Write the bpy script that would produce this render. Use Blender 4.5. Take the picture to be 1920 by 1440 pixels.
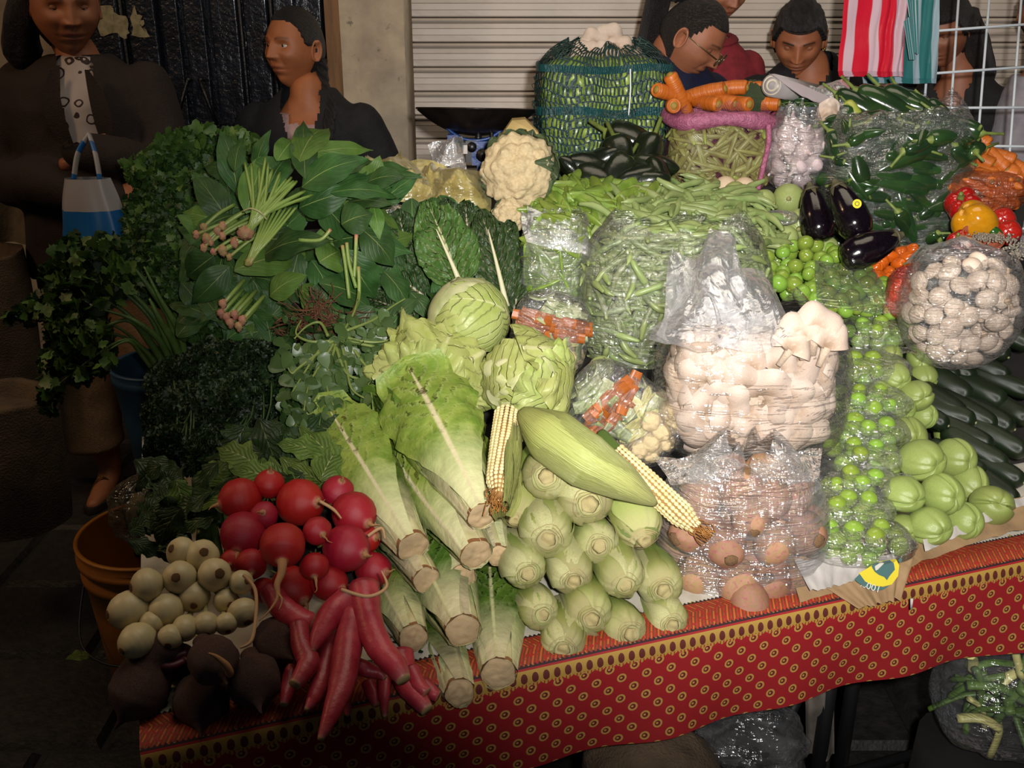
import bpy, bmesh, math, random
import numpy as np
from math import sin, cos, pi, radians, sqrt, exp
from mathutils import Vector, Matrix, Quaternion, Euler, noise

for o in list(bpy.data.objects):
    bpy.data.objects.remove(o, do_unlink=True)
random.seed(7)
R = random.Random(11)
SC = bpy.context.scene
COL = SC.collection

# ------------------------------------------------------------------ camera
F = 1850.0            # focal length in px of the 1920 px wide frame
TH = radians(21)
CAMH = 1.4
cam_d = bpy.data.cameras.new('camera')
cam_d.sensor_width = 36.0
cam_d.lens = 36.0 * F / 1920.0
cam = bpy.data.objects.new('camera', cam_d)
COL.objects.link(cam)
cam.location = (0, 0, CAMH)
cam.rotation_euler = (pi / 2 - TH, 0, 0)
cam_d.clip_start = 0.05
SC.camera = cam
SC.view_settings.view_transform = 'Standard'
SC.view_settings.look = 'None'
SC.view_settings.exposure = 0.16
SC.view_settings.gamma = 1.0
SC.view_settings.use_curve_mapping = False
SC.cycles.transparent_max_bounces = 24
SC.cycles.max_bounces = 6
SC.cycles.sample_clamp_indirect = 4.0

# ------------------------------------------------------------------ light
world = bpy.data.worlds.new('world')
SC.world = world
world.use_nodes = True
world.node_tree.nodes['Background'].inputs[0].default_value = (0.75, 0.82, 1.0, 1)
world.node_tree.nodes['Background'].inputs[1].default_value = 0.025

def light(name, typ, loc, target, energy, color=(1, 1, 1), **kw):
    d = bpy.data.lights.new(name, typ)
    d.energy = energy
    d.color = color
    for k, v in kw.items():
        setattr(d, k, v)
    o = bpy.data.objects.new(name, d)
    COL.objects.link(o)
    o.location = loc
    o.rotation_euler = (Vector(target) - Vector(loc)).to_track_quat('-Z', 'Y').to_euler()
    return o

# the camera's flash, beside the lens, aimed at the upper right of the heap
light('flash', 'SPOT', (0.07, -0.03, 1.47), (0.66, 2.1, 1.16), 235, (1.0, 0.965, 0.93),
      spot_size=radians(84), spot_blend=1.0, shadow_soft_size=0.022)
# lamps of the market hall
light('hall_lamp', 'AREA', (0.4, 1.6, 3.6), (0.4, 1.9, 0), 24, (1.0, 0.86, 0.66), shape='RECTANGLE', size=2.2, size_y=1.4)
light('street_lamp', 'AREA', (-2.4, 1.2, 2.6), (-0.7, 3.2, 1.2), 12, (1.0, 0.62, 0.33), shape='DISK', size=0.5)

# ------------------------------------------------------------------ geometry of view and heap
CT, ST = cos(TH), sin(TH)
def P(px, py, d):
    """point of the place seen at (px, py) at depth d along the lens axis"""
    xo, yo = (px - 960) / F, (py - 720) / F
    return Vector((d * xo, d * (CT - yo * ST), CAMH - d * (ST + yo * CT)))
EA = radians(19.1)                       # the stall's front edge runs off to the back right
E0 = Vector((-0.415, 0.893, 0.62))
EU = Vector((cos(EA), sin(EA), 0)); EV = Vector((-sin(EA), cos(EA), 0))
TZ = 0.62
def T(u, v, z=0.0):
    return E0 + EU * u + EV * v + Vector((0, 0, z))
def D(px, py, lift=0.0, slope=0.40):
    """depth at which the ray meets the sloping face of the produce heap"""
    xo, yo = (px - 960) / F, (py - 720) / F
    r = Vector((xo, CT - yo * ST, -(ST + yo * CT)))
    # z = TZ+lift+slope*s, s = (p-E0).EV
    n = r.dot(Vector((0, 0, 1))) - slope * r.dot(EV)
    c = TZ + lift - slope * Vector((E0.x, E0.y, 0)).dot(EV) - CAMH
    return c / n
def PD(px, py, lift=0.0, slope=0.40):
    return P(px, py, D(px, py, lift, slope))
CAMP = Vector((0, 0, CAMH))
def aim(p, right=0.0, up=0.0, toward=1.0):
    """direction given as a mix of toward-the-viewer, right and up"""
    t = (CAMP - p).normalized()
    r = Vector((1, 0, 0)); u = t.cross(r) * -1
    if u.z < 0: u = -u
    return (t * toward + r * right + u * up).normalized()
def quat(d, roll=0.0):
    return Vector(d).to_track_quat('Z', 'Y') @ Quaternion((0, 0, 1), roll)
UP = Vector((0, 0, 1))

# ------------------------------------------------------------------ materials
def new_mat(name):
    m = bpy.data.materials.new(name); m.use_nodes = True
    nt = m.node_tree
    return m, nt, nt.nodes['Principled BSDF'], nt.nodes['Material Output']
def N(nt, typ, **kw):
    n = nt.nodes.new(typ)
    for k, v in kw.items():
        if isinstance(k, str) and k.startswith('i_'):
            n.inputs[int(k[2:])].default_value = v
        else: setattr(n, k, v)
    return n
def LK(nt, a, b): nt.links.new(a, b)
def mth(nt, op, a, b=None, c=None):
    n = nt.nodes.new('ShaderNodeMath'); n.operation = op
    for i, x in enumerate((a, b, c)):
        if x is None: continue
        if isinstance(x, (int, float)): n.inputs[i].default_value = x
        else: nt.links.new(x, n.inputs[i])
    return n.outputs[0]
def ramp(nt, fac, stops, interp='LINEAR'):
    n = nt.nodes.new('ShaderNodeValToRGB'); cr = n.color_ramp; cr.interpolation = interp
    while len(cr.elements) < len(stops): cr.elements.new(0.5)
    for e, (p, c) in zip(cr.elements, stops):
        e.position = p; e.color = tuple(c) + (1,) if len(c) == 3 else c
    nt.links.new(fac, n.inputs[0])
    return n.outputs[0]
def mixc(nt, fac, a, b, mode='MIX'):
    n = nt.nodes.new('ShaderNodeMix'); n.data_type = 'RGBA'; n.blend_type = mode
    for sock, x in ((n.inputs[0], fac), (n.inputs[6], a), (n.inputs[7], b)):
        if isinstance(x, (int, float)): sock.default_value = x
        elif isinstance(x, tuple): sock.default_value = tuple(x) + (1,) if len(x) == 3 else x
        else: nt.links.new(x, sock)
    return n.outputs[2]
def srgb(h):
    h = h.lstrip('#'); r = [int(h[i:i + 2], 16) / 255 for i in (0, 2, 4)]
    if r[1] > r[0] and r[1] > r[2]:      # leaf greens lean to olive
        g = r[1]; r = [r[0] + .16 * (g - r[0]), g * .93, r[2] + .06 * (g - r[2])]
    return tuple(x / 12.92 if x < .04045 else ((x + .055) / 1.055) ** 2.4 for x in r)
def noise_fac(nt, scale, detail=3, coord='Object', rough=.55, stretch=None, dist=0.0):
    tc = nt.nodes.new('ShaderNodeTexCoord'); out = tc.outputs[coord]
    if stretch:
        mp = nt.nodes.new('ShaderNodeMapping'); mp.inputs['Scale'].default_value = stretch
        nt.links.new(out, mp.inputs[0]); out = mp.outputs[0]
    n = nt.nodes.new('ShaderNodeTexNoise'); n.inputs['Scale'].default_value = scale
    n.inputs['Detail'].default_value = detail; n.inputs['Roughness'].default_value = rough
    n.inputs['Distortion'].default_value = dist
    nt.links.new(out, n.inputs['Vector'])
    return n.outputs['Fac']
def vary(nt, col, amt, hue=0.0):
    """each object its own shade"""
    if not amt: return col
    oi = nt.nodes.new('ShaderNodeObjectInfo')
    hs = nt.nodes.new('ShaderNodeHueSaturation')
    v = mth(nt, 'MULTIPLY_ADD', oi.outputs['Random'], 2 * amt, 1 - amt)
    nt.links.new(v, hs.inputs['Value'])
    if hue:
        h = mth(nt, 'MULTIPLY_ADD', oi.outputs['Random'], 2 * hue, .5 - hue)
        nt.links.new(h, hs.inputs['Hue'])
    nt.links.new(col, hs.inputs['Color'])
    return hs.outputs[0]
def M(name, c1, c2=None, scale=20, rough=.5, bump=0., bscale=80, rand=0., hue=0., sss=0., coat=0., metal=0.,
      stops=None, stretch=None, bstretch=None, spec=.5, lo=.35, hi=.65, trl=0., detail=3, coord='Object', ucoord=False):
    m, nt, b, out = new_mat(name)
    if stops:
        uvn = nt.nodes.new('ShaderNodeUVMap')
        sx = nt.nodes.new('ShaderNodeSeparateXYZ'); nt.links.new(uvn.outputs[0], sx.inputs[0])
        col = ramp(nt, sx.outputs[0 if ucoord else 1], stops)
        if c2:
            nf = noise_fac(nt, scale, detail, coord, stretch=stretch)
            k = ramp(nt, nf, [(lo, (0, 0, 0)), (hi, (1, 1, 1))])
            col = mixc(nt, k, col, c2)
    else:
        rgb = nt.nodes.new('ShaderNodeRGB'); rgb.outputs[0].default_value = tuple(c1) + (1,); col = rgb.outputs[0]
        if c2:
            nf = noise_fac(nt, scale, detail, coord, stretch=stretch)
            k = ramp(nt, nf, [(lo, (0, 0, 0)), (hi, (1, 1, 1))])
            col = mixc(nt, k, c1, c2)
    col = vary(nt, col, rand, hue)
    nt.links.new(col, b.inputs['Base Color'])
    b.inputs['Roughness'].default_value = rough
    b.inputs['Specular IOR Level'].default_value = spec
    b.inputs['Metallic'].default_value = metal
    if coat: b.inputs['Coat Weight'].default_value = coat; b.inputs['Coat Roughness'].default_value = .08
    if sss:
        b.inputs['Subsurface Weight'].default_value = sss; b.inputs['Subsurface Radius'].default_value = (.01, .006, .003)
        b.inputs['Subsurface Scale'].default_value = .6
    if bump:
        nf = noise_fac(nt, bscale, 3, coord, stretch=bstretch)
        bp = nt.nodes.new('ShaderNodeBump'); bp.inputs['Strength'].default_value = bump; bp.inputs['Distance'].default_value = .004
        nt.links.new(nf, bp.inputs['Height']); nt.links.new(bp.outputs[0], b.inputs['Normal'])
    if trl:
        t = nt.nodes.new('ShaderNodeBsdfTranslucent'); nt.links.new(col, t.inputs[0])
        mx = nt.nodes.new('ShaderNodeMixShader'); mx.inputs[0].default_value = trl
        nt.links.new(b.outputs[0], mx.inputs[1]); nt.links.new(t.outputs[0], mx.inputs[2]); nt.links.new(mx.outputs[0], out.inputs[0])
    return m
def Mleaf(name, g1, g2, rib, ribw=.10, base=None, basev=.3, vein=.5, veins=9, rough=.42, rand=.15, trl=.15, bump=.6, scale=30, hue=.01, veinw=.22):
    """leaf blade: uv.x across (midrib .5), uv.y from stalk to tip"""
    m, nt, b, out = new_mat(name)
    uvn = nt.nodes.new('ShaderNodeUVMap'); sx = nt.nodes.new('ShaderNodeSeparateXYZ'); nt.links.new(uvn.outputs[0], sx.inputs[0])
    u, v = sx.outputs[0], sx.outputs[1]
    a = mth(nt, 'ABSOLUTE', mth(nt, 'MULTIPLY_ADD', u, 2., -1.))
    nf = noise_fac(nt, scale, 3)
    k = ramp(nt, nf, [(.35, (0, 0, 0)), (.65, (1, 1, 1))])
    col = mixc(nt, k, g1, g2)
    # side veins
    ph = mth(nt, 'MULTIPLY_ADD', a, -3.2, mth(nt, 'MULTIPLY', v, float(veins)))
    ph = mth(nt, 'ADD', ph, mth(nt, 'MULTIPLY', nf, 1.6))
    tri = mth(nt, 'PINGPONG', ph, .5)
    vm = ramp(nt, tri, [(0, (1, 1, 1)), (veinw, (0, 0, 0))])
    vm = mth(nt, 'MULTIPLY', vm, mth(nt, 'SUBTRACT', 1.0, mth(nt, 'MULTIPLY', a, .75)))
    if base:
        fade = nt.nodes.new('ShaderNodeClamp'); nt.links.new(mth(nt, 'MULTIPLY', mth(nt, 'SUBTRACT', v, basev * 1.1), 2.6), fade.inputs[0]); vm = mth(nt, 'MULTIPLY', vm, fade.outputs[0])
    col = mixc(nt, mth(nt, 'MULTIPLY', vm, vein), col, rib)
    if base:
        bm_ = ramp(nt, mth(nt, 'ADD', v, mth(nt, 'MULTIPLY', nf, .15)), [(basev * .6, (1, 1, 1)), (basev + .25, (0, 0, 0))])
        col = mixc(nt, bm_, col, base)
    w = mth(nt, 'MULTIPLY', mth(nt, 'SUBTRACT', 1.12, v), ribw)
    rm2 = mth(nt, 'MULTIPLY', ramp(nt, mth(nt, 'DIVIDE', a, mth(nt, 'MAXIMUM', w, .001)), [(.35, (1, 1, 1)), (1.0, (0, 0, 0))]), .9)
    col = mixc(nt, rm2, col, rib)
    col = vary(nt, col, rand, hue)
    nt.links.new(col, b.inputs['Base Color']); b.inputs['Roughness'].default_value = rough
    b.inputs['Specular IOR Level'].default_value = .28
    h = mth(nt, 'ADD', mth(nt, 'MULTIPLY', vm, -1.0), mth(nt, 'MULTIPLY', nf, 1.4))
    bp = nt.nodes.new('ShaderNodeBump'); bp.inputs['Strength'].default_value = bump; bp.inputs['Distance'].default_value = .003
    nt.links.new(h, bp.inputs['Height']); nt.links.new(bp.outputs[0], b.inputs['Normal'])
    t = nt.nodes.new('ShaderNodeBsdfTranslucent'); nt.links.new(col, t.inputs[0])
    mx = nt.nodes.new('ShaderNodeMixShader'); mx.inputs[0].default_value = trl
    nt.links.new(b.outputs[0], mx.inputs[1]); nt.links.new(t.outputs[0], mx.inputs[2]); nt.links.new(mx.outputs[0], out.inputs[0])
    return m
def Mfilm(name, tint=(1, 1, 1), haze=.10, gloss=.22, scale=14, rough=.13, streak=(1, 1, 3.), hazecol=(.9, .9, .92), bump=1.0):
    """thin clear plastic: see-through film, milky in its folds, sharp glints on its creases"""
    m, nt, b, out = new_mat(name)
    nt.nodes.remove(b)
    n1 = noise_fac(nt, scale, 4, stretch=streak, rough=.6, dist=1.2)
    n3 = noise_fac(nt, scale * 1.3, 2, stretch=(streak[0] * .8, 1, streak[2] * 2.2), dist=.8)
    rdg = mth(nt, 'ABSOLUTE', mth(nt, 'SUBTRACT', n3, .5))
    n2 = noise_fac(nt, scale * 3.1, 2, stretch=(streak[2], streak[1], streak[0]), dist=.6)
    h = mth(nt, 'ADD', mth(nt, 'ADD', n1, mth(nt, 'MULTIPLY', n2, .3)), mth(nt, 'MULTIPLY', rdg, -1.2))
    bp = nt.nodes.new('ShaderNodeBump'); bp.inputs['Strength'].default_value = bump; bp.inputs['Distance'].default_value = .02
    nt.links.new(h, bp.inputs['Height'])
    tr = nt.nodes.new('ShaderNodeBsdfTransparent'); tr.inputs[0].default_value = tuple(tint) + (1,)
    gl = nt.nodes.new('ShaderNodeBsdfGlossy'); gl.inputs['Roughness'].default_value = rough * 1.15
    gl.inputs[0].default_value = (1, 1, 1, 1); nt.links.new(bp.outputs[0], gl.inputs['Normal'])
    df = nt.nodes.new('ShaderNodeBsdfDiffuse'); df.inputs[0].default_value = tuple(hazecol) + (1,)
    nt.links.new(bp.outputs[0], df.inputs['Normal'])
    lw = nt.nodes.new('ShaderNodeLayerWeight'); lw.inputs[0].default_value = .25
    nt.links.new(bp.outputs[0], lw.inputs['Normal'])
    hz = mth(nt, 'MULTIPLY_ADD', ramp(nt, n1, [(.45, (0, 0, 0)), (.72, (1, 1, 1))]), haze * 1.3, haze * .45)
    hz = mth(nt, 'ADD', hz, mth(nt, 'MULTIPLY', lw.outputs['Facing'], haze * 1.2))
    m1 = nt.nodes.new('ShaderNodeMixShader'); nt.links.new(hz, m1.inputs[0])
    nt.links.new(tr.outputs[0], m1.inputs[1]); nt.links.new(df.outputs[0], m1.inputs[2])
    fr = mth(nt, 'MULTIPLY_ADD', lw.outputs['Fresnel'], .5, gloss * 2.0)
    m2 = nt.nodes.new('ShaderNodeMixShader'); nt.links.new(fr, m2.inputs[0])
    nt.links.new(m1.outputs[0], m2.inputs[1]); nt.links.new(gl.outputs[0], m2.inputs[2])
    nt.links.new(m2.outputs[0], out.inputs[0])
    return m
def Mnet(name, col, cells=90, open_=.55, stretch=(1, 1), rough=.3):
    """knitted plastic net, open between the threads"""
    m, nt, b, out = new_mat(name)
    uvn = nt.nodes.new('ShaderNodeUVMap'); sx = nt.nodes.new('ShaderNodeSeparateXYZ'); nt.links.new(uvn.outputs[0], sx.inputs[0])
    nf = noise_fac(nt, 9, 2)
    u = mth(nt, 'MULTIPLY_ADD', sx.outputs[0], cells * stretch[0], mth(nt, 'MULTIPLY', nf, 5.0))
    v = mth(nt, 'MULTIPLY_ADD', sx.outputs[1], cells * stretch[1], mth(nt, 'MULTIPLY', nf, 7.0))
    a = mth(nt, 'PINGPONG', mth(nt, 'ADD', u, v), .5); c = mth(nt, 'PINGPONG', mth(nt, 'SUBTRACT', u, v), .5)
    mn = mth(nt, 'MINIMUM', a, c)
    k = mth(nt, 'GREATER_THAN', mn, .5 - .5 * open_ )
    k2 = mth(nt, 'GREATER_THAN', mn, .5 * (1 - open_))
    b.inputs['Base Color'].default_value = tuple(col) + (1,); b.inputs['Roughness'].default_value = rough
    tr = nt.nodes.new('ShaderNodeBsdfTransparent')
    mx = nt.nodes.new('ShaderNodeMixShader'); nt.links.new(k2, mx.inputs[0])
    nt.links.new(b.outputs[0], mx.inputs[1]); nt.links.new(tr.outputs[0], mx.inputs[2]); nt.links.new(mx.outputs[0], out.inputs[0])
    return m

def Mslit(name, col, cu=110, cv=24, wu=.24, wv=.40, rough=.5):
    """knitted sack: short upright slits between glossy threads"""
    m, nt, b, out = new_mat(name)
    uvn = nt.nodes.new('ShaderNodeUVMap'); sx = nt.nodes.new('ShaderNodeSeparateXYZ'); nt.links.new(uvn.outputs[0], sx.inputs[0])
    nf = noise_fac(nt, 14, 2)
    v = mth(nt, 'MULTIPLY_ADD', sx.outputs[1], float(cv), mth(nt, 'MULTIPLY', nf, 2.5))
    row = mth(nt, 'FLOOR', v)
    u = mth(nt, 'ADD', mth(nt, 'MULTIPLY_ADD', sx.outputs[0], float(cu), mth(nt, 'MULTIPLY', nf, 4.0)), mth(nt, 'MULTIPLY', row, .5))
    a = mth(nt, 'ABSOLUTE', mth(nt, 'SUBTRACT', mth(nt, 'FRACT', u), .5)); c = mth(nt, 'ABSOLUTE', mth(nt, 'SUBTRACT', mth(nt, 'FRACT', v), .5))
    w2 = mth(nt, 'MULTIPLY', noise_fac(nt, 22, 2), wu * 2)
    k = mth(nt, 'MULTIPLY', mth(nt, 'LESS_THAN', a, w2), mth(nt, 'LESS_THAN', c, wv))
    b.inputs['Base Color'].default_value = tuple(col) + (1,); b.inputs['Roughness'].default_value = rough
    bp = nt.nodes.new('ShaderNodeBump'); bp.inputs['Strength'].default_value = 1; bp.inputs['Distance'].default_value = .003
    nt.links.new(mth(nt, 'ADD', a, noise_fac(nt, 150, 2)), bp.inputs['Height']); nt.links.new(bp.outputs[0], b.inputs['Normal'])
    tr = nt.nodes.new('ShaderNodeBsdfTransparent')
    mx = nt.nodes.new('ShaderNodeMixShader'); nt.links.new(k, mx.inputs[0])
    nt.links.new(b.outputs[0], mx.inputs[1]); nt.links.new(tr.outputs[0], mx.inputs[2]); nt.links.new(mx.outputs[0], out.inputs[0])
    return m

# ------------------------------------------------------------------ mesh building
class MB:
    def __init__(s): s.v = []; s.f = []; s.uv = []; s.mi = []
    def add(s, vs, fs, uvs=None, mi=0):
        o = len(s.v); s.v += [tuple(v) for v in vs]
        s.uv += list(uvs) if uvs else [(0, 0)] * len(vs)
        s.f += [tuple(i + o for i in f) for f in fs]; s.mi += [mi] * len(fs)
        return s
    def grid(s, nx, ny, fn, mi=0, closeu=False, skip=None):
        vs, uvs, fs = [], [], []
        cx = nx if closeu else nx + 1
        for j in range(ny + 1):
            for i in range(cx):
                u, v = i / nx, j / ny
                vs.append(fn(u, v)); uvs.append((u, v))
        for j in range(ny):
            for i in range(nx):
                if skip and skip((i + .5) / nx, (j + .5) / ny): continue
                i2 = (i + 1) % cx if closeu else i + 1
                fs.append((j * cx + i, j * cx + i2, (j + 1) * cx + i2, (j + 1) * cx + i))
        return s.add(vs, fs, uvs, mi)
    def sweep(s, pts, rad, seg=10, prof=None, mi=0, cap=True, up=None, flat=1.0, vv=None):
        pts = [Vector(p) for p in pts]; n = len(pts)
        if not hasattr(rad, '__len__'): rad = [rad] * n
        tan = [(pts[min(i + 1, n - 1)] - pts[max(i - 1, 0)]).normalized() for i in range(n)]
        nrm = Vector(up) if up else (Vector((0, 0, 1)) if abs(tan[0].z) < .9 else Vector((1, 0, 0)))
        vs, uvs, fs = [], [], []
        for j in range(n):
            nrm = (nrm - tan[j] * nrm.dot(tan[j]))
            if nrm.length < 1e-5: nrm = tan[j].orthogonal()
            nrm.normalize(); bn = tan[j].cross(nrm)
            for i in range(seg):
                a = 2 * pi * i / seg; r = rad[j]
                k = prof(a, j / (n - 1)) if prof else 1.0
                vs.append(pts[j] + (nrm * cos(a) * flat + bn * sin(a)) * r * k)
                uvs.append((i / seg, vv[j] if vv else j / (n - 1)))
        for j in range(n - 1):
            for i in range(seg):
                i2 = (i + 1) % seg
                fs.append((j * seg + i, j * seg + i2, (j + 1) * seg + i2, (j + 1) * seg + i))
        if cap:
            vs.append(pts[0]); uvs.append((.5, 0)); a0 = len(vs) - 1
            vs.append(pts[-1]); uvs.append((.5, 1)); a1 = len(vs) - 1
            for i in range(seg):
                i2 = (i + 1) % seg
                fs.append((a0, i2, i)); fs.append((a1, (n - 1) * seg + i, (n - 1) * seg + i2))
        return s.add(vs, fs, uvs, mi)
    def ball(s, c, r, nu=16, nv=10, fn=None, mi=0, q=None):
        c = Vector(c); r = r if hasattr(r, '__len__') else (r, r, r)
        def g(u, v):
            th = v * pi; a = u * 2 * pi
            n = Vector((sin(th) * cos(a), sin(th) * sin(a), -cos(th)))
            k = fn(n) if fn else 1.0
            p = Vector((n.x * r[0] * k, n.y * r[1] * k, n.z * r[2] * k))
            if q: p = q @ p
            return c + p
        return s.grid(nu, nv, g, mi, closeu=True)
    def box(s, c, size, mi=0, rot=None):
        c = Vector(c); x, y, z = [t / 2 for t in size]
        vs = [Vector(p) for p in ((-x, -y, -z), (x, -y, -z), (x, y, -z), (-x, y, -z), (-x, -y, z), (x, -y, z), (x, y, z), (-x, y, z))]
        if rot: vs = [rot @ v for v in vs]
        fs = [(0, 3, 2, 1), (4, 5, 6, 7), (0, 1, 5, 4), (1, 2, 6, 5), (2, 3, 7, 6), (3, 0, 4, 7)]
        return s.add([c + v for v in vs], fs, [(0, 0), (1, 0), (1, 1), (0, 1)] * 2, mi)
    def mesh(s, name, mats, smooth=True):
        me = bpy.data.meshes.new(name)
        me.from_pydata(s.v, [], s.f)
        uvl = me.uv_layers.new(name='UVMap')
        li = np.empty(len(me.loops), dtype=np.int32); me.loops.foreach_get('vertex_index', li)
        uvs = np.array(s.uv, dtype=np.float32)[li]
        # seam fix: faces that wrap round keep u growing
        uvl.data.foreach_set('uv', uvs.ravel())
        for m in (mats if isinstance(mats, (list, tuple)) else [mats]): me.materials.append(m)
        me.polygons.foreach_set('material_index', s.mi)
        me.polygons.foreach_set('use_smooth', [smooth] * len(s.f))
        me.update()
        return me
def smooth_path(pts, n=8, rad=None):
    pts = [Vector(p) for p in pts]
    if len(pts) < 3:
        out = [pts[0].lerp(pts[-1], i / n) for i in range(n + 1)]
        if rad is not None: return out, [rad[0] + (rad[-1] - rad[0]) * i / n for i in range(n + 1)]
        return out
    k = len(pts) - 1; out = []; ro = []
    for j in range(n * k + 1):
        t = j / n; i = min(int(t), k - 1); t -= i
        p0, p1, p2, p3 = pts[max(i - 1, 0)], pts[i], pts[i + 1], pts[min(i + 2, k)]
        out.append(.5 * ((2 * p1) + (p2 - p0) * t + (2 * p0 - 5 * p1 + 4 * p2 - p3) * t * t + (3 * p1 - p0 - 3 * p2 + p3) * t ** 3))
        if rad is not None: ro.append(rad[i] + (rad[i + 1] - rad[i]) * t)
    return (out, ro) if rad is not None else out
def scatter(name, tmpl_v, tmpl_f, mats4, mat, uv=None):
    """many small pieces of one shape joined into one mesh"""
    tv = np.array([tuple(v) for v in tmpl_v]); n = len(mats4); k = len(tv)
    Mx = np.array([[list(r) for r in m] for m in mats4])
    V = np.einsum('nij,kj->nki', Mx[:, :3, :3], tv) + Mx[:, None, :3, 3]
    Fs = []
    for i in range(n):
        o = i * k
        Fs += [tuple(a + o for a in f) for f in tmpl_f]
    mb = MB(); mb.v = V.reshape(-1, 3).tolist(); mb.f = Fs; mb.mi = [0] * len(Fs)
    mb.uv = (list(uv) * n) if uv else [(0.5, .5)] * len(mb.v)
    return mb.mesh(name, mat)
def TRS(loc, q, s):
    s = s if hasattr(s, '__len__') else (s, s, s)
    return Matrix.LocRotScale(Vector(loc), q, Vector(s))

# ------------------------------------------------------------------ objects
def tag(o, label=None, cat=None, group=None, kind=None):
    if label: o['label'] = label
    if cat: o['category'] = cat
    if group: o['group'] = group
    if kind: o['kind'] = kind
    return o
def ob(name, mesh, parent=None, loc=(0, 0, 0), q=None, s=1.0):
    o = bpy.data.objects.new(name, mesh); COL.objects.link(o)
    if parent: o.parent = parent
    o.location = loc
    if q is not None: o.rotation_mode = 'QUATERNION'; o.rotation_quaternion = q
    o.scale = s if hasattr(s, '__len__') else (s, s, s)
    return o
def empty(name, loc, label, cat, group=None, q=None, s=1.0):
    o = ob(name, None, None, loc, q, s); o.empty_display_size = .02
    return tag(o, label, cat, group)
def inst(tm, loc, q, s, label, cat, group=None, name=None, parent=None):
    """tm = (name, mesh, [(part name, mesh), ...]); one thing, its parts as children"""
    o = ob(name or tm[0], tm[1], parent, loc, q, s)
    if not parent: tag(o, label, cat, group)
    for pn, pm in tm[2]:
        c = ob(pn, pm, o)
        if pn in ('kernels', 'gills', 'leaf_crumbs'): c['kind'] = 'stuff'
    return o
def struct(name, mesh, parent=None):
    o = ob(name, mesh, parent); o['kind'] = 'structure'; return o
def local(mb, org):
    """shift a builder's vertices so that they stand about org"""
    org = Vector(org); mb.v = [tuple(Vector(v) - org) for v in mb.v]; return mb
def poi(n, gen, dmin, tries=40):
    pts = []
    for _ in range(n * tries):
        p = gen()
        if all((p - q).length_squared > dmin * dmin for q in pts):
            pts.append(p)
            if len(pts) >= n: break
    return pts
def rq(rr=None):
    rr = rr or R
    return Quaternion((rr.gauss(0, 1), rr.gauss(0, 1), rr.gauss(0, 1), rr.gauss(0, 1))).normalized()

ORD = ['', 'second', 'third', 'fourth', 'fifth', 'sixth', 'seventh', 'eighth', 'ninth', 'tenth']
def rowlabels(base, pts, gap):
    """one label each: its row in the pile and its place in that row, as seen in the photograph"""
    idx = sorted(range(len(pts)), key=lambda i: pts[i][1]); rows = [[idx[0]]]
    for i in idx[1:]:
        if pts[i][1] - pts[rows[-1][0]][1] < gap: rows[-1].append(i)
        else: rows.append([i])
    out = [''] * len(pts); nr = len(rows)
    for r, row in enumerate(rows):
        row.sort(key=lambda i: pts[i][0])
        rn = 'only row' if nr == 1 else 'top row' if r == 0 else 'bottom row' if r == nr - 1 else ORD[r] + ' row down'
        for c, i in enumerate(row):
            cn = 'alone' if len(row) == 1 else 'leftmost' if c == 0 else 'rightmost' if c == len(row) - 1 else ORD[c] + ' from left'
            out[i] = '%s, %s in %s' % (base, cn, rn)
    return out
def relabel(prefix, objs, base, gap=40):
    """label things by where they stand in their pile"""
    pts = []
    for o in objs:
        q = o.location - CAMP; d = q.y * CT - q.z * ST
        pts.append((960 + F * q.x / d, 720 - F * (q.y * ST + q.z * CT) / d))
    for o, l in zip(objs, rowlabels(base, pts, gap)): o['label'] = l
def group_objs(g): return [o for o in COL.objects if o.get('group') == g]
# ================================================================== SETTING
WY = 3.75      # back wall
m_floor = M('dark_stone', srgb('#1b1a18'), srgb('#0d0c0b'), 9, .7, .8, 30)
mb = MB()
mb.grid(2, 2, lambda u, v: Vector((-5 + 10 * u, -1.5 + 7 * v, -.015)))
floor = struct('floor', mb.mesh('floor', m_floor))
# paving stones of the lane, set in the floor
m_stone = M('paving', srgb('#262320'), srgb('#151311'), 30, .62, .9, 60, rand=.25)
rr = random.Random(5)
sy = -.2; row = 0
while sy < 3.6:
    h = .30; sx_ = -2.6 + (row % 2) * .22
    while sx_ < 2.6:
        w = rr.uniform(.38, .5)
        mb = MB()
        x0, x1, y0, y1 = -w / 2 + .006, w / 2 - .006, -h / 2 + .006, h / 2 - .006
        e = .012; z1 = .0 + rr.uniform(-.003, .003)
        mb.add([(x0, y0, -.015), (x1, y0, -.015), (x1, y1, -.015), (x0, y1, -.015), (x0 + e, y0 + e, z1), (x1 - e, y0 + e, z1), (x1 - e, y1 - e, z1), (x0 + e, y1 - e, z1)],
               [(4, 5, 6, 7), (0, 1, 5, 4), (1, 2, 6, 5), (2, 3, 7, 6), (3, 0, 4, 7)])
        ob('stone', mb.mesh('stone', m_stone, False), floor, (sx_ + w / 2, sy + h / 2, 0))
        sx_ += w
    sy += h; row += 1
m_yline = M('yellow_paint', srgb('#8a7410'), srgb('#3a3208'), 25, .7)
mb = MB(); mb.box((0.83, 1.02, .004), (.5, .07, .004), rot=Matrix.Rotation(radians(14), 3, 'Z'))
tag(ob('painted_line', mb.mesh('painted_line', m_yline)), 'faded yellow painted line on the dark ground under the stall', 'marking')

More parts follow.
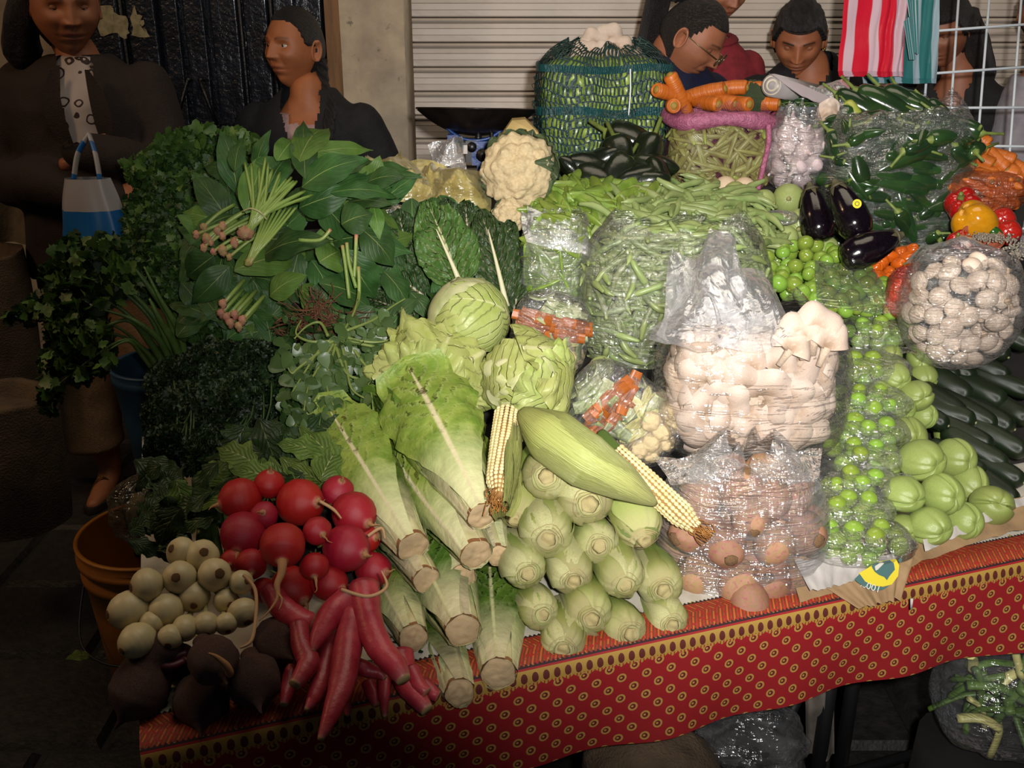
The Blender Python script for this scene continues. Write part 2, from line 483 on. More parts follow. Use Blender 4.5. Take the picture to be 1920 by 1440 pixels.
# plaster wall with pillar
m_plaster = M('plaster', srgb('#b5a58c'), srgb('#8f8170'), 7, .85, .35, 40, detail=6)
nt = m_plaster.node_tree; b = nt.nodes['Principled BSDF']
nf = noise_fac(nt, 30, 5); k = ramp(nt, nf, [(.66, (0, 0, 0)), (.74, (1, 1, 1))])
src = b.inputs['Base Color'].links[0].from_socket
LK(nt, mixc(nt, mth(nt, 'MULTIPLY', k, .6), src, srgb('#3f382f')), b.inputs['Base Color'])
mb = MB(); mb.box((-2.6, WY + .2, 1.3), (2.6, .2, 2.8)); mb.box((.4, WY + .2, 2.6), (8.6, .2, .4)); mb.box((4.6, WY + .2, 1.3), (.4, .2, 2.8))
struct('wall_back', mb.mesh('wall_back', m_plaster, False))
xl, xr = P(641, 150, 3.45).x, P(760, 150, 3.45).x   # pillar stands proud of door and shutter
PY = 3.45
def xat(px, py, Y):
    """x of the pixel column px on the plane y=Y"""
    yo = (py - 720) / F; d = Y / (CT - yo * ST)
    return d * (px - 960) / F
xl, xr = xat(643, 150, PY), xat(761, 150, PY)
mb = MB()
def pil(u, v):
    x = xl + (xr - xl) * u; z = 2.6 * v
    return Vector((x, PY + .004 * noise.noise(Vector((x * 9, z * 6, 1))), z))
mb.grid(8, 60, pil)
mb.box(((xl + xr) / 2, PY + .2, 1.3), (xr - xl - .002, .38, 2.6))
struct('pillar', mb.mesh('pillar', m_plaster))
# wooden jamb beside the pillar
m_jamb = M('jamb_wood', srgb('#7d5526'), srgb('#5c3c18'), 6, .6, .3, 30, stretch=(8, 8, .6))
xj0, xj1 = xat(616, 150, PY + .04), xl
mb = MB(); mb.box(((xj0 + xj1) / 2, PY + .07, 1.3), (xj1 - xj0, .06, 2.6))
struct('trim_1', mb.mesh('trim_1', m_jamb, False))
# black metal door
m_black = M('black_enamel', srgb('#0e1118'), srgb('#171c26'), 12, .28, 1.0, 55, coat=.3)
m_blackd = M('black_iron', srgb('#08090c'), None, rough=.4, bump=.6, bscale=90)
m_peel = M('bare_patch', srgb('#9c9373'), srgb('#7c7355'), 40, .8, .6, 60)
DY = PY + .10
dx0 = xat(150, 150, DY); dx1 = xj0
mb = MB(); mb.box(((dx0 + dx1) / 2, DY + .05, 1.2), (dx1 - dx0, .04, 2.4))
door = struct('door_1', mb.mesh('door_1', m_black, False))
cols = [xat(p, 150, DY) for p in (150, 246, 312, 352, 400, 462, 517, 566, 616)]
for a, b_ in zip(cols[:-1], cols[1:]):
    mb = MB(); w = b_ - a - .012; ww = w / 2
    def pf(u, v, ww=ww):
        x = -ww + 2 * ww * u
        e = min(u, 1 - u)
        y = -.03 if e > .07 else -.03 * e / .07 - .0
        return Vector((x, y + .003 * noise.noise(Vector((x * 20, v * 30, a * 9))), -1.2 + 2.4 * v))
    mb.grid(24, 60, pf)
    c = ob('plank', mb.mesh('plank', m_black), door, ((a + b_) / 2, DY + .028, 1.2)); c['kind'] = 'structure'
for px in (243, 461, 518):
    x = xat(px, 150, DY); mb = MB(); mb.sweep([(0, 0, -1.2), (0, 0, 1.2)], .008, 8)
    ob('molding', mb.mesh('molding', m_blackd), door, (x, DY + .005, 1.2))
def on_plane(px, py, Y):
    yo = (py - 720) / F; d = Y / (CT - yo * ST); return P(px, py, d)
for (a, b_) in (((352, 150), (330, 232)), ((375, 150), (408, 235))):
    p, q = on_plane(*a, DY - .05), on_plane(*b_, DY - .05)
    mb = MB(); o_ = (p + q) / 2
    mb.sweep([p - o_, q - o_], .011, 8, flat=.6)
    for e in (p, q): mb.sweep([e - o_, e - o_ + Vector((0, .06, 0))], .008, 6)
    ob('door_handle', mb.mesh('door_handle', m_blackd), door, o_)
m_chrome = M('chrome', (.8, .8, .85), rough=.08, metal=1.0)
mb = MB(); mb.ball((0, 0, 0), (.022, .018, .022), 20, 12); mb.sweep([(0, .01, 0), (0, .05, 0)], .011, 12)
tag(ob('door_knob', mb.mesh('door_knob', m_chrome), door, on_plane(397, 254, DY - .03)), 'round chrome knob')
# bare patch where the paint has come off
for k, pl_ in enumerate(([(187, 11), (208, 10), (212, 22), (222, 28), (236, 30), (241, 45), (243, 62), (238, 72), (225, 68), (210, 62), (195, 68), (186, 60), (180, 40)],
                        [(246, 42), (248, 24), (252, 11), (257, 27), (267, 30), (262, 38), (271, 44), (265, 51), (275, 57), (282, 69), (262, 70), (247, 66)])):
    pt_ = [on_plane(x, y, DY - .008) for x, y in pl_]; p = sum(pt_, Vector()) / len(pt_)
    out_ = []
    for a_, b_ in zip(pt_, pt_[1:] + pt_[:1]):
        out_ += [a_ - p, a_.lerp(b_, .5) - p + Vector((R.uniform(-.006, .006), 0, R.uniform(-.006, .006)))]
    n = len(out_); mb = MB(); mb.add([Vector()] + out_, [(0, i + 1, (i + 1) % n + 1) for i in range(n)])
    c = ob('bare_patch', mb.mesh('bare_patch', m_peel, False), door, p)
    c['label'] = 'pale patch where the black paint has peeled off, %s' % ('larger left one' if k == 0 else 'smaller right one')

# roller shutter, slat by slat
m_slat = M('shutter_enamel', srgb('#c9bcae'), srgb('#b8aca0'), 5, .45, .08, 60, rand=.04, detail=5)
m_slot = M('shutter_gap', srgb('#5a5048'), rough=.8)
SY = WY
sx0, sx1 = xr - .02, 4.4
mb = MB(); mb.box(((sx0 + sx1) / 2, SY + .06, 1.25), (sx1 - sx0, .02, 2.5))
shut = struct('door_2', mb.mesh('door_2', m_slot, False)); shut['label'] = 'cream roller shutter of a closed shop, its slats rusty at the edges'
pitch = on_plane(900, 33, SY).z - on_plane(900, 80, SY).z
z0 = on_plane(900, 33, SY).z
prof = [(0.0, .02), (.03, -.004), (.12, -.012), (.2, -.004), (.215, .004), (.235, -.002), (.42, -.004), (.43, -.001), (.45, -.004), (.68, -.005), (.69, -.002), (.71, -.004), (.93, -.004), (.97, .0), (.985, .02)]
mb = MB(); nsx = 90
def sl(u, v):
    k = v * (len(prof) - 1); i = min(int(k + 1e-6), len(prof) - 1)
    return Vector(((u - .5) * (sx1 - sx0), prof[i][1] + .003 * noise.noise(Vector((u * 14, i, 0))), -pitch * prof[i][0]))
mb.grid(nsx, len(prof) - 1, sl)
slat_me = mb.mesh('slat', m_slat, False)
z = z0
while z < 2.4: z += pitch
while z > pitch * .9:
    c = ob('slat', slat_me, shut, ((sx0 + sx1) / 2, SY, z)); c['kind'] = 'structure'; z -= pitch

# ------------------------------------------------------------------ stall table
def mcloth():
    m, nt, b, out = new_mat('printed_cloth')
    uvn = nt.nodes.new('ShaderNodeUVMap'); sx = nt.nodes.new('ShaderNodeSeparateXYZ'); nt.links.new(uvn.outputs[0], sx.inputs[0])
    u, v = sx.outputs[0], sx.outputs[1]      # metres along, metres down from the edge (negative on top)
    red = srgb('#85080f')
    def ring(uo, vo):
        a = mth(nt, 'SUBTRACT', mth(nt, 'FRACT', mth(nt, 'ADD', mth(nt, 'DIVIDE', u, .036), uo)), .5)
        c = mth(nt, 'SUBTRACT', mth(nt, 'FRACT', mth(nt, 'ADD', mth(nt, 'DIVIDE', v, .034), vo)), .5)
        r = mth(nt, 'SQRT', mth(nt, 'ADD', mth(nt, 'POWER', a, 2.), mth(nt, 'POWER', mth(nt, 'MULTIPLY', c, .94), 2.)))
        k = mth(nt, 'MULTIPLY', mth(nt, 'GREATER_THAN', r, .115), mth(nt, 'LESS_THAN', r, .19))
        a2 = mth(nt, 'ADD', a, .02)
        r2 = mth(nt, 'SQRT', mth(nt, 'ADD', mth(nt, 'POWER', a2, 2.), mth(nt, 'POWER', mth(nt, 'ADD', c, .01), 2.)))
        return mth(nt, 'MAXIMUM', k, mth(nt, 'LESS_THAN', r2, .05)), mth(nt, 'LESS_THAN', r, .115)
    k1, i1 = ring(0, 0); k2, i2 = ring(.5, .5)
    k = mth(nt, 'MAXIMUM', k1, k2); inn = mth(nt, 'MAXIMUM', i1, i2)
    col = mixc(nt, inn, red, srgb('#5a0a0a')); col = mixc(nt, k, col, srgb('#a07c3a'))
    # lace band  v 0.012..0.034
    lu = mth(nt, 'SUBTRACT', mth(nt, 'FRACT', mth(nt, 'DIVIDE', u, .015)), .5)
    edge = mth(nt, 'MULTIPLY_ADD', mth(nt, 'ABSOLUTE', lu), -.010, .033)
    inb = mth(nt, 'MULTIPLY', mth(nt, 'GREATER_THAN', v, .010), mth(nt, 'LESS_THAN', v, edge))
    lv = mth(nt, 'DIVIDE', mth(nt, 'SUBTRACT', v, .020), .015)
    rr_ = mth(nt, 'SQRT', mth(nt, 'ADD', mth(nt, 'POWER', lu, 2.), mth(nt, 'POWER', mth(nt, 'MULTIPLY', lv, .7), 2.)))
    lace = mixc(nt, mth(nt, 'LESS_THAN', rr_, .30), srgb('#94742e'), srgb('#4c1208'))
    lace = mixc(nt, mth(nt, 'LESS_THAN', mth(nt, 'PINGPONG', mth(nt, 'DIVIDE', u, .005), .5), mth(nt, 'MULTIPLY', mth(nt, 'GREATER_THAN', v, .027), .16)), lace, red)
    col = mixc(nt, inb, col, lace)
    # sprig band on top  v -0.045..0.004, herringbone of sprigs
    for (c0, c1, sgn, sh) in ((-.024, .004, 1., 0.), (-.045, -.024, -1., .3)):
        band = mth(nt, 'MULTIPLY', mth(nt, 'GREATER_THAN', v, c0), mth(nt, 'LESS_THAN', v, c1))
        tt = mth(nt, 'ADD', mth(nt, 'DIVIDE', u, .0105), mth(nt, 'MULTIPLY_ADD', v, sgn * 55., sh))
        tri = mth(nt, 'PINGPONG', tt, .5)
        s1 = ramp(nt, tri, [(0, srgb('#a8641e')), (.14, srgb('#8f220c')), (.28, srgb('#35300f')), (.42, srgb('#93300c')), (.5, srgb('#981c0c'))])
        nf = noise_fac(nt, 160, 2, 'UV'); s1 = mixc(nt, mth(nt, 'GREATER_THAN', nf, .56), s1, srgb('#8a160c'))
        col = mixc(nt, band, col, s1)
    saw = mth(nt, 'MULTIPLY', mth(nt, 'PINGPONG', mth(nt, 'DIVIDE', u, .0062), .5), .009)
    for v0, hh in ((-.0445, 1.), (.006, 1.)):
        line = mth(nt, 'MULTIPLY', mth(nt, 'LESS_THAN', mth(nt, 'ABSOLUTE', mth(nt, 'SUBTRACT', v, v0)), .0012), 1.)
        t = mth(nt, 'MULTIPLY', mth(nt, 'LESS_THAN', v, v0), mth(nt, 'GREATER_THAN', v, mth(nt, 'SUBTRACT', v0, saw)))
        col = mixc(nt, mth(nt, 'MAXIMUM', line, t), col, srgb('#22080c'))
    white = mixc(nt, ramp(nt, noise_fac(nt, 14, 4), [(.5, (0, 0, 0)), (.75, (1, 1, 1))]), srgb('#b9b2a4'), srgb('#8d836f'))
    sp = mth(nt, 'GREATER_THAN', noise_fac(nt, 34, 1), .70)
    white = mixc(nt, sp, white, srgb('#9a8d1e'))
    top = mth(nt, 'LESS_THAN', v, mth(nt, 'SUBTRACT', -.0445, mth(nt, 'MULTIPLY', saw, .9)))
    col = mixc(nt, top, col, white)
    nt.links.new(col, b.inputs['Base Color']); b.inputs['Roughness'].default_value = .75
    bp = nt.nodes.new('ShaderNodeBump'); bp.inputs['Strength'].default_value = .25; bp.inputs['Distance'].default_value = .003
    nt.links.new(noise_fac(nt, 25, 4), bp.inputs['Height']); nt.links.new(bp.outputs[0], b.inputs['Normal'])
    return m
m_cloth = mcloth()
m_wood = M('raw_wood', srgb('#6a4a2c'), srgb('#4a331e'), 5, .75, .4, 30, stretch=(1, 8, 8))
m_iron = M('leg_iron', srgb('#0f0f10'), rough=.5)
TU, TV = 1.95, 1.35
tbl = empty('stall_table', T(TU / 2, TV / 2, -TZ), 'long low stall table with black metal legs under the red cloth', 'table')
def rel(o, p): return Vector(p) - o.location
mb = MB(); Rz = Matrix.Rotation(EA, 3, 'Z')
mb.box(rel(tbl, T(TU / 2 + .02, TV / 2 + .02, -.018)), (TU - .03, TV - .03, .025), rot=Rz)
ob('table_top', mb.mesh('table_top', m_wood, False), tbl)
for (u, v) in ((.06, .1), (1.02, .1), (1.12, .16), (1.88, .1), (.06, 1.25), (1.88, 1.25)):
    p = rel(tbl, T(u, v, -.03)); mb = MB(); mb.sweep([Vector((0, 0, 0)), Vector((0, 0, -TZ + .03))], .013, 8)
    ob('leg', mb.mesh('leg', m_iron), tbl, p)
for a, b_ in (((1.02, .1, -.1), (.86, .12, -.6)), ((.06, .1, -.45), (1.88, .1, -.45))):
    mb = MB(); mb.sweep([rel(tbl, T(*a)), rel(tbl, T(*b_))], .009, 8); ob('brace', mb.mesh('brace', m_iron), tbl)
# cloth over the top and down the front
mb = MB(); NU, NV = 220, 60; drop = .165; vt = .9
def cl(u, v):
    uu = u * (TU + .01) - .005; s = -vt + (vt + drop) * v
    wob = .006 * sin(uu * 9 + 1) + .010 * noise.noise(Vector((uu * 3, 0, 2)))
    if s < 0:
        return rel_c(T(uu, -s + .004, .002 + .0015 * noise.noise(Vector((uu * 15, s * 15, 0)))))
    a = min(s / .016, 1); off = .010 * sin(a * pi / 2)
    k = max(0, (s - .02) / drop)
    fold = k * (wob * 1.5 + .022 * exp(-((uu - 1.33) / .05) ** 2) + .008 * sin(uu * 31) * k)
    return rel_c(T(uu, -off - fold, -.012 * (1 - cos(a * pi / 2)) - max(0, s - .014) * (1.0 + (.06 * noise.noise(Vector((uu * 2, 4, 0)))))))
orgc = T(TU / 2, 0, 0)
def rel_c(p): return p - orgc
mb.grid(NU, NV, cl)
mb.uv = [(u * (TU + .01), -vt + (vt + drop) * v) for (u, v) in mb.uv]
tag(ob('tablecloth', mb.mesh('tablecloth', m_cloth), None, orgc), 'red cloth printed with small gold rings hanging over the stall front', 'tablecloth')
# riser of dark crates which carries the heap
m_riser = M('riser_board', srgb('#191511'), srgb('#0c0b09'), 12, .9, .3)
mb = MB()
for k in range(7):
    v0 = .10 + k * .15; h = .40 * v0 - .075
    if h < .02: continue
    mb.box(T(TU / 2 + .05, v0 + .075, h / 2 + .004) - T(TU / 2, .6), (TU - .26, .15, h), rot=Rz)
tag(ob('display_riser', mb.mesh('display_riser', m_riser, False), None, T(TU / 2, .6)), 'dark stepped boards heaped under the vegetables on the stall', 'riser')
# ================================================================== PRODUCE, FRONT OF THE STALL
G = lambda d, px: px * d / F      # pixels at depth d to metres

# ---- white onions
m_onion = M('onion_skin', None, srgb('#b9ab78'), 26, .4, .1, 60, rand=.06, lo=.5, hi=.9, stretch=(6, 6, .6),
            stops=[(0, srgb('#7f9a45')), (.22, srgb('#a9ab70')), (.42, srgb('#c4b78c')), (.8, srgb('#cdbd92')), (1, srgb('#b09060'))])
m_rootp = M('root_plate', srgb('#9a7448'), srgb('#6e4c2a'), 90, .9, .8, 300)
onions = []
for k, (el, ex) in enumerate(((1.0, 1.), (1.25, .9), (1.1, 1.1))):
    mb = MB(); L = 1.0
    zs = [-2.2, -1.7, -1.3, -1.0, -.8, -.55, -.25, .05, .35, .6, .78, .88, .93]
    rs = [.16, .17, .2, .28, .45, .74, .95, 1.0, .93, .76, .52, .33, .2]
    pts, rad = smooth_path([(0.03 * sin(z * 2), 0, z * el) for z in zs], 3, rs)
    mb.sweep(pts, rad, 24, lambda a, t: 1 + .012 * sin(5 * a + 7 * t) + .006 * sin(11 * a))
    body = mb.mesh('onion', m_onion)
    m2 = MB(); m2.ball((0, 0, .90 * el), (.27 * ex, .27 * ex, .07), 16, 8, lambda n: 1 + .15 * noise.noise(n * 6))
    onions.append(('onion', body, [('root_plate', m2.mesh('root_plate', m_rootp))]))
on = [(340, 1035, 54, -.8, .3), (379, 1043, 60, .1, .3), (402, 1078, 60, .35, .1), (337, 1083, 60, -.25, 0), (276, 1097, 62, -1.6, -.3), (364, 1118, 57, 0, -.6), (313, 1143, 60, -.9, -.6),
      (245, 1143, 70, -1.5, -.4), (272, 1137, 34, -1.0, -.4), (423, 1126, 44, .6, -.5), (455, 1148, 56, .7, -1.3), (347, 1177, 46, -.3, -1.0), (386, 1170, 46, .1, -1.3), (285, 1168, 44, -.9, -.8),
      (320, 1194, 46, -.2, -.9), (258, 1200, 62, -1.0, -.8), (424, 1169, 42, .4, -1.2), (452, 1092, 44, .8, .2)]
for k, (px, py, s, rx, uy) in enumerate(on):
    lift = .02 + (.05 if py < 1100 else .03)
    d = D(px, py, lift) ; d = min(d, 1.30)
    p = P(px, py, d); r = G(d, s) / 2 * 1.06
    nm = ['upper left', 'top', 'upper right', 'middle'][k] if k < 4 else ''
    inst(onions[R.randrange(3)], p, quat(aim(p, rx, uy), R.random() * 6), r, 'peeled white bulb onion in the bunch above the beets', 'onion', 'white onions in a bunch', 'onion')
# onion greens running back into the heap
m_stalk = M('green_stalk', srgb('#4f7a28'), srgb('#335a1a'), 40, .45, .2, 60)
oe = empty('onion_greens', PD(390, 1010, -.02), 'green onion tops running back under the radish leaves', 'onion tops')
for k in range(9):
    a = PD(330 + k * 14, 1060 - 4 * (k % 3), -.03); b_ = PD(330 + k * 13 + R.uniform(-20, 20), 940 + R.uniform(-20, 20), -.02)
    mb = MB(); c = (a + b_) / 2 + Vector((0, 0, .015)); mb.sweep(smooth_path([rel(oe, a), rel(oe, c), rel(oe, b_)], 5), .006, 8, flat=.7)
    ob('stalk', mb.mesh('stalk', m_stalk), oe)

# ---- round radishes
m_rad = M('radish_skin', None, srgb('#a01824'), 14, .5, .15, 70, rand=.12, hue=.006, lo=.4, hi=.8,
          stops=[(0, srgb('#7a3026')), (.1, srgb('#8c0c18')), (.55, srgb('#960c1b')), (.9, srgb('#9e1522')), (1, srgb('#a98a66'))])
m_tail = M('root_tail', srgb('#b98e5c'), srgb('#8f5a3c'), 60, .7, .3, 90)
m_stub = M('leaf_stub', srgb('#5d6b2a'), srgb('#44501f'), 60, .6)
rads = []
for k, (el, tl) in enumerate(((1.0, .9), (.92, 1.5), (1.12, .7), (1.0, 2.4))):
    mb = MB()
    zs = [-.98, -.97, -.9, -.72, -.45, -.1, .25, .55, .76, .9, 1.0]
    rs = [.02, .12, .33, .66, .88, 1.0, .97, .8, .56, .3, .14]
    pts, rad = smooth_path([(0, 0, z * el) for z in zs], 3, rs)
    mb.sweep(pts, rad, 24, lambda a, t: 1 + .02 * sin(3 * a + 4 * t + k) + .012 * sin(7 * a))
    m2 = MB(); tp = [Vector((0, 0, .95 * el))]; dr = Vector((0, 0, 1)); rr = random.Random(k)
    for j in range(7):
        dr = (dr + Vector((rr.uniform(-.5, .5), rr.uniform(-.5, .5), 0))).normalized(); tp.append(tp[-1] + dr * tl / 7)
    m2.sweep(*([*smooth_path(tp, 3, [.13 * (1 - j / 7.6) ** 1.5 + .012 for j in range(8)])]), 8)
    m3 = MB()
    for j in range(5):
        a = j * 1.3; m3.sweep([(0.08 * cos(a), .08 * sin(a), -.9 * el), (.2 * cos(a), .2 * sin(a), -1.15 * el), (.36 * cos(a), .36 * sin(a), -1.3 * el)], [.07, .06, .05], 6)
    rads.append(('radish', mb.mesh('radish', m_rad), [('root_tail', m2.mesh('root_tail', m_tail)), ('leaf_stub', m3.mesh('leaf_stub', m_stub))]))
rd = [(505, 907, 54, .1, 1.5, .06, 0), (450, 935, 74, -1.6, -.5, .05, 2), (563, 942, 84, 1.2, 0, .05, 2), (634, 922, 60, .3, 1, .04, 0), (664, 963, 80, 1.0, -.7, .05, 2), (495, 966, 50, -.1, .2, .05, 0),
      (455, 1002, 80, -.3, -1.0, .04, 2), (595, 995, 52, .6, -.4, .09, 1), (650, 1028, 84, 1.3, -.4, .05, 2), (590, 1062, 54, 0, -1.2, .06, 1), (470, 1058, 58, .1, -.8, .04, 1),
      (436, 1050, 42, -.3, -.5, .03, 0), (548, 1103, 78, 1.0, -1.0, .0, 2), (618, 1092, 66, 1.2, -.6, .02, 2), (700, 1068, 64, 1.1, -.2, .0, 2), (494, 1107, 46, -.9, -.8, .01, 0), (686, 1008, 56, 1, 0, .02, 0)]
for k, (px, py, s, rx, uy, lf, ty) in enumerate(rd):
    p = PD(px, py, lf); r = G(D(px, py, lf), s) / 2 * 1.05
    inst(rads[ty], p, quat(aim(p, rx, uy), R.random() * 6), r, 'round red radish in the bunch left of the cos lettuces', 'radish', 'round red radishes', 'radish')
# the big one with the forked root
px, py = 530, 1022; p = PD(px, py, .09); r = G(D(px, py, .09), 84) / 2
mb = MB(); pts, rad = smooth_path([(0, 0, z) for z in zs], 3, [.02, .12, .36, .7, .92, 1.0, .99, .88, .6, .32, .2])
mb.sweep(pts, rad, 28, lambda a, t: 1 + .015 * sin(3 * a))
big = ob('radish', mb.mesh('radish', m_rad), None, p, quat(aim(p, -.02, -1.2)), r); tag(big, 'largest round radish, its long pale forked root hanging over the red roots', 'radish')
m2 = MB(); tl = [(0, 0, .9), (.05, .15, 1.3), (0, .05, 1.7), (-.15, .0, 2.2), (-.1, -.1, 2.8), (-.45, -.1, 3.5), (-.8, 0, 4.0)]
m2.sweep(*smooth_path(tl, 4, [.24, .2, .17, .14, .08, .04, .02]), 10)
m2.sweep(*smooth_path([(-.12, -.05, 2.6), (.1, 0, 3.0), (.0, .1, 3.6)], 4, [.06, .05, .02]), 8)
ob('root_tail', m2.mesh('root_tail', m_tail), big)
# loose rootlets hanging from the radishes
def thing_sweep(name, path, rad, mat, label, cat, group=None, seg=14, prof=None, flat=1.0, n=6, parts=None):
    pts, rr_ = smooth_path(path, n, rad)
    org = sum((Vector(q) for q in path), Vector()) / len(path)
    mb = MB(); mb.sweep([q - org for q in pts], rr_, seg, prof, flat=flat)
    o = ob(name, mb.mesh(name, mat), None, org)
    return tag(o, label, cat, group)
m_hair = M('rootlet', srgb('#b08a62'), rough=.7)
for path in (((457, 1078), (478, 1105), (480, 1150), (472, 1200), (450, 1215)), ((600, 940), (625, 955), (640, 972)), ((690, 1005), (715, 990), (722, 1010)), ((640, 1105), (690, 1118), (725, 1100), (715, 1070))):
    q = [PD(a, b_, .12) for a, b_ in path]
    thing_sweep('rootlet', q, [.0022] * (len(q) - 1) + [.001], m_hair, 'thin pale rootlet trailing from the radish bunch', 'root', 'radish rootlets', 6)

# ---- long red roots hanging over the front edge
m_long = M('red_root', None, srgb('#b8404a'), 30, .42, .25, 90, rand=.06, lo=.4, hi=.8,
           stops=[(0, srgb('#7c1626')), (.3, srgb('#941e2e')), (.8, srgb('#a22b38')), (.93, srgb('#a04a50')), (1, srgb('#b0986a'))])
LR = [([(505, 1105), (530, 1140), (560, 1162), (580, 1168), (588, 1170)], [40, 46, 46, 42, 30], .03),
      ([(655, 1125), (625, 1150), (605, 1180), (592, 1205), (586, 1222)], [56, 54, 40, 24, 8], .05),
      ([(560, 1170), (566, 1210), (578, 1240), (568, 1262), (552, 1285)], [34, 38, 42, 36, 24], .04),
      ([(556, 1235), (545, 1270), (538, 1300), (532, 1322)], [30, 30, 26, 14], .00),
      ([(618, 1180), (612, 1230), (600, 1280), (588, 1310), (574, 1332)], [42, 42, 38, 28, 8], .02),
      ([(664, 1150), (652, 1215), (642, 1280), (620, 1340), (600, 1388)], [50, 54, 50, 34, 10], .05),
      ([(682, 1100), (690, 1160), (712, 1215), (742, 1250), (758, 1276)], [58, 54, 50, 44, 26], .06),
      ([(664, 1245), (690, 1256), (710, 1262), (722, 1272)], [30, 30, 22, 8], .03),
      ([(728, 1225), (722, 1270), (720, 1310), (722, 1345)], [30, 26, 20, 6], .0),
      ([(752, 1225), (762, 1280), (780, 1305), (802, 1332)], [46, 44, 40, 24], .0),
      ([(770, 1255), (785, 1285), (800, 1300)], [34, 30, 22], .01), ([(690, 1280), (700, 1305), (707, 1322)], [26, 24, 14], -.01),
      ([(795, 1280), (812, 1300), (822, 1306)], [26, 26, 20], -.01), ([(530, 1195), (538, 1250), (528, 1290)], [36, 40, 24], -.03),
      ([(645, 1290), (650, 1320), (652, 1342)], [26, 18, 6], -.02)]
for path, w, lf in LR:
    q, rdz = [], []
    d0 = D(path[0][0], path[0][1], lf)
    for j, (a, b_) in enumerate(path):
        u_ = b_ - 1150
        d = D(a, b_, lf); d = max(d, 1.10)
        q.append(P(a, b_, d - .02)); rdz.append(G(d, w[j]) / 2)
    thing_sweep('red_root', q, rdz, m_long, 'long crooked red root', 'root vegetable', 'long red roots', 18,
                lambda a, t: 1 + .03 * sin(3 * a + 9 * t) + .02 * sin(40 * t) * sin(a))
# ---- beets
m_beet = M('beet_skin', srgb('#62443a'), srgb('#432b25'), 22, .7, .8, 60, rand=.12, detail=6)
bt = [(262, 1290, 112, -.5, -1, 0, [( .6, .0, -1.6)]), (400, 1238, 94, .5, -.8, .07, []), (378, 1312, 106, .1, -1.2, 0, []), (477, 1277, 100, .3, -1, .03, []), (522, 1205, 96, .4, -.4, .02, []), (330, 1240, 70, -.4, 0, -.02, [])]
LB = ['lowest left dark beet bulging over the corner of the stall', 'top dark beet with a curved pale root curling over it', 'dark beet at the front middle of the beets', 'rough dark beet nearest the red roots', 'dark beet half hidden under the radishes', 'dark beet hidden in the shade under the onions']
for k, (px, py, s, rx, uy, lf, ex) in enumerate(bt):
    d = min(D(px, py, lf), 1.24); p = P(px, py, d); r = G(d, s) / 2
    mb = MB(); zs_ = [-1.35, -1.2, -1.0, -.8, -.5, -.1, .3, .6, .85, 1.0, 1.15, 1.3, 1.5]; rs_ = [.35, .36, .4, .62, .88, 1.0, .96, .78, .5, .28, .14, .08, .03]
    if k == 0: zs_ = [-1.9, -1.6, -1.3, -1.0, -.6, -.1, .3, .6, .85, 1.0, 1.15, 1.3, 1.5]; rs_ = [.5, .6, .62, .64, .86, 1.0, .96, .78, .5, .28, .14, .08, .03]
    pts, rad = smooth_path([(.08 * sin(z * 2), 0, z) for z in zs_], 3, rs_)
    mb.sweep(pts, rad, 26, lambda a, t: 1 + .05 * noise.noise(Vector((cos(a) * 2, sin(a) * 2, t * 6 + k))) + .02 * sin(26 * t))
    o = ob('beet', mb.mesh('beet', m_beet), None, p, quat(aim(p, rx, uy, .7 if k else -.1), k), r); tag(o, LB[k], 'beet')
    if k == 1:
        m2 = MB(); m2.sweep(*smooth_path([(.1, -.2, .85), (.3, -.1, 1.15), (.62, .25, 1.1), (.8, .7, .9), (.82, 1.0, .75)], 4, [.16, .17, .15, .09, .03]), 10)
        ob('root_tail', m2.mesh('root_tail', m_tail), o)
mb = MB(); q0 = PD(370, 1225, 0.02)
for a, b_, c, w in (((338, 1228), (345, 1236), (360, 1242), .004), ((240, 1200), (300, 1235), (350, 1225), .006), ((260, 1225), (310, 1250), (345, 1240), .005)):
    mb.sweep(smooth_path([PD(*a, .02) - q0, PD(*b_, .03) - q0, PD(*c, .03) - q0], 5), w, 8)
tag(ob('beet_stalks', mb.mesh('beet_stalks', M('beet_stalk', srgb('#5a0f22'), srgb('#2a0a12'), 30, .5)), None, q0), 'dark crimson beet stalks between the beets', 'stalks')

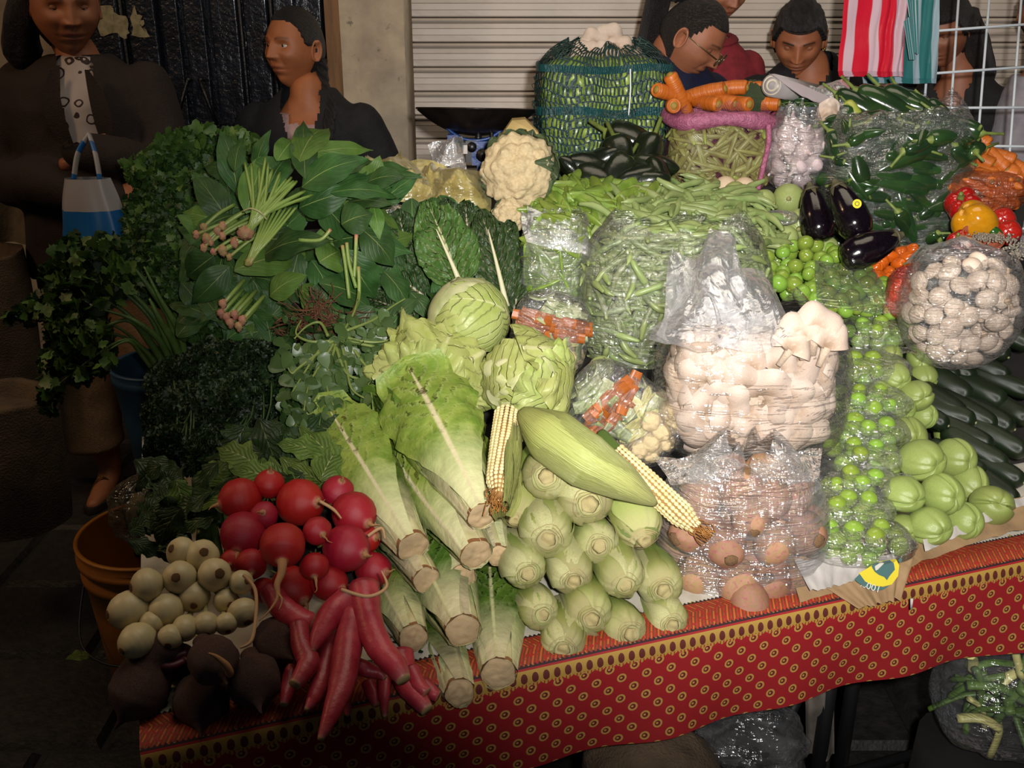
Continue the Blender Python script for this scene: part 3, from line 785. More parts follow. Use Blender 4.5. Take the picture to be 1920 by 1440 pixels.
# ---- cos lettuces, cut ends toward the viewer
m_cosl = Mleaf('cos_leaf', srgb('#86a83e'), srgb('#648f2a'), srgb('#cfd39a'), .13, srgb('#d6d5a4'), .30, .16, 10, .45, rand=.08, trl=.18, bump=.8, scale=45)
m_cosd = Mleaf('cos_leaf_dark', srgb('#557f24'), srgb('#3c651a'), srgb('#c2cf8c'), .12, srgb('#cdd29a'), .26, .16, 10, .45, rand=.1, trl=.18, bump=.9, scale=45)
m_butt = M('cut_butt', srgb('#b59a74'), srgb('#9a8462'), 16, .8, .5, 70)
m_butts = M('butt_side', srgb('#cfc79a'), srgb('#b5ae7c'), 30, .6, .3, 50)
m_brown = M('butt_rim', srgb('#8d5f38'), srgb('#6d4626'), 60, .8, .5, 120)
def cos_lettuce(px, py, rpx, tx, ty, label, lift=.03, spread=1.0, nleaf=9, dark=.35, d=None, tlift=None, seed=0):
    rr = random.Random(seed * 7 + 3)
    d = d or D(px, py, lift)
    p = P(px, py, d); t = P(tx, ty, d + .26)
    L = (t - p).length; ax = (p - t).normalized(); r0 = G(d, rpx)
    o = empty('cos_lettuce', p, label, 'lettuce', None, quat(ax, rr.random() * 6))
    # butt
    mb = MB(); mb.sweep([(0, 0, -.25 * L), (0, 0, -.1 * L), (0, 0, -.01), (0, 0, 0)], [r0 * 1.15, r0 * 1.08, r0, r0 * .97], 28, lambda a, t: 1 + .05 * sin(5 * a) + .03 * noise.noise(Vector((cos(a) * 4, sin(a) * 4, seed))), cap=False)
    ob('stalk_base', mb.mesh('stalk_base', m_butts), o)
    mb = MB()
    def disc(u, v):
        a = u * 2 * pi; rr_ = r0 * .99 * v * (1 + .05 * sin(5 * a) + .03 * noise.noise(Vector((cos(a) * 4, sin(a) * 4, seed))))
        return Vector((rr_ * cos(a), rr_ * sin(a), .001 + .002 * noise.noise(Vector((cos(a) * v * 3, sin(a) * v * 3, seed))) - .003 * v ** 6))
    mb.grid(28, 8, disc, closeu=True)
    mb.grid(28, 1, lambda u, v: disc(u, 1.0) * (1 + .03 * v) - Vector((0, 0, .007 * v - .0015)), 1, closeu=True)
    ob('cut_face', mb.mesh('cut_face', [m_butt, m_brown]), o)
    for i in range(nleaf):
        layer = i // 4; a0 = i * 2.4 + rr.uniform(-.2, .2)
        LL = L * rr.uniform(.86, 1.08) * (1 - .08 * layer); rb = r0 * (1.06 - .16 * layer)
        ph1 = rr.uniform(.62, .95) * (1.0 if layer else 1.1); wv = rr.uniform(0, 9); sp = spread * rr.uniform(.8, 1.25) * (1 - .25 * layer)
        curl = rr.uniform(-.3, .3)
        def lf(u, v):
            x = 2 * u - 1; z = -v * LL
            w = (.55 + .45 * min(v / .5, 1)) * sqrt(max(0.0, 1 - max(0, (v - .62) / .385) ** 2)) if v < 1 else 0
            rho = rb * (1 + 1.15 * sp * sin(min(v, .75) / .75 * pi / 2) ** 1.3)
            rho *= 1 + .15 * sp * v
            ruf = .10 * rho * abs(x) ** 2 * v * (sin(v * 30 + wv + 3 * x) + .7 * sin(v * 53 + wv * 2)) + .05 * rho * noise.noise(Vector((x * 3, v * 9, wv))) * v + .05 * r0 * abs(noise.noise(Vector((x * 5, v * 22, wv)))) * min(1, v * 2)
            ang = a0 + x * ph1 * w * (1 + .25 * v) + curl * v * .5
            rad_ = rho + ruf - .22 * rho * (1 - abs(x)) ** 3 * 0 + .12 * rho * x * x * (v ** 2) * sp
            rad_ += .07 * r0 * exp(-(x / .16) ** 2) * (1 - v)
            return Vector((rad_ * cos(ang), rad_ * sin(ang), z))
        mb = MB(); mb.grid(18, 30, lf)
        ob('leaf', mb.mesh('leaf', m_cosd if rr.random() < dark else m_cosl), o)
    return o
cos_lettuce(775, 1026, 31, 640, 800, 'cos lettuce leftmost in the top row, leaf tips fanned out toward the parsley', .05, 1.25, 11, .3, seed=1)
cos_lettuce(905, 968, 29, 790, 745, 'topmost cos lettuce, broad bright leaves, cut end beside the opened corn cob', .11, 1.35, 12, .15, seed=2)
cos_lettuce(893, 1040, 31, 770, 830, 'cos lettuce directly under the topmost one, large brown cut end', .07, 1.0, 9, .4, seed=3)
cos_lettuce(935, 1043, 22, 885, 870, 'cos lettuce squeezed between the lettuces and the corn', .03, .8, 7, .5, seed=4)
cos_lettuce(800, 1088, 26, 700, 930, 'cos lettuce right beside the radishes, second row, small cut end', .03, .9, 8, .4, seed=5)
cos_lettuce(867, 1083, 26, 790, 940, 'middle cos lettuce of the second row', .02, .9, 8, .4, seed=6)
cos_lettuce(775, 1196, 27, 715, 1060, 'cos lettuce with yellowed outer leaves beside the long red roots', .02, .9, 8, .1, seed=7)
cos_lettuce(868, 1183, 33, 810, 1020, 'cos lettuce with the widest ragged cut end, third row', .03, 1.0, 9, .3, seed=8)
cos_lettuce(862, 1300, 28, 800, 1160, 'lowest cos lettuce, its cut end over the red cloth edge', .01, .9, 8, .4, seed=9)
cos_lettuce(935, 1264, 33, 925, 1090, 'cos lettuce in the bottom row next to the corn', .01, 1.0, 9, .5, seed=10)

# ---- iceberg lettuces
m_ice = Mleaf('iceberg_leaf', srgb('#b9c98a'), srgb('#a3bb6e'), srgb('#c9d6a2'), .05, None, .3, .14, 7, .38, rand=.05, trl=.15, bump=.15, scale=20, veinw=.1)
m_iceg = Mleaf('iceberg_green', srgb('#93b050'), srgb('#a6bd68'), srgb('#bccf86'), .06, None, .3, .25, 8, .4, rand=.06, trl=.2, bump=.9, scale=30, veinw=.12)
def iceberg(px, py, rpx, label, lift, seed, frill=.1, npatch=7, loose=0, green=.3, dirn=(0, .3)):
    rr = random.Random(seed); d = D(px, py, lift); p = P(px, py, d); r = G(d, rpx)
    o = empty('iceberg_lettuce', p, label, 'lettuce', None, quat(aim(p, dirn[0], dirn[1])))
    mb = MB(); mb.ball((0, 0, 0), (r * .95, r * .95, r * .93), 40, 28, lambda n: 1 + .02 * noise.noise(n * 3)); ob('heart', mb.mesh('heart', m_ice), o)
    for i in range(npatch + loose):
        lo_ = i >= npatch
        c = Vector((rr.gauss(0, .7), rr.gauss(0, .7), rr.gauss(.3, .5))).normalized() if i else Vector((.1, .1, 1)).normalized()
        q = c.to_track_quat('Z', 'Y') @ Quaternion((0, 0, 1), rr.random() * 6.28)
        ang = rr.uniform(1.1, 1.45); rad0 = r * (1.0 + .012 * i) * (1.08 if lo_ else 1); s0 = rr.uniform(0, 9); fr = frill * (2.4 if lo_ else 1)
        def pt(u, v):
            x, y = (2 * u - 1), (2 * v - 1)
            k = max(abs(x), abs(y)); h = sqrt(x * x + y * y) + 1e-6; tt = k * ang * (1 + .12 * noise.noise(Vector((x * 2, y * 2, s0))))
            az = math.atan2(y, x)
            rd_ = rad0 * (1 + .025 * noise.noise(Vector((x * 1.6, y * 1.6, s0))) + .012 * exp(-(x / .06) ** 2) * (1 - .5 * v))
            rd_ += r * fr * max(0, k - .55) ** 1.5 * 3 * (.35 + .16 * sin(az * 19 + s0) + .8 * noise.noise(Vector((x * 3.5, y * 3.5, s0))))
            return q @ Vector((rd_ * sin(tt) * x / h, rd_ * sin(tt) * y / h, rd_ * cos(tt)))
        mb = MB(); mb.grid(30, 30, pt); ob('leaf', mb.mesh('leaf', m_iceg if (rr.random() < green or lo_) and i else m_ice), o)
    return o
iceberg(880, 598, 74, 'smooth round iceberg lettuce on top behind the two loose ones', .10, 21, .06, 6, 0, .15, (-.2, .8))
iceberg(988, 712, 76, 'iceberg lettuce with one frilled outer leaf, behind the opened corn', .08, 25, .22, 6, 2, .25, (.1, .1))
iceberg(812, 705, 84, 'loose bright green iceberg lettuce beside the purslane', .03, 33, .25, 6, 4, .9, (-.3, .4))

# ---- corn in the husk
m_husk = M('husk', None, srgb('#7f9d40'), 30, .48, .5, 30, rand=.10, hue=.012, lo=.45, hi=.75, stretch=(5, 5, .5), bstretch=(9, 9, .4),
           stops=[(0, srgb('#4d7a22')), (.5, srgb('#7c9e3a')), (.8, srgb('#a0b45c')), (1, srgb('#b9bd7c'))])
m_huskd = M('husk_dark', None, srgb('#5c8a28'), 30, .5, .6, 30, rand=.08, lo=.45, hi=.75, stretch=(7, 7, .4), bstretch=(12, 12, .4),
            stops=[(0, srgb('#3d6a1c')), (.6, srgb('#64902c')), (1, srgb('#9dad5e'))])
m_cstub = M('corn_stub', srgb('#b5a87a'), srgb('#94854f'), 60, .7, .4, 120)
m_huskin = M('husk_edge', srgb('#b5bf82'), srgb('#97a75c'), 30, .6, .3, 60, bstretch=(9, 9, .4))
corns = []
for k in range(5):
    rr = random.Random(40 + k)
    mb = MB(); zs_ = [-5.2, -4.2, -3.0, -2.0, -1.0, -.3, .25, .6, .85, .98, 1.04]; rs_ = [.2, .5, .8, .95, 1.0, 1.0, .95, .84, .66, .46, .34]
    ph = rr.random() * 6
    pts, rad = smooth_path([(0, 0, z) for z in zs_], 4, rs_)
    def pr(a, t, ph=ph): return 1 + .012 * sin(22 * a) + .03 * sin(2 * a + ph) + .02 * sin(3 * a + 5 * t)
    mb.sweep(pts, rad, 44, pr)
    body = mb.mesh('corn_cob', m_husk if k != 4 else m_huskd)
    parts = []
    # wrapped outer leaves whose lips stand proud round the stub
    for j in range(4):
        a0 = ph + j * 1.7; wdt = rr.uniform(1.2, 1.7); off = .03 + .022 * j; zt = 1.08 + rr.uniform(-.1, .12) - .03 * j
        def wl(u, v, a0=a0, wdt=wdt, off=off, zt=zt, k=k, j=j):
            x = 2 * u - 1; z = -3.4 + (zt + 3.4) * v
            base = np.interp(z, zs_, rs_)
            lip = .10 * max(0, x) ** 3 * v
            a = a0 + x * wdt * (1 - .55 * max(0, v - .75) / .25 * .6)
            rr_ = base * (1 + .012 * sin(22 * a)) + off + lip + .012 * sin(11 * a)
            if z > .7: rr_ += (z - .7) * .16
            return Vector((rr_ * cos(a), rr_ * sin(a), z + .08 * noise.noise(Vector((x * 3, j, k))) * v))
        m2 = MB(); m2.grid(26, 20, wl); parts.append(('husk_leaf', m2.mesh('husk_leaf', m_husk if (j + k) % 3 or k == 4 else m_huskin)))
    m3 = MB(); tl = rr.uniform(1.12, 1.3)
    m3.sweep([(0, 0, .95), (.02, 0, tl - .04), (.03, .02, tl)], [.36, .27, .23], 16, lambda a, t: 1 + .08 * sin(5 * a))
    for j in range(3): m3.sweep([(0, 0, 1.0 + .0 * j), (0, 0, 1.09 - .02 * j)], [.42 + .1 * j, .4 + .1 * j], 20, lambda a, t: 1 + .06 * sin(4 * a + j), cap=False)
    parts.append(('stub', m3.mesh('stub', m_cstub)))
    corns.append(('corn_cob', body, parts))
CN = [(1025, 892, 48, -.05, -.1, .12, 0), (1103, 940, 54, .15, -.35, .10, 1), (1026, 1006, 50, .05, -.4, .07, 2), (1122, 1022, 41, .15, -.25, .05, 3), (1203, 1000, 46, .5, -1.3, .06, 4), (987, 1072, 41, .2, -.4, .04, 0),
      (1074, 1083, 43, .2, -.6, .03, 1), (1170, 1090, 43, .25, -.6, .03, 2), (1242, 1102, 43, .2, -.4, .02, 3), (1016, 1150, 37, .2, -.3, .015, 2), (1108, 1156, 45, .15, -.4, .015, 0), (1178, 1186, 43, .35, -.3, .0, 3),
      (1258, 1168, 38, .3, -.4, .0, 1), (1056, 1212, 42, .0, -.5, .0, 2), (966, 965, 38, -.3, -1.0, .05, 1), (1085, 1150, 34, -.2, .1, -.01, 3)]
for k, (px, py, rp, rx, uy, lf, ty) in enumerate(CN):
    p = PD(px, py, lf); r = G(D(px, py, lf), rp)
    ax = aim(p, rx + (px - 1100) * -.0001, uy)
    inst(corns[ty], p - ax * r * .7, quat(ax, R.random() * 6), r * .98, 'corn cob in its green husk, stub end facing out, in the pile right of the lettuces' if ty != 4 else 'dark green ribbed corn husk slanting down at the right of the corn pile', 'corn',
         'corn cobs stacked stub end out' if ty != 4 else None)
# opened cobs
m_kern = M('kernel', srgb('#d6c795'), srgb('#c4b27c'), 40, .35, rand=0, detail=1)
m_cobc = M('cob_core', srgb('#8f6a3a'), rough=.9)
m_silk = M('corn_silk', srgb('#6d4018'), srgb('#9c6a2c'), 60, .7)
def cob(a, b_, rpx, label, husks, spin, kern_from=.1):
    """a = tip side, b_ = other end"""
    L = (b_ - a).length; ax = (b_ - a).normalized(); rr_ = rpx
    o = empty('opened_corn_cob', a, label, 'corn', None, quat(ax, spin))
    m = MB(); m.sweep([(0, 0, 0), (0, 0, L * .1), (0, 0, L * .6), (0, 0, L)], [rr_ * .3, rr_ * .8, rr_ * .95, rr_ * .8], 14); ob('cob_core', m.mesh('cob_core', m_cobc), o)
    kb = MB(); kb.ball((0, 0, 0), 1, 7, 5); ms = []
    rows = 14; n = int(L / .0062)
    for j in range(n):
        z = (j + .5) * L / n; t = z / L
        rad_ = rr_ * min(1, .45 + t * 3.2) * (1 - .12 * max(0, t - .6))
        for i in range(rows):
            an = 2 * pi * i / rows + .02 * j + R.uniform(-.02, .02)
            q = Quaternion((0, 0, 1), an)
            ms.append(TRS(q @ Vector((rad_, 0, z)), q, (rad_ * .16, rad_ * .215, L / n * .56)))
    k = ob('kernels', scatter('kernels', kb.v, kb.f, ms, m_kern), o); k['kind'] = 'stuff'
    for (a0, wd, z0, z1, off, tipw) in husks:
        def hl(u, v):
            x = 2 * u - 1; z = z0 + (z1 - z0) * v
            w = wd * sin(pi * min(max(v, .02) ** .7, .98)) ** .5
            ra = rr_ * 1.15 * (.75 + .5 * sin(pi * v)) + off * v * v + .0012 * sin(x * 30)
            an = a0 + x * w
            ra += .010 * max(0, abs(x) - .75) * 4 * sin(v * 7 + a0)
            return Vector((ra * cos(an), ra * sin(an), z))
        m2 = MB(); m2.grid(24, 26, hl); ob('husk_leaf', m2.mesh('husk_leaf', m_husk2), o)
    m2 = MB()
    for j in range(26):
        an = R.random() * 6.28; sg = [Vector((rr_ * .4 * cos(an), rr_ * .4 * sin(an), .01))]
        for _ in range(4): sg.append(sg[-1] + Vector((R.uniform(-.006, .006), R.uniform(-.006, .006), -.008)))
        m2.sweep(smooth_path(sg, 3), .0008, 4)
    ob('silk', m2.mesh('silk', m_silk), o)
    return o
m_husk2 = M('husk_open', None, srgb('#8fa053'), 5, .5, .8, 5, rand=.05, lo=.45, hi=.8, stretch=(9, .8, 1), bstretch=(22, .8, 1), coord='UV',
            stops=[(0, srgb('#8a9a48')), (.5, srgb('#94ab50')), (1, srgb('#a9b868'))])
# upright one: tip down at (930,945), top (935,785)
a = PD(935, 930, .15); b_ = PD(950, 775, .13)
cob(a, b_, .017, 'half opened corn cob standing upright between lettuce and corn, kernels showing on its left', [(0, 1.25, -.02, 0.165, .004, 0), (.9, 1.15, -.025, .17, .008, 0), (-.7, .95, -.02, .16, .0, 0)], 3.4)
# long diagonal one
a = PD(1306, 990, .09); b_ = PD(1150, 850, .13)
cob(a, b_, .0165, 'long corn cob lying diagonally, bare white kernels at its lower right tip', [], .4)
pa = [PD(982, 775, .16), PD(1030, 815, .17), PD(1100, 865, .165), PD(1170, 905, .15), PD(1230, 945, .12)]
q, rr_ = smooth_path(pa, 6, [G(1.45, 14), G(1.45, 42), G(1.4, 44), G(1.35, 30), G(1.3, 5)])
org = pa[2]; mb = MB(); mb.sweep([x - org for x in q], rr_, 30, lambda a, t: 1 + .015 * sin(16 * a) + .04 * sin(a * 2))
dh = ob('corn_husk', mb.mesh('corn_husk', m_husk2), None, org); tag(dh, 'big pale green corn husk lying diagonally over the stacked corn', 'corn')
for sgn in (1, -1):
    mb = MB()
    def hs(u, v):
        i = v * (len(q) - 1); i0 = min(int(i), len(q) - 2); c = q[i0].lerp(q[i0 + 1], i - i0) - org
        r_ = rr_[i0] + (rr_[i0 + 1] - rr_[i0]) * (i - i0)
        t_ = (q[i0 + 1] - q[i0]).normalized(); n_ = aim(c + org); s_ = t_.cross(n_).normalized()
        an = (u * 1.5 - .1) * sgn
        k = 1.05 + .16 * u * sin(pi * v) + .05 * sin(v * 9) * u
        return c + (n_ * cos(an + sgn * .5) + s_ * sin(an + sgn * .5)) * r_ * k
    mb.grid(12, 26, hs); ob('husk_leaf', mb.mesh('husk_leaf', m_husk2), dh)

# ---- chayotes
m_chay = M('chayote_skin', None, srgb('#6d8a38'), 18, .34, .2, 40, rand=.10, hue=.008, lo=.4, hi=.8,
           stops=[(0, srgb('#66883a')), (.5, srgb('#7c9a4a')), (1, srgb('#748f42'))])
chay = []
for k in range(4):
    rr = random.Random(60 + k); cr = [(rr.uniform(0, .4) + j * 2 * pi / 5, rr.uniform(.06, .16), rr.uniform(.12, .2)) for j in range(5)]
    cr = [(a_, d_ * .45, w_) for a_, d_, w_ in cr[:3]]; cr += [(0, .30, .10), (pi + .2, .26, .10)]
    def cf(n):
        a = math.atan2(n.y, n.x); k_ = 1 + .0
        zz = n.z
        g = 0
        for a0, dp, w in cr:
            da = (a - a0 + pi) % (2 * pi) - pi
            g += dp * exp(-(da / w) ** 2) * max(0, (zz + .45)) ** 1.0 / 1.2 * (1 if zz < .9 else .5)
        taper = 1 - .16 * max(0, -zz) ** 1.0
        return (1 - g) * taper - .16 * exp(-((1 - zz) / .05) ** 1)
    mb = MB(); mb.ball((0, 0, 0), (1, .9, 1.25), 72, 44, cf); chay.append(('chayote', mb.mesh('chayote', m_chay), []))
CH = [(1688, 622, 62, .03), (1668, 668, 50, .02), (1725, 668, 56, .02), (1676, 705, 58, .05), (1730, 705, 54, .0), (1716, 742, 66, .04), (1752, 742, 40, -.03), (1690, 760, 54, .03), (1730, 780, 52, 0), (1700, 818, 78, .02), (1782, 812, 64, -.03),
      (1725, 862, 86, .06), (1788, 858, 78, .02), (1692, 925, 76, .05), (1764, 926, 82, .05), (1815, 904, 74, .0), (1740, 985, 80, .03), (1804, 976, 74, .02), (1858, 948, 84, .02), (1692, 990, 60, .01), (1660, 880, 60, .02), (1650, 965, 60, .0), (1650, 740, 56, .03), (1656, 810, 60, .02)]
for k, (px, py, s, lf) in enumerate(CH):
    p = PD(px, py, lf); r = G(D(px, py, lf), s) / 2
    inst(chay[k % 4], p, quat(aim(p, R.uniform(.1, .8), R.uniform(-.7, .1)), R.uniform(-.4, .4) + R.choice((0, 1.57, .7))), r * .98,
         'smooth light green chayote in the pile between the green tomato bags and the cucumbers', 'chayote', 'chayotes piled at the right')
# ---- dark cucumbers at the right edge
m_cuc = M('cucumber_skin', srgb('#0c170b'), srgb('#14260f'), 30, .3, .25, 50, rand=.2)
m_ctip = M('cucumber_tip', srgb('#8d9a5c'), srgb('#4b5a2a'), 60, .6)
mb = MB(); zz = [-1, -.96, -.85, -.6, 0, .6, .85, .95, 1.0]
mb.sweep(*smooth_path([(0, .05 * z * z, z * 3.2) for z in zz], 3, [.1, .4, .78, .95, 1, .95, .78, .5, .12]), 20, lambda a, t: 1 + .02 * sin(5 * a))
m2 = MB(); m2.ball((0, .05, 3.2), (.13, .13, .1), 10, 6)
cuc = ('cucumber', mb.mesh('cucumber', m_cuc), [('blossom_end', m2.mesh('blossom_end', m_ctip))])
CU = [(1875, 660, 40), (1810, 700, 44), (1875, 700, 40), (1800, 735, 50), (1865, 745, 46), (1915, 730, 40), (1805, 785, 48), (1880, 795, 46), (1840, 830, 46), (1905, 840, 44), (1790, 770, 46), (1870, 865, 44), (1900, 895, 44), (1850, 790, 42), (1780, 700, 40),
      (1915, 780, 40), (1890, 930, 44), (1830, 880, 40), (1760, 790, 40), (1915, 640, 40)]
for k, (px, py, s) in enumerate(CU):
    lf = -.0; d = D(px, py, lf); p = P(px, py, d); ax = aim(p, .9 + R.uniform(-.2, .2), -.55 + R.uniform(-.15, .15), .75); r = G(d, s) / 2
    inst(cuc, p - ax * r * 2.2, quat(ax, R.random() * 6), r, 'dark green cucumber in the shaded pile at the far right', 'cucumber', 'dark cucumbers at the right')

relabel(0, group_objs('white onions in a bunch'), 'peeled white onion over the beets', 32)
relabel(0, group_objs('round red radishes'), 'round red radish', 42)
relabel(0, group_objs('corn cobs stacked stub end out'), 'corn cob in husk, stub facing out', 50)
relabel(0, group_objs('chayotes piled at the right'), 'light green chayote', 42)
relabel(0, group_objs('long red roots'), 'long crooked red root', 40)
relabel(0, group_objs('dark cucumbers at the right'), 'dark green cucumber', 36)
# ================================================================== BAGS AND PILES
m_film = Mfilm('clear_film', haze=.10, gloss=.09, scale=9, streak=(1, 1, 3.5), bump=.8, rough=.10)
m_film2 = Mfilm('clear_film_fine', haze=.05, gloss=.08, scale=16, streak=(1, 1, 2.5), bump=.8, rough=.09)
m_crum = Mfilm('crumpled_film', haze=.24, gloss=.05, scale=8, streak=(1.5, 1, 1.5), bump=.5, rough=.2)
m_filmy = Mfilm('yellow_film', tint=(.9, .82, .5), haze=.62, gloss=.012, scale=7, streak=(1, 1, 1.5), hazecol=srgb('#b3a668'), bump=.45, rough=.25)
def sup(n, abc, e=3.0):
    return (abs(n.x / abc[0]) ** e + abs(n.y / abc[1]) ** e + abs(n.z / abc[2]) ** e) ** (-1 / e)
def fill(c, abc, n, dmin, layer=.86, e=3.0, ymax=.25, zmin=-1, zmax=1, rr=None):
    rr = rr or R; out = []
    for _ in range(n * 40):
        d = Vector((rr.gauss(0, 1), rr.gauss(0, 1), rr.gauss(0, 1))).normalized()
        d = Vector((d.x * abc[0], d.y * abc[1], d.z * abc[2])).normalized()
        if d.y > ymax * abc[1] / .1 * .3 + .1: continue
        p = d * sup(d, abc, e) * layer
        if not (zmin * abc[2] <= p.z <= zmax * abc[2]): continue
        if all((p - q).length_squared > dmin * dmin for q, _ in out):
            nn = Vector((abs(p.x / abc[0]) ** (e - 1) / abc[0] * (1 if p.x > 0 else -1), abs(p.y / abc[1]) ** (e - 1) / abc[1] * (1 if p.y > 0 else -1), abs(p.z / abc[2]) ** (e - 1) / abc[2] * (1 if p.z > 0 else -1))).normalized()
            out.append((p, nn))
            if len(out) >= n: break
    return [(Vector(c) + p, nn) for p, nn in out]
def tang(n, rr=None, bias=None):
    rr = rr or R; v = Vector((rr.gauss(0, 1), rr.gauss(0, 1), rr.gauss(0, 1)))
    if bias: v = Vector((v.x * bias[0], v.y * bias[1], v.z * bias[2]))
    v = v - n * v.dot(n)
    return v.normalized()
def bag(name, c, abc, label, mat=None, e=3.0, top=1.0, flare=.0, wr=.035, seed=0, taper=0., rim=.03, group=None, nu=84, nv=60, cat='bag', grow=1.05, parent=None, pull=0.):
    """plastic bag round its contents; top<1 leaves its mouth open with a loose rim"""
    mb = MB(); abc = [x * grow for x in abc]; mat = mat or m_film
    def f(u, v):
        a = u * 2 * pi; th = v * pi * top
        d = Vector((sin(th) * cos(a) * abc[0], sin(th) * sin(a) * abc[1], -cos(th) * abc[2])).normalized()
        p = d * sup(d, abc, e)
        k = 1 + wr * noise.noise(Vector((cos(a) * 2.2, sin(a) * 2.2, v * 4 + seed))) + wr * .45 * noise.noise(Vector((cos(a) * 6, sin(a) * 6, v * 9 + seed * 3)))
        k += wr * .35 * abs(sin(a * 7 + 4 * noise.noise(Vector((cos(a), sin(a), v * 3 + seed))))) * (1 - v)
        if taper: k *= 1 - taper * max(0, -d.z)
        p = Vector((p.x * k, p.y * k, p.z * (1 + .3 * (k - 1))))
        if top < 1 and v > .86:
            t = (v - .86) / .14
            p += Vector((cos(a) * abc[0], sin(a) * abc[1], 0)) * flare * t * (1 + .8 * noise.noise(Vector((cos(a) * 3, sin(a) * 3, seed + 2))))
            p.z += rim * t * (.6 + 1.4 * noise.noise(Vector((cos(a) * 2.5, sin(a) * 2.5, seed + 7)))) + .004 * sin(a * 23) * t
        return p
    mb.grid(nu, nv, f, closeu=True)
    o = ob(name, mb.mesh(name, mat), parent, c if not parent else c - parent.location)
    if not parent: tag(o, label, cat, group)
    return o
def crumple(name, q, d0, d1, label, mat=None, amp=.02, n=46, seed=0, cat='bag', parent=None, bulge=.02, thick=True):
    """loose crumpled plastic stretched between four seen corners (tl, tr, br, bl), two layers that meet at the rim"""
    mat = mat or m_crum; ds = (d0, d0, d1, d1); cs = [P(x, y, dd) for (x, y), dd in zip(q, ds)]
    org = sum(cs, Vector()) / 4; nrm = (cs[1] - cs[0]).cross(cs[3] - cs[0]).normalized()
    if nrm.y > 0: nrm = -nrm
    mb = MB()
    for side in ((1, -1) if thick else (1,)):
        def f(u, v):
            p = (cs[0] * (1 - u) + cs[1] * u) * (1 - v) + (cs[3] * (1 - u) + cs[2] * u) * v
            w = sin(pi * u) * sin(pi * v)
            nv_ = Vector((p.x * 14, p.z * 14, seed + side))
            h = noise.noise(nv_) + .5 * abs(noise.noise(nv_ * 2.3)) + .3 * noise.noise(nv_ * 4.7)
            rip = Vector((noise.noise(nv_ * .9 + Vector((5, 0, 0))), 0, noise.noise(nv_ * .9 + Vector((0, 7, 0))))) * amp * 1.1
            return p - org + nrm * (amp * h * (.35 + w) + side * bulge * w) + rip
        mb.grid(n, n, f)
    o = ob(name, mb.mesh(name, mat), parent, org if not parent else org - parent.location)
    if not parent: tag(o, label, cat)
    return o

# ---- green beans
m_bean = M('bean_skin', srgb('#82a058'), srgb('#6b8c46'), 30, .42, .15, 60, rand=.16, hue=.012)
beans = []
for k in range(6):
    rr = random.Random(k); c1, c2 = rr.uniform(-.25, .25), rr.uniform(-.12, .12); L = rr.uniform(.085, .115)
    zz = [(-.5), -.47, -.3, -.1, .1, .3, .44, .49, .53]
    pts, rad = smooth_path([(c1 * L * (z * z - .1) * 2, c2 * L * sin(z * 5), z * L) for z in zz], 2, [.0012, .0035, .0052, .0056, .0055, .0053, .0042, .0018, .0012])
    mb = MB(); mb.sweep(pts, rad, 7, lambda a, t: 1 + .10 * sin(9 * pi * t)); beans.append(('green_bean', mb.mesh('green_bean', m_bean), []))
def lay(tms, pn, label, cat, group, s=1.0, bias=None, name=None, tilt=0., up=False):
    out = []
    for p, n in pn:
        if up: q = quat((n + Vector((R.gauss(0, tilt), R.gauss(0, tilt), R.gauss(0, tilt)))).normalized(), R.random() * 6)
        else: q = quat(tang(n, bias=bias), R.random() * 6)
        out.append(inst(R.choice(tms), p, q, s * R.uniform(.9, 1.1), label, cat, group, name))
    return out
def stuff_fill(name, tms, pn, mat, label, cat, s=1.0, bias=None):
    """the deeper layers of a pile, which nobody could count"""
    tm = tms[0][1]; tv = [v.co for v in tm.vertices]; tf = [tuple(p.vertices) for p in tm.polygons]
    ms = [TRS(p, quat(tang(n, bias=bias), R.random() * 6), s) for p, n in pn]
    o = ob(name, scatter(name, tv, tf, ms, mat)); tag(o, label, cat, None, 'stuff'); return o
bc = P(1262, 565, 1.86); ba = (.170, .085, .140)
lay(beans, fill(bc, ba, 165, .011, .95), 'green bean packed inside the tall clear bag of green beans', 'bean', 'green beans in the bag', s=1.15, bias=(1, .5, .55))
stuff_fill('packed_beans', beans, fill(bc, ba, 420, .008, .84), m_bean, 'packed mass of green beans deep inside the tall clear bag', 'beans', bias=(1, .5, .6))
def pile(poly, n, dmin, lift0, lift1=None, slope=.40):
    """points on the heap's sloping face inside a seen polygon"""
    xs = [q[0] for q in poly]; ys = [q[1] for q in poly]; out = []
    def inside(x, y):
        c = False; j = len(poly) - 1
        for i in range(len(poly)):
            if (ys[i] > y) != (ys[j] > y) and x < (xs[j] - xs[i]) * (y - ys[i]) / (ys[j] - ys[i]) + xs[i]: c = not c
            j = i
        return c
    nn = (UP - EV * slope).normalized()
    for _ in range(n * 50):
        x, y = R.uniform(min(xs), max(xs)), R.uniform(min(ys), max(ys))
        if not inside(x, y): continue
        lf = R.uniform(lift0, lift1 if lift1 is not None else lift0)
        p = PD(x, y, lf, slope)
        if all((p - q).length_squared > dmin * dmin for q, _ in out):
            out.append((p, nn))
            if len(out) >= n: break
    return out
lb = pile([(1110, 420), (1200, 365), (1290, 345), (1390, 360), (1445, 410), (1450, 465), (1380, 455), (1250, 450)], 135, .010, .06, .085)
lay(beans, lb, 'loose green bean lying on top of the bean bag', 'bean', 'loose green beans on top', s=1.38, bias=(1, 1, .6))
stuff_fill('bean_heap', beans, pile([(1100, 420), (1200, 372), (1290, 352), (1390, 365), (1445, 410), (1450, 475), (1380, 475), (1110, 470)], 200, .007, .03, .05), m_bean, 'underlying mass of green beans heaped on the clear bag', 'beans', 1.1)
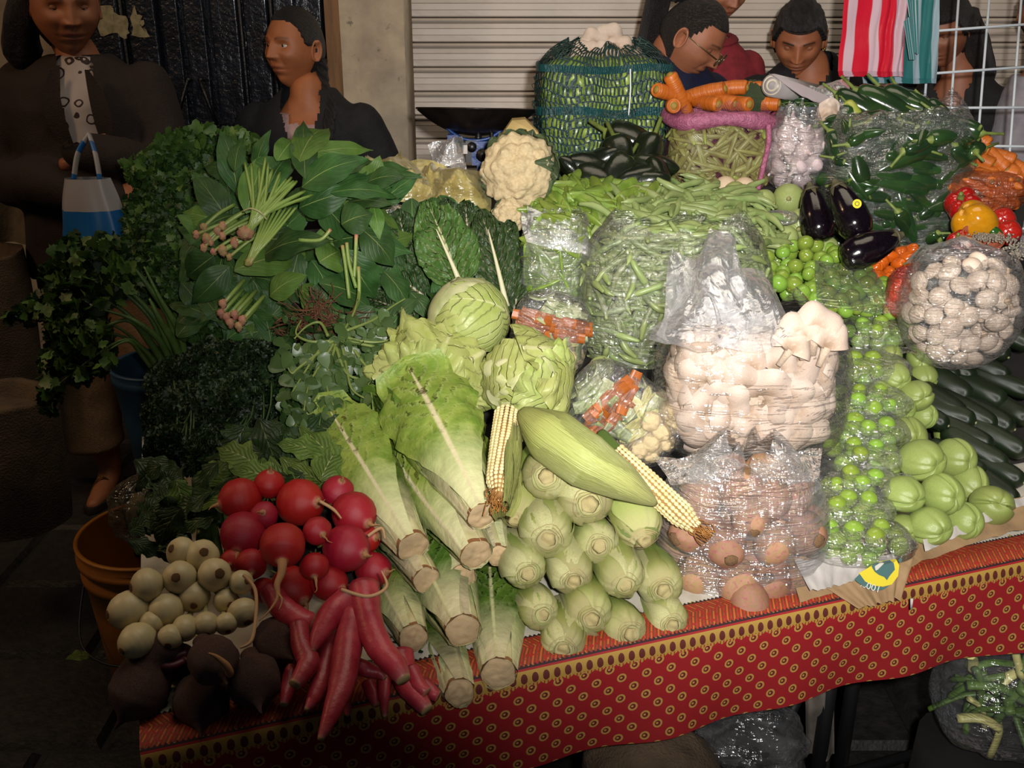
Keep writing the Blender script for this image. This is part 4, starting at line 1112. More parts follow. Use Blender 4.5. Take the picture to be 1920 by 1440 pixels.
bag('plastic_bag', bc, ba, 'tall clear plastic bag packed with green beans', m_film2, wr=.05, seed=3, top=.80, flare=.06, rim=.03, grow=1.06)

# ---- broad pods beside them
m_pod = M('pod_skin', srgb('#6f9430'), srgb('#5a8026'), 40, .35, .2, 60, rand=.15, hue=.012)
pods = []
for k in range(4):
    rr = random.Random(k + 9); L = rr.uniform(.07, .09); c1 = rr.uniform(-.3, .3)
    zz = [-.5, -.44, -.3, -.1, .1, .3, .42, .5]
    pts, rad = smooth_path([(0, c1 * L * z * z, z * L) for z in zz], 2, [.0015, .005, .010, .0115, .0115, .0095, .005, .001])
    mb = MB(); mb.sweep(pts, rad, 9, lambda a, t: 1 + .05 * sin(10 * pi * t), flat=.42); pods.append(('pea_pod', mb.mesh('pea_pod', m_pod), []))
pc = P(1042, 505, 1.90); pa_ = (.066, .06, .105)
lay(pods, fill(pc, pa_, 60, .017, .93), 'broad green pod inside the narrow clear bag', 'pod', 'broad pods in the narrow bag', bias=(.6, .5, 1))
stuff_fill('packed_pods', pods, fill(pc, pa_, 140, .009, .8), m_pod, 'packed mass of broad pods deep in the narrow clear bag', 'pods')
lay(pods, pile([(985, 415), (1010, 365), (1080, 330), (1170, 335), (1235, 350), (1190, 375), (1110, 410), (1060, 425)], 95, .014, .055, .085), 'loose broad green pod heaped over the narrow bag', 'pod', 'loose broad pods on top', s=1.1)
stuff_fill('pod_heap', pods, pile([(985, 425), (1010, 370), (1080, 338), (1170, 340), (1235, 352), (1190, 385), (1110, 430), (1060, 435)], 160, .007, .02, .05), m_pod, 'underlying mass of broad green pods', 'pods', 1.1)
bag('plastic_bag', pc, pa_, 'narrow clear plastic bag of broad pods left of the bean bag', wr=.05, seed=5, top=.80, flare=.10, rim=.012, grow=1.07)
crumple('bag_collar', [(985, 388), (1100, 440), (1100, 478), (990, 450)], 1.86, 1.82, 'folded clear collar of the narrow pod bag', m_crum, .012, 26, 4)

# ---- oyster mushrooms in a clear bag
m_oys = M('oyster_cap', None, srgb('#c4b2a2'), 8, .55, .25, 40, rand=.10, lo=.5, hi=.9, stops=[(0, srgb('#7d634a')), (.35, srgb('#a68e78')), (.7, srgb('#b8a494')), (1, srgb('#c4b3a5'))])
m_gill = M('gill', srgb('#cdb8a2'), srgb('#b9a28b'), 30, .6, .5, 160, bstretch=(6, 6, .5))
oys = []
for k in range(4):
    rr = random.Random(k + 3); s0 = rr.random() * 9
    def sh(u, v, under):
        a = (u - .5) * 2 * (1.35 + .1 * sin(s0)); r = v
        edge = 1 + .07 * sin(a * 5 + s0) + .08 * noise.noise(Vector((a * 1.5, s0, 0)))
        x = sin(a) * r * .62 * edge; z = cos(a) * r * edge * .75
        h = .20 * sin(pi * min(r, 1) * .75) - .18 * r ** 4 + .03 * sin(a * 4 + s0) * r
        th = .055 * (1 - r ** 5) + .012
        return Vector((x, -(h if not under else h - th), z))
    mb = MB(); mb.grid(18, 10, lambda u, v: sh(u, v, False)); mb.grid(18, 10, lambda u, v: sh(u, v, True))
    n0 = 19 * 11
    rimf = [(10 * 19 + i, 10 * 19 + i + 1, n0 + 10 * 19 + i + 1, n0 + 10 * 19 + i) for i in range(18)]; mb.f += rimf; mb.mi += [0] * 18
    m2 = MB(); m2.sweep([(0, 0, .1), (0, .05, -.1), (0, .12, -.4)], [.13, .10, .08], 8)
    oys.append(('oyster_mushroom', mb.mesh('oyster_mushroom', m_oys), [('stalk', m2.mesh('stalk', m_gill))]))
oc = P(1405, 722, 1.56); oa = (.140, .085, .115)
pn = fill(oc, oa, 70, .028, .92)
OY = []
for p, n in pn:
    out_ = (p - oc); rd = Vector((out_.x, 0, out_.z + .02)); dirn = (rd.normalized() * .8 + Vector((R.gauss(0, .35), 0, R.gauss(0, .35)))).normalized()
    t = (dirn - n * dirn.dot(n)).normalized()
    zax = (t + n * R.uniform(.25, .9)).normalized()
    # local z to zax, local -y to n
    y = (-n); x = y.cross(zax).normalized(); y = zax.cross(x).normalized()
    q = Matrix((x, y, zax)).transposed().to_quaternion()
    inst(R.choice(oys), p - zax * .03 - n * .012, q, R.uniform(.055, .085), 'pale fan shaped oyster mushroom pressed inside the big clear bag', 'mushroom', 'oyster mushrooms in the bag')
mb = MB(); mb.ball((0, 0, 0), [x * .66 for x in oa], 30, 20, lambda n: 1 + .1 * noise.noise(n * 5))
tag(ob('mushroom_mass', mb.mesh('mushroom_mass', m_gill), None, oc), 'tight inner mass of oyster mushrooms in the big bag', 'mushrooms', None, 'stuff')
bag('plastic_bag', oc, oa, 'big clear bag of white oyster mushrooms on the pink tuber bag', Mfilm('clearest_film', haze=.02, gloss=.05, scale=7, streak=(1, 1, 2.2), bump=.6, rough=.09), wr=.05, seed=8, top=.86, flare=.05, rim=.02, grow=1.09)
wide = ob  # big white cluster at the bag's upper right
for k, (px, py, s) in enumerate(((1500, 622, .062), (1528, 610, .068), (1548, 636, .06), (1478, 640, .056))):
    p = P(px, py + 22, 1.455)
    inst(oys[k], p, Quaternion((0, 1, 0), .28 * (k - 1)) @ Quaternion((1, 0, 0), -.25), s, 'large white oyster mushroom at the upper right corner of the big bag', 'mushroom', 'large oyster mushrooms at the bag corner')
relabel(0, group_objs('large oyster mushrooms at the bag corner'), 'large white oyster mushroom at the big bag corner', 14)
crumple('bag_mouth', [(1262, 470), (1430, 520), (1500, 640), (1238, 640)], 1.62, 1.44, 'crumpled gathered mouth of the oyster mushroom bag', m_crum, .03, 60, 2, bulge=.03)
crumple('bag_fold', [(1330, 440), (1372, 455), (1400, 600), (1290, 600)], 1.62, 1.46, 'upright twist of clear plastic over the mushroom bag', m_crum, .02, 30, 11, bulge=.02)

# ---- pink tubers
m_tub = M('tuber_skin', srgb('#a06f5e'), srgb('#8c7448'), 7, .5, .35, 60, rand=.14, hue=.01, detail=5)
nt = m_tub.node_tree; b = nt.nodes['Principled BSDF']; src = b.inputs['Base Color'].links[0].from_socket
LK(nt, mixc(nt, ramp(nt, noise_fac(nt, 5, 4), [(.55, (0, 0, 0)), (.72, (1, 1, 1))]), src, srgb('#8d4a50')), b.inputs['Base Color'])
m_tubend = M('tuber_end', srgb('#8a6a44'), srgb('#4d3320'), 40, .85, .6, 90)
tubs = []
for k in range(4):
    mb = MB(); mb.ball((0, 0, 0), (1, .92, 1.12 + .1 * k), 22, 14, lambda n, k=k: (1 + .08 * noise.noise(n * 1.6 + Vector((k, 0, 0))) + .02 * noise.noise(n * 7)) * (1 - .15 * max(0, n.z)))
    m2 = MB(); m2.ball((0, 0, .93 * (1.12 + .1 * k) * .86), (.30, .28, .14), 14, 8, lambda n: 1 + .35 * noise.noise(n * 6))
    tubs.append(('pink_tuber', mb.mesh('pink_tuber', m_tub), [('cut_top', m2.mesh('cut_top', m_tubend))]))
tc_ = P(1385, 1026, 1.455); ta = (.113, .078, .142)
TB = lay(tubs, fill(tc_, ta, 44, .043, .80), 'round pinkish tuber inside the clear bag next to the corn', 'tuber', 'pink tubers in the bag', s=.031, up=True, tilt=.8)
TB += lay(tubs, fill(tc_, ta, 26, .05, .45), 'pink', 'tuber', 'pink tubers in the bag', s=.032, up=True, tilt=.8)
relabel(0, TB, 'pinkish tuber in the clear bag', 26)
inst(tubs[1], P(1404, 1132, 1.385), quat(Vector((.1, -.6, -1))), .029, 'lowest pinkish tuber bulging from the bag over the cloth edge', 'tuber')
bag('plastic_bag', tc_, ta, 'clear plastic bag of pinkish tubers between corn and tomato bags', m_film, wr=.05, seed=12, top=.9, grow=1.07, taper=.12)
crumple('bag_collar', [(1235, 860), (1532, 850), (1525, 905), (1262, 905)], 1.42, 1.37, 'slack folded rim of the pink tuber bag below the mushrooms', m_film, .018, 40, 21)

# ---- green tomatoes, loose and in flat bags
m_tom = M('green_tomato', srgb('#5d9226'), srgb('#7aa336'), 25, .16, 0, rand=.16, hue=.018, coat=.2)
m_cal = M('tomato_scar', srgb('#a99a4c'), rough=.8)
mb = MB(); mb.ball((0, 0, 0), (1, 1, .9), 20, 14, lambda n: (1 + .015 * sin(5 * math.atan2(n.y, n.x))) * (1 - .14 * exp(-((1 - n.z) / .06))))
m2 = MB(); m2.ball((0, 0, .76), (.16, .16, .05), 10, 5)
tom = [('green_tomato', mb.mesh('green_tomato', m_tom), [('scar', m2.mesh('scar', m_cal))])]
tp = pile([(1428, 520), (1440, 475), (1490, 452), (1550, 462), (1650, 515), (1682, 560), (1672, 588), (1560, 585), (1520, 560)], 120, .026, .055, .075)
for p, n in tp: inst(tom[0], p, quat(aim(p, R.gauss(0, .8), R.gauss(0, .8), .6)), R.uniform(.0135, .0185), 'glossy green tomato in the open sloping bag', 'tomato', 'green tomatoes in the open bag')
tp = pile([(1435, 530), (1440, 485), (1490, 462), (1550, 470), (1650, 520), (1682, 570), (1672, 592), (1560, 592)], 90, .028, .02, .035)
for p, n in tp: inst(tom[0], p, quat(aim(p, R.gauss(0, .8), R.gauss(0, .8), .6)), R.uniform(.016, .019), 'green tomato in the lower layer of the open sloping bag', 'tomato', 'green tomatoes in the open bag, lower layer')
crumple('plastic_bag', [(1530, 490), (1640, 505), (1690, 590), (1535, 580)], D(1590, 498, .10), D(1610, 585, .10), 'clear film laid over the right half of the loose green tomatoes', Mfilm('thin_film', haze=.05, gloss=.03, scale=7, bump=.3, rough=.12), .008, 40, 31, bulge=.004, thick=False)
TBG = [(1637, 622, 112, 44), (1622, 690, 150, 44), (1618, 752, 158, 44), (1618, 805, 150, 40), (1612, 850, 146, 38), (1602, 900, 150, 40), (1585, 950, 160, 40), (1602, 1012, 200, 56)]
tl_ = ['topmost', 'second highest', 'third highest', 'fourth highest', 'fifth highest', 'third lowest', 'second lowest', 'lowest']
for k, (px, py, w, h) in enumerate(TBG):
    lf = .055; d = D(px, py, lf) + .03; c = P(px, py, d); abc = (G(d, w) / 2, .050, G(d, h) / 2 * 1.12)
    rr = random.Random(k)
    for p, n in fill(c, abc, 26 if k < 7 else 38, .027, .80, 2.6, rr=rr):
        inst(tom[0], p, rq(rr), rr.uniform(.0125, .0165), 'green tomato sealed in the %s small flat bag' % tl_[k], 'tomato', 'green tomatoes in the %s small bag' % tl_[k])
    for p, n in fill(c, abc, 14, .03, .4, 2.6, rr=rr):
        inst(tom[0], p, rq(rr), .0155, 'green tomato sealed in the %s small flat bag' % tl_[k], 'tomato', 'green tomatoes in the %s small bag' % tl_[k])
    o = bag('plastic_bag', c, abc, '%s small clear bag of green tomatoes in the stack beside the chayotes' % tl_[k], m_film2, 2.6, wr=.07, seed=40 + k, grow=1.10, nu=60, nv=34)
    if k == 7: continue
    mb = MB()
    mb.grid(30, 6, lambda u, v: Vector(((u - .5) * 2 * abc[0] * (1.0 + .12 * v), -abc[1] * .9 - .02 * v + .004 * noise.noise(Vector((u * 5, v * 3, k))), -abc[2] * (.62 + .25 * v) + .006 * noise.noise(Vector((u * 4, 3, k))))))
    ob('seal_strip', mb.mesh('seal_strip', m_film2), o)

# ---- button mushrooms
m_btn = M('button_cap', srgb('#d3c2b2'), srgb('#c0ab98'), 18, .6, .15, 60, rand=.07)
m_btnst = M('button_stalk', srgb('#b89a7c'), srgb('#cbb59c'), 40, .7, .3, 90)
mb = MB(); mb.sweep(*smooth_path([(0, 0, z) for z in (-.25, -.3, -.15, .1, .4, .62, .72)], 3, [.5, .8, .98, 1.0, .78, .42, .05]), 20)
m2 = MB(); m2.sweep([(0, 0, -.2), (0, 0, -.5), (0, .03, -.75), (0, .03, -.78)], [.3, .28, .33, .26], 12)
btn = ('button_mushroom', mb.mesh('button_mushroom', m_btn), [('stalk', m2.mesh('stalk', m_btnst))])
mc = P(1800, 582, 1.76); ma = (.100, .072, .105)
for p, n in fill(mc, ma, 130, .029, .86, 2.4):
    if p.z < mc.z: p.x = mc.x + (p.x - mc.x) * (1 + .25 * (p.z - mc.z) / ma[2]); p.y = mc.y + (p.y - mc.y) * (1 + .2 * (p.z - mc.z) / ma[2])
    dirn = n if R.random() < .85 else -n
    inst(btn, p, quat((dirn + Vector((R.gauss(0, .35), R.gauss(0, .35), R.gauss(0, .35)))).normalized()), R.uniform(.0155, .021), 'white button mushroom in the bag above the cucumbers', 'mushroom', 'button mushrooms in the bag')
for p, n in fill(mc, ma, 50, .034, .55, 2.4):
    inst(btn, p, rq(), .019, 'white button mushroom in the bag above the cucumbers', 'mushroom', 'button mushrooms in the bag')
bag('plastic_bag', mc, ma, 'round clear bag of white button mushrooms above the cucumbers', m_film2, 2.4, wr=.05, seed=60, top=.80, flare=.08, rim=.015, grow=1.10, taper=.22)

# ---- green chilies in the tall bag
m_chi = M('chili_skin', srgb('#23481c'), srgb('#18351a'), 14, .17, .25, 30, rand=.2, hue=.01, coat=.3)
m_stem = M('pepper_stem', srgb('#6d8a34'), srgb('#4c6a26'), 40, .55)
def pepper(k, L, r, crease=.08, nm='green_chili', mat=None, bend=.2, stl=.25, seg=16):
    zz = [-.5, -.49, -.42, -.25, 0, .2, .36, .46, .5]; rs = [.2, .55, .86, 1.0, .95, .8, .52, .22, .03]
    pts, rad = smooth_path([(bend * L * z * z, 0, z * L) for z in zz], 2, [x * r for x in rs])
    mb = MB(); mb.sweep(pts, rad, seg, lambda a, t: 1 + crease * sin(3 * a + k) * (1 - t) + crease * .6 * noise.noise(Vector((cos(a) * 2, sin(a) * 2, t * 4 + k))))
    m2 = MB(); b0 = pts[0]; m2.sweep([b0 + Vector((0, 0, .06 * L)), b0, b0 - Vector((.02 * L, 0, .05 * L)), b0 - Vector((.07 * L, 0, stl * L))], [r * .5, r * .42, r * .16, r * .13], 7)
    return (nm, mb.mesh(nm, mat or m_chi), [('stem', m2.mesh('stem', m_stem))])
chis = [pepper(k, .125 + .01 * k, .0185 + .001 * k) for k in range(4)]
cc = P(1668, 338, 2.20); ca = (.150, .10, .142)
lay(chis, fill(cc, ca, 110, .026, .92, 5), 'dark green chili inside the tall clear bag under the hanging bags', 'chili', 'green chilies in the tall bag', bias=(1.6, .5, .5))
stuff_fill('packed_chilies', chis, fill(cc, ca, 150, .018, .74, 5), m_chi, 'packed mass of green chilies deep in the tall bag', 'chilies')
ct = []
for px, py, rx, uy, s in ((1600, 225, -.6, .1, 1.0), (1625, 205, .9, -.5, 1.1), (1650, 212, .9, -.55, 1.1), (1680, 205, .9, -.5, 1.2), (1700, 195, .6, -.2, 1.1), (1725, 210, .9, -.6, 1.3), (1750, 222, .8, -.7, 1.2), (1665, 225, .9, -.3, 1.0), (1700, 228, .7, -.1, 1.0), (1765, 240, .6, -.5, .9)):
    p = P(px, py, 2.16); ct.append(inst(R.choice(chis), p, quat(aim(p, rx, uy, .3), R.random() * 6), s, 'x', 'chili', 'green chilies on top of the tall bag'))
relabel(0, ct, 'big green chili lying on the tall bag', 9)
m_lch = M('light_chili', srgb('#7f9a34'), srgb('#92a43c'), 20, .3, rand=.1)
for px, py, l in ((1604, 215, 'small yellowish green chili at the left lip of the tall bag'), (1772, 225, 'pale green chili at the right lip of the tall bag')):
    o = inst(pepper(9, .07, .015, mat=m_lch), P(px, py, 2.15), quat(aim(P(px, py, 2.15), .6, -.7, .3)), 1, l, 'chili')
bag('plastic_bag', cc, ca, 'tall clear bag packed with green chilies behind the eggplants', m_film2, 5, wr=.05, seed=70, top=.80, flare=.06, rim=.03, grow=1.08)
# cream dried things on the rim
# ---- garlic
m_gar = M('garlic_skin', srgb('#d2c3bd'), srgb('#b59aa3'), 8, .5, .3, 60, rand=.06, stretch=(3, 3, .6), sss=.05)
mb = MB(); mb.sweep(*smooth_path([(0, 0, z) for z in (-.72, -.7, -.5, -.1, .3, .6, .85, 1.2, 1.5)], 3, [.15, .4, .85, 1.0, .86, .5, .24, .15, .12]), 22, lambda a, t: 1 + .09 * abs(sin(4 * a)) * (1 if t < .6 else .3))
gar = [('garlic_bulb', mb.mesh('garlic_bulb', m_gar), [])]
gc = P(1490, 288, 2.18); ga = (.058, .055, .072)
lay(gar, fill(gc, ga, 42, .031, .84, 2.6), 'garlic bulb in the small shiny bag beside the pink net sack', 'garlic', 'garlic bulbs in the bag', s=.021, up=True, tilt=.7)
lay(gar, fill(gc, ga, 16, .034, .4, 2.6), 'garlic bulb in the small shiny bag beside the pink net sack', 'garlic', 'garlic bulbs in the bag', s=.021, up=True, tilt=.7)
bag('plastic_bag', gc, ga, 'small shiny clear bag of garlic bulbs', m_film, 2.6, wr=.06, seed=81, top=.82, grow=1.12, nu=60, nv=40)

# ---- pink net sack
m_pnet = Mnet('pink_net', srgb('#8c4c62'), 64, .90, (2.4, .9)); m_pink = M('pink_net_roll', srgb('#a8607c'), srgb('#854560'), 120, .35, .9, 260)
m_pea = M('pea_skin', srgb('#7f9a3e'), srgb('#687f2e'), 40, .45, rand=.15)
peas = []
for k in range(3):
    mb = MB(); zz = [-.5, -.4, 0, .4, .5]; mb.sweep(*smooth_path([(0, .1 * k * z * z * .07, z * .075) for z in zz], 3, [.001, .006, .008, .006, .001]), 8, lambda a, t: 1 + .12 * sin(7 * pi * t), flat=.7); peas.append(('pea_pod', mb.mesh('pea_pod', m_pea), []))
nc = P(1350, 285, 2.24); na = (.118, .085, .080)
lay(peas, fill(nc, na, 110, .016, .93, 4), 'pea pod seen through the pink net sack', 'pod', 'pea pods in the pink net sack', bias=(1, .5, .7))
stuff_fill('packed_peas', peas, fill(nc, na, 160, .010, .82, 4), m_pea, 'packed mass of pea pods deep in the pink net sack', 'pods')
ps = bag('net_sack', nc, na, 'pink net sack of pea pods with carrots on top', m_pnet, 4, wr=.03, seed=90, grow=1.04, top=.8)
ring = [Vector((cos(a) * na[0] * 1.02, sin(a) * na[1], .076 + .006 * sin(3 * a))) for a in [2 * pi * i / 40 for i in range(41)]]
mb = MB(); mb.sweep(ring, [.017 + .003 * sin(i * .8) for i in range(41)], 14, lambda a, t: 1 + .06 * noise.noise(Vector((cos(a) * 3, sin(a) * 3, t * 20)))); ob('rolled_rim', mb.mesh('rolled_rim', m_pink), ps)
mb = MB(); mb.sweep(smooth_path([(.082, -.088, .07), (.085, -.092, .03), (.078, -.092, -.02), (.072, -.09, -.07)], 6), [.006] * 19, 8); ob('seam', mb.mesh('seam', m_pink), ps)
mb = MB(); mb.sweep(smooth_path([(-.11, -.06, -.078), (-.05, -.09, -.085), (.03, -.09, -.088), (.1, -.06, -.085)], 6), [.009] * 19, 10); ob('bottom_roll', mb.mesh('bottom_roll', m_pink), ps)

# ---- green net sack
m_gnet = Mslit('green_net', srgb('#063029')); m_gband = Mslit('green_band', srgb('#0c5a56'), 120, 60, .12, .3, .35)
m_nop = M('small_green', srgb('#86a83e'), srgb('#54802a'), 20, .35, .2, rand=.25)
mb = MB(); mb.ball((0, 0, 0), (.02, .016, .026), 12, 8); lgr = [('green_fruit', mb.mesh('green_fruit', m_nop), [])]
sc_ = P(1128, 222, 2.36); sa = (.150, .11, .146)
lay(lgr, fill(sc_, sa, 240, .020, .86, 6), 'small dark green fruit seen through the green net sack', 'fruit', 'green fruits in the net sack', bias=(1, 1, 1))
stuff_fill('packed_fruit', lgr, fill(sc_, sa, 260, .018, .78, 6), m_nop, 'packed mass of small green fruits deep in the green net sack', 'fruits')
gs = bag('net_sack', sc_, sa, 'green net sack with teal bands, topped by white mushrooms', m_gnet, 6, wr=.05, seed=101, grow=1.05, top=.84)
for z0_, z1_ in ((.015, .034), (.112, .128)):
    def bf(u, v, z0_=z0_, z1_=z1_):
        a = u * 2 * pi; z = z0_ + (z1_ - z0_) * v + .008 * noise.noise(Vector((cos(a) * 2, sin(a) * 2, z0_ * 30)))
        d = Vector((cos(a) * sa[0], sin(a) * sa[1], 0)).normalized(); p = d * sup(d, sa, 6) * (1.06 if z0_ < .05 else 1.05)
        return Vector((p.x, p.y, z))
    mb = MB(); mb.grid(60, 6, bf, closeu=True); ob('band', mb.mesh('band', m_gband), gs)
mb = MB(); mb.sweep(smooth_path([(.05, -.121, .12), (.052, -.124, .07), (.05, -.124, .02)], 5), [.0016] * 11, 6); ob('stitching', mb.mesh('stitching', M('white_thread', (.7, .75, .72))), gs)
mb = MB()
for i in range(16):
    p0 = Vector((-.150 + R.uniform(-.004, .01), -.05, .10 - i * .008)); mb.sweep(smooth_path([p0, p0 + Vector((-.015, -.01, R.uniform(-.01, .01))), p0 + Vector((-.004, -.02, -.02))], 3), .0007, 4)
ob('frayed_threads', mb.mesh('frayed_threads', m_gband), gs)
# oyster mushrooms on the sack
k = 0
for px, py, s, sp in ((1100, 95, .06, -.5), (1115, 75, .06, -.2), (1140, 70, .065, .1), (1160, 85, .06, .5), (1130, 100, .06, .0), (1180, 100, .05, .9), (1105, 110, .045, -.9), (1150, 108, .05, .4), (1195, 108, .045, 1.3)):
    p = P(px, py + 14, 2.30 + .01 * (k % 3)); q = Quaternion((0, 1, 0), sp) @ Quaternion((1, 0, 0), R.uniform(-.5, .2))
    inst(oys[k % 4], p, q, s, 'x', 'mushroom', 'oyster mushrooms on the green net sack'); k += 1
relabel(0, group_objs('oyster mushrooms on the green net sack'), 'pale oyster mushroom atop the green net sack', 14)

# ---- carrots
m_car = M('carrot_skin', srgb('#b8641f'), srgb('#a45216'), 20, .42, .5, 40, rand=.08, stretch=(.5, .5, 6), bstretch=(.4, .4, 8))
m_carc = M('carrot_crown', srgb('#9a6a1e'), srgb('#6d7a2a'), 90, .7, .6, 120)
cars = []
for k in range(3):
    L = .11 + .02 * k; zz = [.5, .495, .46, .2, -.2, -.42, -.5]; rs = [.3, .75, .98, 1, .82, .55, .12]
    mb = MB(); mb.sweep(*smooth_path([(.04 * L * sin(z * 4 + k), 0, z * L) for z in zz], 3, [x * .0165 for x in rs]), 18, lambda a, t: 1 + .02 * sin(60 * t))
    m2 = MB(); c0 = smooth_path([(.04 * L * sin(z * 4 + k), 0, z * L) for z in zz], 3)[0]; m2.sweep([c0 - Vector((0, 0, .002)), c0 + Vector((0, 0, .0015)), c0 + Vector((0, 0, .004))], [.009, .008, .004], 12)
    cars.append(('carrot', mb.mesh('carrot', m_car), [('crown', m2.mesh('crown', m_carc))]))
CR = [(1262, 198, .1, .0, 1.0), (1278, 185, -.5, .9, .4), (1300, 182, .9, .3, .5), (1338, 190, 1.0, -.2, .8), (1345, 172, 1.1, .15, .3), (1385, 170, 1.1, .1, .3), (1318, 192, .8, -.1, 1.0), (1372, 190, .6, -.1, .9), (1398, 190, 1.0, -.1, .4), (1268, 178, -.8, .2, .5)]
cl_ = []
for k, (px, py, rx, uy, tw) in enumerate(CR):
    p = P(px, py, 2.20 + .01 * (k % 3)); cl_.append(inst(cars[k % 3], p, quat(aim(p, rx, uy, tw), R.random() * 6), 1.0, 'x', 'carrot', 'carrots on the pink net sack'))
relabel(0, cl_, 'orange carrot on the pink net sack', 9)
CR2 = [(1812, 262), (1828, 272), (1842, 280), (1856, 288), (1868, 297), (1882, 300), (1818, 290), (1834, 298), (1850, 306), (1866, 314), (1880, 318), (1838, 318), (1822, 312), (1895, 308), (1900, 318), (1858, 324), (1805, 248), (1845, 330)]
cl_ = []
for k, (px, py) in enumerate(CR2):
    p = P(px, py, 2.14); cl_.append(inst(cars[k % 3], p, quat(aim(p, .9 + R.gauss(0, .15), -.5 + R.gauss(0, .15), .5), R.random() * 6), .92, 'x', 'carrot', 'carrots at the right edge'))
relabel(0, cl_, 'orange carrot heaped beside the tall chili bag', 12)
c2 = P(1848, 358, 2.10); a2 = (.068, .05, .036)
lay(cars, fill(c2, a2, 16, .024, .75, 3), 'carrot inside the clear bag above the bell peppers', 'carrot', 'carrots in the clear bag', s=.7, bias=(1.5, .4, .3))
m_filmo = Mfilm('orange_film', tint=(1, .8, .7), haze=.16, gloss=.05, scale=14, hazecol=srgb('#c9764a'))
bag('plastic_bag', c2, a2, 'clear bag of carrots lying above the bell peppers', m_filmo, 3, wr=.08, seed=111, grow=1.15, nu=60, nv=30)

# ---- bell peppers, bowl of seeds, habaneros
def bell(nm, mat, lobes=4, ph=0.):
    def f(n):
        a = math.atan2(n.y, n.x); g = .5 + .5 * cos(lobes * a + ph)
        return (1 - .17 * (1 - g) ** 1.5 * (1 - .3 * abs(n.z))) * (1 - .28 * exp(-((1 - n.z) / .10))) * (1 - .12 * exp(-((1 + n.z) / .12)))
    mb = MB(); mb.ball((0, 0, 0), (1, 1, 1.05), 48, 30, f)
    m2 = MB(); m2.sweep([(0, 0, .70), (0, 0, .85), (.04, 0, 1.05), (.1, 0, 1.15)], [.26, .14, .1, .11], 10)
    return (nm, mb.mesh(nm, mat), [('stem', m2.mesh('stem', m_stem))])
m_yb = M('yellow_pepper', srgb('#b98012'), srgb('#b0740c'), 5, .14, 0, coat=.4); m_rb = M('red_pepper', srgb('#8a0c0e'), srgb('#9a1410'), 5, .15, 0, coat=.4); m_gb = M('green_pepper', srgb('#1d5a1a'), srgb('#174a16'), 5, .16, 0, coat=.4)
m_rt = M('tomato_red', srgb('#981812'), srgb('#a82218'), 5, .2, 0, coat=.3)
def put(tm, px, py, d, w, rx, uy, label, cat, tw=1., roll=0, group=None, k=1.0):
    p = P(px, py, d); return inst(tm, p, quat(aim(p, rx, uy, tw), roll), G(d, w) / 2 * k, label, cat, group)
put(bell('bell_pepper', m_yb, 3, .9), 1828, 416, 2.0, 84, .8, -.9, 'shiny yellow bell pepper', 'pepper', -.3, 1.0)
put(bell('bell_pepper', m_rb), 1806, 386, 2.06, 70, -.3, .9, 'red bell pepper behind the yellow one', 'pepper')
put(bell('bell_pepper', m_rb), 1800, 455, 1.98, 50, -.3, .9, 'red pepper peeking out below the yellow one', 'pepper')
mb = MB(); mb.ball((0, 0, 0), (1, 1, .88), 26, 16, lambda n: 1 + .03 * cos(5 * math.atan2(n.y, n.x))); rt = ('tomato', mb.mesh('tomato', m_rt), [])
put(rt, 1880, 412, 2.04, 46, 0, .4, 'upper red tomato at the right of the yellow pepper', 'tomato'); put(rt, 1890, 436, 2.0, 48, 0, .4, 'lower red tomato at the right of the yellow pepper', 'tomato')
put(pepper(3, 1.7, .55, mat=m_gb), 1868, 436, 1.97, 34, 1.0, -.5, 'small green pepper below the yellow one', 'pepper', .3)
m_terra = M('clay', srgb('#a5583a'), srgb('#8d452c'), 20, .8, .3); m_seed = M('seed', srgb('#8f8676'), srgb('#3f3a36'), 400, .7, rand=.3)
bo = P(1840, 452, 1.96)
mb = MB(); prof = [(.0, -.020), (.018, -.020), (.030, -.012), (.038, .002), (.041, .012), (.038, .013), (.034, .003), (.026, -.008), (.0, -.010)]
mb.grid(32, len(prof) - 1, lambda u, v: (lambda q: Vector((q[0] * cos(u * 2 * pi), q[0] * sin(u * 2 * pi), q[1])))(prof[round(v * (len(prof) - 1))]), closeu=True)
bw = ob('clay_bowl', mb.mesh('clay_bowl', m_terra), None, bo, Quaternion((1, 0, 0), radians(25))); tag(bw, 'small terracotta bowl of grey seeds before the yellow pepper', 'bowl')
kb = MB(); kb.ball((0, 0, 0), 1, 5, 3)
ms = [TRS(bo + Vector((R.gauss(0, .022) + .012, R.gauss(0, .014) - .01, .008 + R.uniform(-.003, .006))), rq(), (.003, .002, .0018)) for _ in range(320)]
ms += [TRS(P(1905 + R.gauss(0, 12), 470 + R.gauss(0, 10), 1.93), rq(), (.003, .0022, .0018)) for _ in range(160)]
tag(ob('seeds', scatter('seeds', kb.v, kb.f, ms, m_seed)), 'grey husked seeds spilling from the clay bowl', 'seeds', None, 'stuff')
crumple('plastic_bag', [(1730, 460), (1880, 462), (1900, 488), (1700, 490)], 1.95, 1.86, 'crumpled clear film at the mouth of the button mushroom bag', m_crum, .014, 36, 44)
m_hab = M('habanero', srgb('#b54a10'), srgb('#bb5c14'), 10, .2, 0, rand=.12, coat=.3)
hb = [bell('orange_chili', m_hab, 3, k) for k in range(2)]
hl_ = []
for px, py in ((1640, 505), (1655, 492), (1670, 480), (1690, 472), (1708, 470), (1650, 520), (1668, 512), (1685, 495), (1672, 525), (1700, 485), (1720, 478), (1636, 520), (1690, 515), (1710, 498)):
    p = P(px, py, D(px, py, .055)); hl_.append(inst(R.choice(hb), p, rq(), Vector((.0135, .0135, .019)), 'x', 'chili', 'orange chilies'))
relabel(0, hl_, 'small orange chili between the eggplants and mushrooms', 14)
mr = P(1695, 548, 1.80); 
